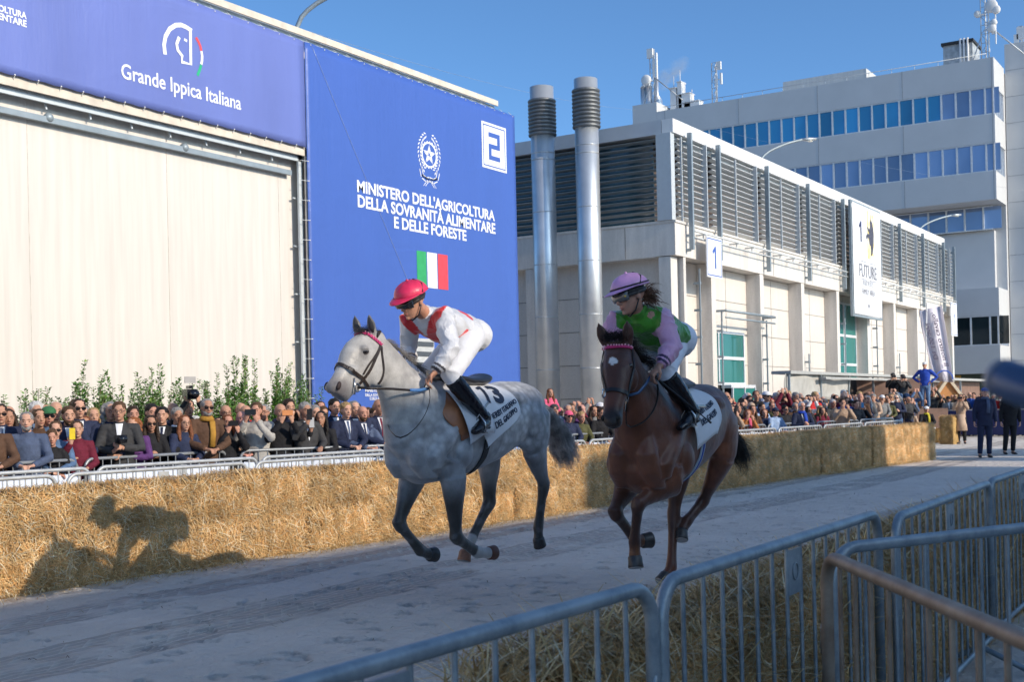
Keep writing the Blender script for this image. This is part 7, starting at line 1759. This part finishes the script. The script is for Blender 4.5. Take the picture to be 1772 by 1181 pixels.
def person(pos, h, rz, label, group, sex='m', pos_='rail', hair='short', hc='brown', top='navy', bot='navy', ex=(), z=0.0, skin=None, cat=None):
    k = h/HTOP; t = thing('person', label, cat or ('man' if sex == 'm' else 'woman' if sex == 'f' else 'child'), (pos[0], pos[1], z), rz, group); w = 1.0 if sex != 'c' else .95; t.scale = (k*w, k*w, k)
    if not any(e.startswith('phone') for e in ex) and z == 0: t.rotation_euler = (prng.uniform(-.02, .07), prng.uniform(-.05, .05), rz)
    body, tp, trs, sh, wd, tie, lap = template(pos_, 'm' if sex == 'm' else 'f')
    o = mkobj('body', body, None, t); s = skin or prng.choice(SKINS); o.color = (*s, 1)
    colour(mkobj('jacket', tp, None, t), COLN[top]); colour(mkobj('trousers', trs, None, t), COLN[bot]); mkobj('shoes', sh, None, t)
    mkobj('eyes', MISC['eyes'], None, t); mkobj('lips', MISC['lips'], None, t)
    if hair != 'bald': colour(mkobj('hair', hairm(hair), None, t), HCOL[hc])
    for e in ex:
        if e == 'suit' or e == 'shirt': mkobj('shirt_front', wd, None, t)
        if e == 'suit':
            colour(mkobj('tie', tie, None, t), COLN[prng.choice(['navy', 'slate blue', 'black', 'maroon'])]); lo = mkobj('lapels', lap, None, t); lo.color = (*[min(1, x*1.35+.006) for x in COLN[top]], 1)
        if e in ('glasses', 'sunglasses'): mkobj(e, MISC[e], None, t)
        if e == 'beard': colour(mkobj('beard', MISC['beard'], None, t), HCOL[hc])
        for nm in ('cap', 'helmet', 'scarf'):
            if e.startswith(nm+':'): colour(mkobj(nm, MISC[nm], None, t), COLN[e.split(':')[1]])
        if e.startswith('phone'):   # the phone is held: a thing of its own
            _, pc, od = (e.split(':')+['h'])[:3]; L = {'phone': V(0, -.365, 1.62), 'high': V(0, -.33, 1.86), 'one': V(-.085, -.365, 1.58)}.get(pos_.replace('sit_', ''), V(0, -.36, 1.6))
            m = Matrix.Rotation(rz, 3, 'Z'); Lk = m @ Vector((L.x*k, L.y*k, L.z*k)); ph = bpy.data.objects.new('phone', PHV if od == 'v' else PHH); COL.objects.link(ph); ph.location = V(pos[0], pos[1], z)+Lk; ph.rotation_euler = (0, 0, rz); ph.scale = (k*1.05,)*3
            tag(ph, ' '.join((f'{pc} phone of the '+label.split(',')[0]).split()[:16]), 'phone'); 
            if not PHV.materials: PHV.materials.append(PHM['black'])
            if not PHH.materials: PHH.materials.append(PHM['black'])
            ph.material_slots[0].link = 'OBJECT'; ph.material_slots[0].material = PHM[pc]
    NP[0] += 1; return t
def at_row(px, ytop, off, P=None):
    """stand on the line 'off' metres behind the rail, seen at column px, head top at row ytop"""
    P = P or RAIL; d = ray(px, ytop); lo, hi = 8.0, 60.0
    for _ in range(40):
        m = (lo+hi)/2; q = ORG+d*m
        if q.y > path_y(P, q.x)+off: hi = m
        else: lo = m
    q = ORG+d*m; return V(q.x, q.y, 0), q.z
def PP(px, yt, row, rz, label, group=None, **kw):
    off = (.16, .62, 1.08, 1.5)[row] if isinstance(row, int) else row
    p, z = at_row(px, yt, off); return person(p, z, R_(rz), label, group, **kw)
NS = 'navy'
PP(3, 699, 1, -30, 'man in sunglasses and navy suit at the left edge of the crowd', top=NS, ex=('suit', 'sunglasses'), hc='dark brown')
PP(46, 713, 0, -38, 'stubbly man in slate blue hoodie with sunglasses on his forehead leaning on the rail', pos_='rail', top='slate blue', bot='denim', hair='short', hc='grey', ex=('beard',))
PP(53, 696, 2, -30, 'white-haired man with glasses behind the man in the hoodie', top='navy', hair='full', hc='white', ex=('glasses', 'shirt'))
PP(67, 708, 1, -20, 'brown-haired man half hidden behind the man in the hoodie', top='brown', hc='brown')
PP(84, 704, 1, -30, 'man in dark green cap and sunglasses', top='denim', ex=('cap:green', 'sunglasses'), hc='brown')
PP(86, 695, 2, -30, 'bald man standing behind the man in the green cap', top='charcoal', hair='fringe', hc='grey')
PP(85, 729, .30, -35, 'woman in sunglasses with pulled back hair behind the boy', sex='f', hair='ponytail', hc='brown', top='denim', ex=('sunglasses',))
PP(108, 704, .45, -30, 'bearded man in navy jacket with open white shirt behind the boy', top=NS, hair='full', hc='brown', ex=('shirt', 'beard'))
PP(94, 744, 0, -35, 'boy in black T-shirt with arms crossed on the rail', sex='c', pos_='cross', top='black', bot='denim', hair='full', hc='brown', cat='boy')
PP(121, 692, 2, -35, 'tall brown-haired man in sunglasses and white shirt at the back', top='white', hair='full', hc='brown', ex=('sunglasses',))
PP(134, 690, 1, -25, 'man in sunglasses and dark suit left of the grey curly-haired man', top=NS, hc='dark brown', ex=('suit', 'sunglasses'))
PP(133, 729, 0, -35, 'girl in maroon sweater photographing with a yellow phone', sex='f', pos_='one', top='maroon', hair='ponytail', hc='brown', bot='denim', ex=('phone:yellow:v',), cat='girl')
PP(148, 720, 1, -30, 'red-haired woman in sunglasses behind the girl with the yellow phone', sex='f', hair='long', hc='auburn', top='black', ex=('sunglasses',))
PP(183, 696, .45, -30, 'grey curly-haired man with glasses in navy suit', top=NS, hair='curly', hc='grey', ex=('suit', 'glasses'))
PP(207, 696, 0, -45, 'big man with glasses in charcoal jacket holding a black camera', pos_='clap', top='charcoal', hair='full', hc='brown', ex=('glasses', 'shirt'))
PP(237, 722, 0, -60, 'woman with curly red hair looking left towards the track', sex='f', pos_='clap', hair='curly', hc='red', top='purple')
PP(250, 700, 1, -20, 'dark-haired man in the second row behind the red-haired woman', top='black', hair='full', hc='black')
PP(258, 719, .35, -30, 'woman with dark hair and sunglasses clapping', sex='f', pos_='clap', hair='long', hc='dark brown', top='black', ex=('sunglasses',))
PP(279, 705, .4, -50, 'black-haired man in black suit and white shirt in profile', top='black', hair='full', hc='black', ex=('suit',))
PP(291, 697, 2, -30, 'bald man in suit at the back left of the video camera', top=NS, hair='bald', ex=('suit',))
PP(301, 706, 1, -30, 'grey-haired man behind the girl with long wavy hair', top='pale blue', hair='full', hc='grey')
PP(311, 719, 0, -20, 'girl with long wavy brown hair and glasses in navy jacket', sex='f', pos_='rail', hair='long', hc='auburn', top='navy', ex=('glasses',), cat='girl')
PP(345, 690, 0, -30, 'grey-bearded man in sunglasses, quilted olive vest and mustard scarf', pos_='rail', top='brown', hair='short', hc='grey', ex=('sunglasses', 'beard', 'scarf:mustard'))
PP(360, 698, 1, -35, 'man with glasses in bright blue jacket beside the man with the mustard scarf', top='royal blue', hair='full', hc='blond', ex=('glasses',))
PP(397, 701, 1, -30, 'bald man with glasses behind the woman with the horizontal phone', top='charcoal', hair='fringe', hc='grey', ex=('glasses',))
PP(393, 718, 0, -30, 'brown-haired woman in black coat filming with a phone held sideways', sex='f', pos_='phone', hair='long', hc='auburn', top='black', ex=('phone:black:h',))
PP(409, 712, .45, -30, 'pink-faced bald man right of the filming woman', top='black', hair='bald', skin=(.62, .30, .24))
PP(429, 701, 2, -30, 'balding man at the back with only his head showing', top='charcoal', hair='fringe', hc='brown')
PP(444, 697, 0, -60, 'young man in light grey coat holding a camera to his face', pos_='phone', top='light grey', hair='full', hc='brown', ex=('phone:black:h',))
PP(460, 700, 1, -60, 'grey-haired man with glasses in profile and navy suit', top=NS, hair='short', hc='grey', ex=('glasses', 'shirt'))
PP(484, 699, 0, -30, 'balding man in dark jacket filming with an orange phone', pos_='phone', top='black', hair='fringe', hc='grey', ex=('phone:orange:h',))
PP(497, 691, 1, -30, 'man at the back shading his eyes with both hands', pos_='phone', top=NS, hair='full', hc='dark brown')
PP(507, 708, 1, -30, 'red-faced man peering over a shoulder', top='black', hair='short', hc='brown', skin=(.6, .28, .2))
PP(514, 712, .45, -20, 'small dark-haired woman behind the man with the orange phone', sex='f', top='black', hair='long', hc='black')
PP(527, 697, 0, -25, 'grey-haired man in dark blazer with a black phone before his face', pos_='one', top='charcoal', hair='full', hc='grey', ex=('shirt', 'phone:black:v'))
PP(543, 702, 1, -30, 'grey-haired person behind the woman with the white phone', top='grey', hair='full', hc='grey')
PP(556, 712, 0, -60, 'long dark-haired woman in black holding a white phone', sex='f', pos_='one', hair='long', hc='black', top='black', ex=('phone:white:v',))
PP(562, 704, 1, -30, 'man with brown hair standing behind the dark-haired woman', top='brown', hair='full', hc='brown')
PP(574, 691, .5, -25, 'dark-haired man with glasses and open-collared shirt in dark suit', top=NS, hair='full', hc='black', ex=('glasses', 'shirt'))
PP(594, 697, 0, -25, 'sandy-haired man in navy suit and tie with hands on the rail', pos_='rail', top=NS, hair='full', hc='blond', ex=('suit',))
PP(611, 694, 1, -30, 'grey-haired man between the sandy-haired man and the bald bearded man', top=NS, hair='short', hc='grey', ex=('shirt',))
PP(620, 697, 2, -30, 'dark-haired man half hidden at the back', top='black', hair='full', hc='black')
PP(624, 703, 0, -25, 'bald bearded man in blue suit leaning on the rail', pos_='rail', top='slate blue', hair='bald', hc='brown', ex=('suit', 'beard'))
PP(652, 691, 0, -25, 'smiling balding man in dark suit and pale blue shirt beside the grey horse', pos_='rail', top=NS, hair='fringe', hc='blond', ex=('suit',))
PP(664, 700, 1, -30, 'man in charcoal suit behind the grey horse muzzle', top='charcoal', hair='short', hc='brown', ex=('suit',))
PP(640, 706, 1, -30, 'man in black behind the smiling balding man', top='black', hair='full', hc='dark brown')
PP(22, 708, 1, -30, 'woman with dark hair behind the left side of the hoodie', sex='f', top='black', hair='long', hc='dark brown')
PP(-14, 712, 0, -30, 'spectator in brown cut by the left picture edge', top='brown', hc='brown')
PP(165, 706, 1.4, -30, 'blond woman in the back row left of the laurel shoots', sex='f', top='grey', hair='long', hc='blond'); PP(225, 704, 1.3, -30, 'man with dark hair in the back row above the red-haired woman', top='slate blue', hair='full', hc='dark brown')
PP(680, 700, .5, -30, 'man in grey coat hidden by the grey horse chest', top='grey', hc='grey', hair='short')
# video camera on a shoulder above the crowd
vp, vz = at_row(326, 700, .9); vp2 = person(vp, 1.78, R_(-30), 'cameraman in black lifting a video camera above the crowd', None, 'm', 'high', 'short', 'dark brown', 'black', 'black')
vc = atD(328, 683, (vp-V(0, 0, 0)-ORG).dot(FWD)-.3); t = thing('video_camera', 'black video camera with pale square light held above the crowd', 'camera', tuple(vc)); b = MB(); Rm = Matrix.Rotation(R_(-30), 3, 'Z')
b.box(vc, (.13, .30, .14), rot=Rm); b.box(vc+V(0, 0, .10), (.05, .2, .04), rot=Rm); keep(b.obj('body', PHM['black']), t); b = MB(); dv = Rm @ V(0, -1, 0); b.tube([vc+dv*.14, vc+dv*.27, vc+dv*.30], [.05, .055, .065], 16); keep(b.obj('lens', GLS), t); b = MB(); b.box(vc+V(0, 0, .20)+dv*.05, (.15, .03, .09), rot=Rm); keep(b.obj('lamp_panel', M('grey lamp panel', (.42, .40, .38), .6)), t)
cp, cz = at_row(214, 745, -.05); cc = V(cp.x, cp.y, 1.28)-FWD*.12; t = thing('photo_camera', 'black photo camera with lens hood held at chest height', 'camera', tuple(cc)); b = MB(); b.box(cc, (.14, .07, .10), rot=Rm); keep(b.obj('body', PHM['black']), t); b = MB(); b.tube([cc+dv*.03, cc+dv*.12, cc+dv*.15], [.038, .042, .055], 16); keep(b.obj('lens', GLS), t)
# between and around the horses
PP(951, 700, .5, -30, 'man in flat grey cap carrying a girl in pink on his shoulders', top='purple', ex=('cap:charcoal',), hc='grey')
gp, gz = at_row(951, 673, .52); person(gp, 1.20, R_(-30), 'curly-haired girl in a pink top sitting on a man shoulders', None, 'c', 'sit_clap', 'long', 'auburn', 'pink', 'denim', (), z=gz-1.20, cat='girl')
PP(949, 706, 0, -40, 'grey-bearded man in front of the man with the flat cap', top='navy', hair='full', hc='white', ex=('beard',)); PP(975, 700, .5, -50, 'grey-haired man behind the pink cap', top='purple', hair='short', hc='grey'); PP(987, 699, .4, -30, 'person in dark jacket holding up a black phone', pos_='phone', top='charcoal', ex=('phone:black:v',), hair='full', hc='brown')
PP(985, 711, 0, -40, 'woman in pink cap and dark quilted jacket at the rail', sex='f', top='navy', hair='ponytail', hc='dark brown', ex=('cap:pink', 'sunglasses')); PP(1005, 700, .5, -30, 'pink-faced bald man behind the blond boy', top='brown', hair='bald', skin=(.62, .33, .26)); PP(1000, 713, 0, -30, 'blond boy in yellow and green jacket held at the rail', sex='c', top='olive', bot='denim', hair='full', hc='blond', cat='boy')
PP(1033, 706, 0, -35, 'dark-haired young man in black hoodie between the two horses', top='black', hair='full', hc='dark brown'); PP(1040, 697, .5, -30, 'woman in white cap behind the young man in the hoodie', sex='f', top='grey', hair='long', hc='brown', ex=('cap:white',)); PP(1020, 703, 1, -30, 'dark-haired woman at the back between the horses', sex='f', top='black', hair='long', hc='dark brown'); PP(963, 710, 1, -30, 'man with brown hair behind the grey horse tail', top='brown', hair='full', hc='brown'); PP(1012, 697, 1.5, -30, 'tall man in navy at the back between the horses', top='navy', hc='brown')
for i, (px, yt, row, sx, po, hr, hcol, tp_, ex_, lab) in enumerate((
 (1266, 703, .2, 'f', 'phone', 'long', 'brown', 'beige', ('phone:black:v',), 'woman in beige filming beside the bay horse rump'), (1277, 701, .6, 'm', 'high', 'full', 'brown', 'charcoal', ('phone:black:h',), 'man in charcoal holding a black phone over his head'),
 (1288, 709, 0, 'f', 'phone', 'curly', 'red', 'orange', ('scarf:pink',), 'woman in orange coat with pink scarf and raised hands'), (1300, 702, .3, 'f', 'clap', 'long', 'brown', 'brown', (), 'long-haired woman in brown fur jacket'), (1313, 698, .6, 'm', 'rail', 'full', 'dark brown', 'pale blue', (), 'man in pale blue shirt shading his eyes'),
 (1325, 708, .2, 'f', 'rail', 'curly', 'auburn', 'navy', (), 'smiling woman with curly auburn hair in navy'), (1330, 696, .8, 'm', 'rail', 'short', 'brown', 'olive', ('glasses',), 'man with glasses in olive behind the curly-haired woman'), (1341, 706, .0, 'm', 'rail', 'short', 'black', 'pale blue', ('cap:navy',), 'officer in pale blue shirt and navy cap leaning on the rail'),
 (1352, 688, 1.2, 'm', 'rail', 'short', 'dark brown', 'charcoal', ('sunglasses', 'shirt'), 'tall man in sunglasses and open collar'), (1357, 702, .35, 'm', 'rail', 'full', 'black', 'black', ('sunglasses',), 'man in sunglasses and black leather jacket'), (1361, 685, 2.0, 'm', 'down', 'full', 'brown', 'black', (), 'youth in black standing higher at the back'),
 (1372, 697, .8, 'm', 'rail', 'short', 'grey', 'brown', ('beard',), 'grey-bearded man left of the man in the navy blazer'), (1384, 690, 1.4, 'm', 'rail', 'fringe', 'grey', 'grey', (), 'bald grey man above the man in the navy blazer'), (1400, 704, .4, 'f', 'one', 'long', 'black', 'black', ('sunglasses',), 'black-haired woman in sunglasses right of the navy blazer'),
 (1402, 692, 1.2, 'm', 'high', 'full', 'brown', 'navy', ('phone:blue:v',), 'man in navy lifting a blue phone high'), (1412, 702, .5, 'f', 'rail', 'long', 'blond', 'olive', (), 'blond woman in olive left of the man in beige'), (1416, 691, 1.3, 'm', 'rail', 'full', 'white', 'grey', (), 'white-haired man in grey in the back rows'),
 (1422, 705, .3, 'f', 'clap', 'long', 'brown', 'maroon', (), 'woman in maroon clapping beside the man in beige'), (1438, 692, .8, 'm', 'rail', 'full', 'white', 'charcoal', ('glasses',), 'white-haired man with glasses in charcoal'), (1452, 688, 1.4, 'f', 'rail', 'full', 'blond', 'pink', (), 'blond woman in pink at the back'),
 (1464, 688, .9, 'm', 'phone', 'full', 'brown', 'blue', ('phone:black:h',), 'man in blue photographing behind the man in beige'), (1475, 693, .4, 'm', 'rail', 'full', 'dark brown', 'charcoal', (), 'dark-haired man in charcoal right of the man in beige'), (1487, 694, .5, 'm', 'phone', 'short', 'brown', 'black', ('phone:blue:v',), 'man in black with a blue phone'))):
    PP(px, yt, row, prng.uniform(-60, -20), lab, sex=sx, pos_=po, hair=hr, hc=hcol, top=tp_, ex=ex_)
def PF(px, yfoot, h, rz, label, **kw):
    p = atZ(px, yfoot); return person(p, h, R_(rz), label, None, **kw)
def PD_(px, yt, D, rz, label, z0=None, h=1.75, **kw):
    q = atD(px, yt, D); return person(V(q.x, q.y, 0), h, R_(rz), label, None, z=q.z-h, **kw)
def nofloat(px, yt, D): q = atD(px, yt, D); return V(q.x, q.y, 0), q.z
p_, z_ = at_row(1388, 696, -.55); person(p_, z_, R_(-50), 'white-haired man with glasses in navy blazer and blue ribbon standing between the rails', None, pos_='clap', top='navy', bot='charcoal', hair='short', hc='white', ex=('suit', 'glasses', 'scarf:royal blue'))
p_, z_ = at_row(1457, 690, -.5); person(p_, z_, R_(-60), 'man in beige jumper raising a hand before his face between the rails', None, pos_='phone', top='beige', bot='charcoal', hair='full', hc='dark brown')
PF(1704, 793, 1.80, -70, 'officer in dark navy uniform with blue cap standing on the track at right', pos_='down', top='navy', bot='navy', hair='short', hc='grey', ex=('cap:blue', 'scarf:slate blue')); PF(1746, 787, 1.72, -60, 'officer in black with pale grey helmet at the far right', pos_='down', top='black', bot='black', hair='short', ex=('helmet:pale blue',), hc='black')
p_ = atZ(1664, 769); person(p_, 1.68, R_(-80), 'woman in long beige coat and dark boots photographing in front of the navy fence', None, 'f', 'phone', 'short', 'brown', 'beige', 'black', ('phone:black:h',))
b = MB(); b.loft([(V(p_.x, p_.y, 1.0), V(.18, 0, 0), V(0, .14, 0)), (V(p_.x, p_.y, .45), V(.24, 0, 0), V(0, .20, 0))], 20); tag(b.obj('coat_skirt', M('beige wool', (.46, .33, .24), .9)), 'lower part of the long beige coat of the photographing woman', 'coat')
p_ = atZ(1577, 766); person(p_, 1.62, R_(-70), 'long-haired woman in beige top sitting on a hay bale', None, 'f', 'sit_rail', 'long', 'dark brown', 'beige', 'beige', (), z=-.42)
p_ = atZ(1604, 767); person(p_, 1.70, R_(-60), 'jockey in black and yellow silks and white cap sitting on a hay bale', None, 'm', 'sit_rail', 'short', 'brown', 'black', 'white', ('cap:white', 'scarf:yellow'), z=-.42, cat='jockey')
# platform figures
D_ = PD+.6
q = atD(1600, 627, D_); person(V(q.x, q.y, 0), 1.78, R_(-85), 'man in royal blue top and jeans standing with hands on hips above the far crowd', None, pos_='hips', top='royal blue', bot='denim', hair='short', hc='grey', ex=('cap:white',), z=q.z-1.78)
for px_, yt, lab, tp_ in ((1545, 646, 'photographer in black crouching on the platform with raised camera', 'black'), (1562, 648, 'second photographer in charcoal beside the first on the platform', 'charcoal')):
    q = atD(px_, yt, D_+.3); person(V(q.x, q.y, 0), 1.74, R_(-70), lab, None, pos_='sit_phone', top=tp_, bot='denim', hair='short', hc='dark brown', ex=('cap:charcoal', 'phone:black:h'), z=q.z-1.74)
# the dense far crowd: each head a person, seen very small
tops = ['navy', 'black', 'charcoal', 'grey', 'brown', 'beige', 'blue', 'white', 'olive', 'maroon', 'denim', 'red', 'cream', 'teal', 'pink', 'slate blue']; hcs = ['black', 'dark brown', 'brown', 'blond', 'grey', 'white', 'auburn']
taken = []
USED = set()
def filler(px, D, place_, rzr=(-75, -15), hmin=1.55, hmax=1.86, yj=0):
    q = atD(px, 690, D); p = V(q.x, q.y, 0)
    for t_ in taken:
        if (t_-p).length < .40: return False
    for _ in range(60):
        sx = prng.choice('mmmff'); hr = prng.choice(['short', 'full', 'full', 'fringe', 'bald', 'short'] if sx == 'm' else ['long', 'long', 'curly', 'ponytail', 'full']); hc_ = prng.choice(hcs); tp_ = prng.choice(tops[:12] if sx == 'm' else tops); po = prng.choice(['rail', 'rail', 'down', 'phone', 'high', 'one', 'clap']); e = []
        if prng.random() < .25: e.append('sunglasses')
        elif prng.random() < .2: e.append('glasses')
        if sx == 'm' and prng.random() < .25: e.append('beard')
        if sx == 'm' and prng.random() < .3: e.append('shirt')
        if prng.random() < .15: e.append('cap:'+prng.choice(['navy', 'white', 'red', 'black', 'beige']))
        c_ = [x for x in e if x.startswith('cap')]; hd = (c_[0][4:]+' cap' if c_ else 'bald head' if hr == 'bald' else ('curly ' if hr == 'curly' else '')+hc_+' hair')
        lab = ('man' if sx == 'm' else 'woman')+f' with {hd} in {tp_}'+(' taking pictures' if po in ('phone', 'high', 'one') else ' and sunglasses' if 'sunglasses' in e else '')+' '+place_
        if lab not in USED: break
    USED.add(lab); taken.append(p.copy()); h = prng.uniform(hmin, hmax)*(.95 if sx == 'f' else 1)
    person(p, h, R_(prng.uniform(*rzr)), lab, 'crowd '+place_, sx, po, hr, hc_, tp_, prng.choice(['navy', 'denim', 'black', 'brown']), tuple(e)); return True
n = 0; tries = 0
while n < 70 and tries < 900:
    tries += 1; px_ = prng.uniform(1250, 1500); D = prng.uniform(26, 38); q = atD(px_, 690, D)
    if q.y < path_y(RAIL, q.x)+.9 or q.y > 13.0 : continue
    n += filler(px_, D, 'left of the beige jumper' if px_ < 1450 else 'before the long stall')
n = 0; tries = 0
while n < 60 and tries < 900:
    tries += 1; px_ = prng.uniform(1470, 1585); D = prng.uniform(34, 52); q = atD(px_, 690, D)
    if q.x > 50.6 or q.y < 11.0: continue
    n += filler(px_, D, 'below the camera platform', (-90, -30))
n = 0; tries = 0
while n < 75 and tries < 900:
    tries += 1; px_ = prng.uniform(1515, 1785); q = atD(px_, 690, 51); 
    f_ = prng.choice([.45, .95, 1.5, 2.1]); P = FA+(FB-FA)*max(0, min(1, (14.5-q.y)/9.5)); D = (P+V(f_, 0, 0)-ORG).dot(FWD)
    n += filler(px_, D, 'behind the navy fence', (-100, -60), 1.6, 1.9)
n = 0; tries = 0
while n < 24 and tries < 300:
    tries += 1; px_ = prng.uniform(935, 1060); D = prng.uniform(20.5, 24); q = atD(px_, 690, D)
    if q.y < path_y(RAIL, q.x)+.7: continue
    n += filler(px_, D, 'between the two horses', (-60, -10))
n = 0; tries = 0
while n < 26 and tries < 300:
    tries += 1; px_ = prng.uniform(-20, 640); q, _z = at_row(px_, 700, prng.uniform(1.55, 2.1))
    n += filler(px_, (q-V(0, 0, 0)-ORG).dot(FWD), 'before the laurel hedge', (-60, -10), 1.58, 1.74)
print('people', NP[0], 'objects', len(bpy.data.objects))
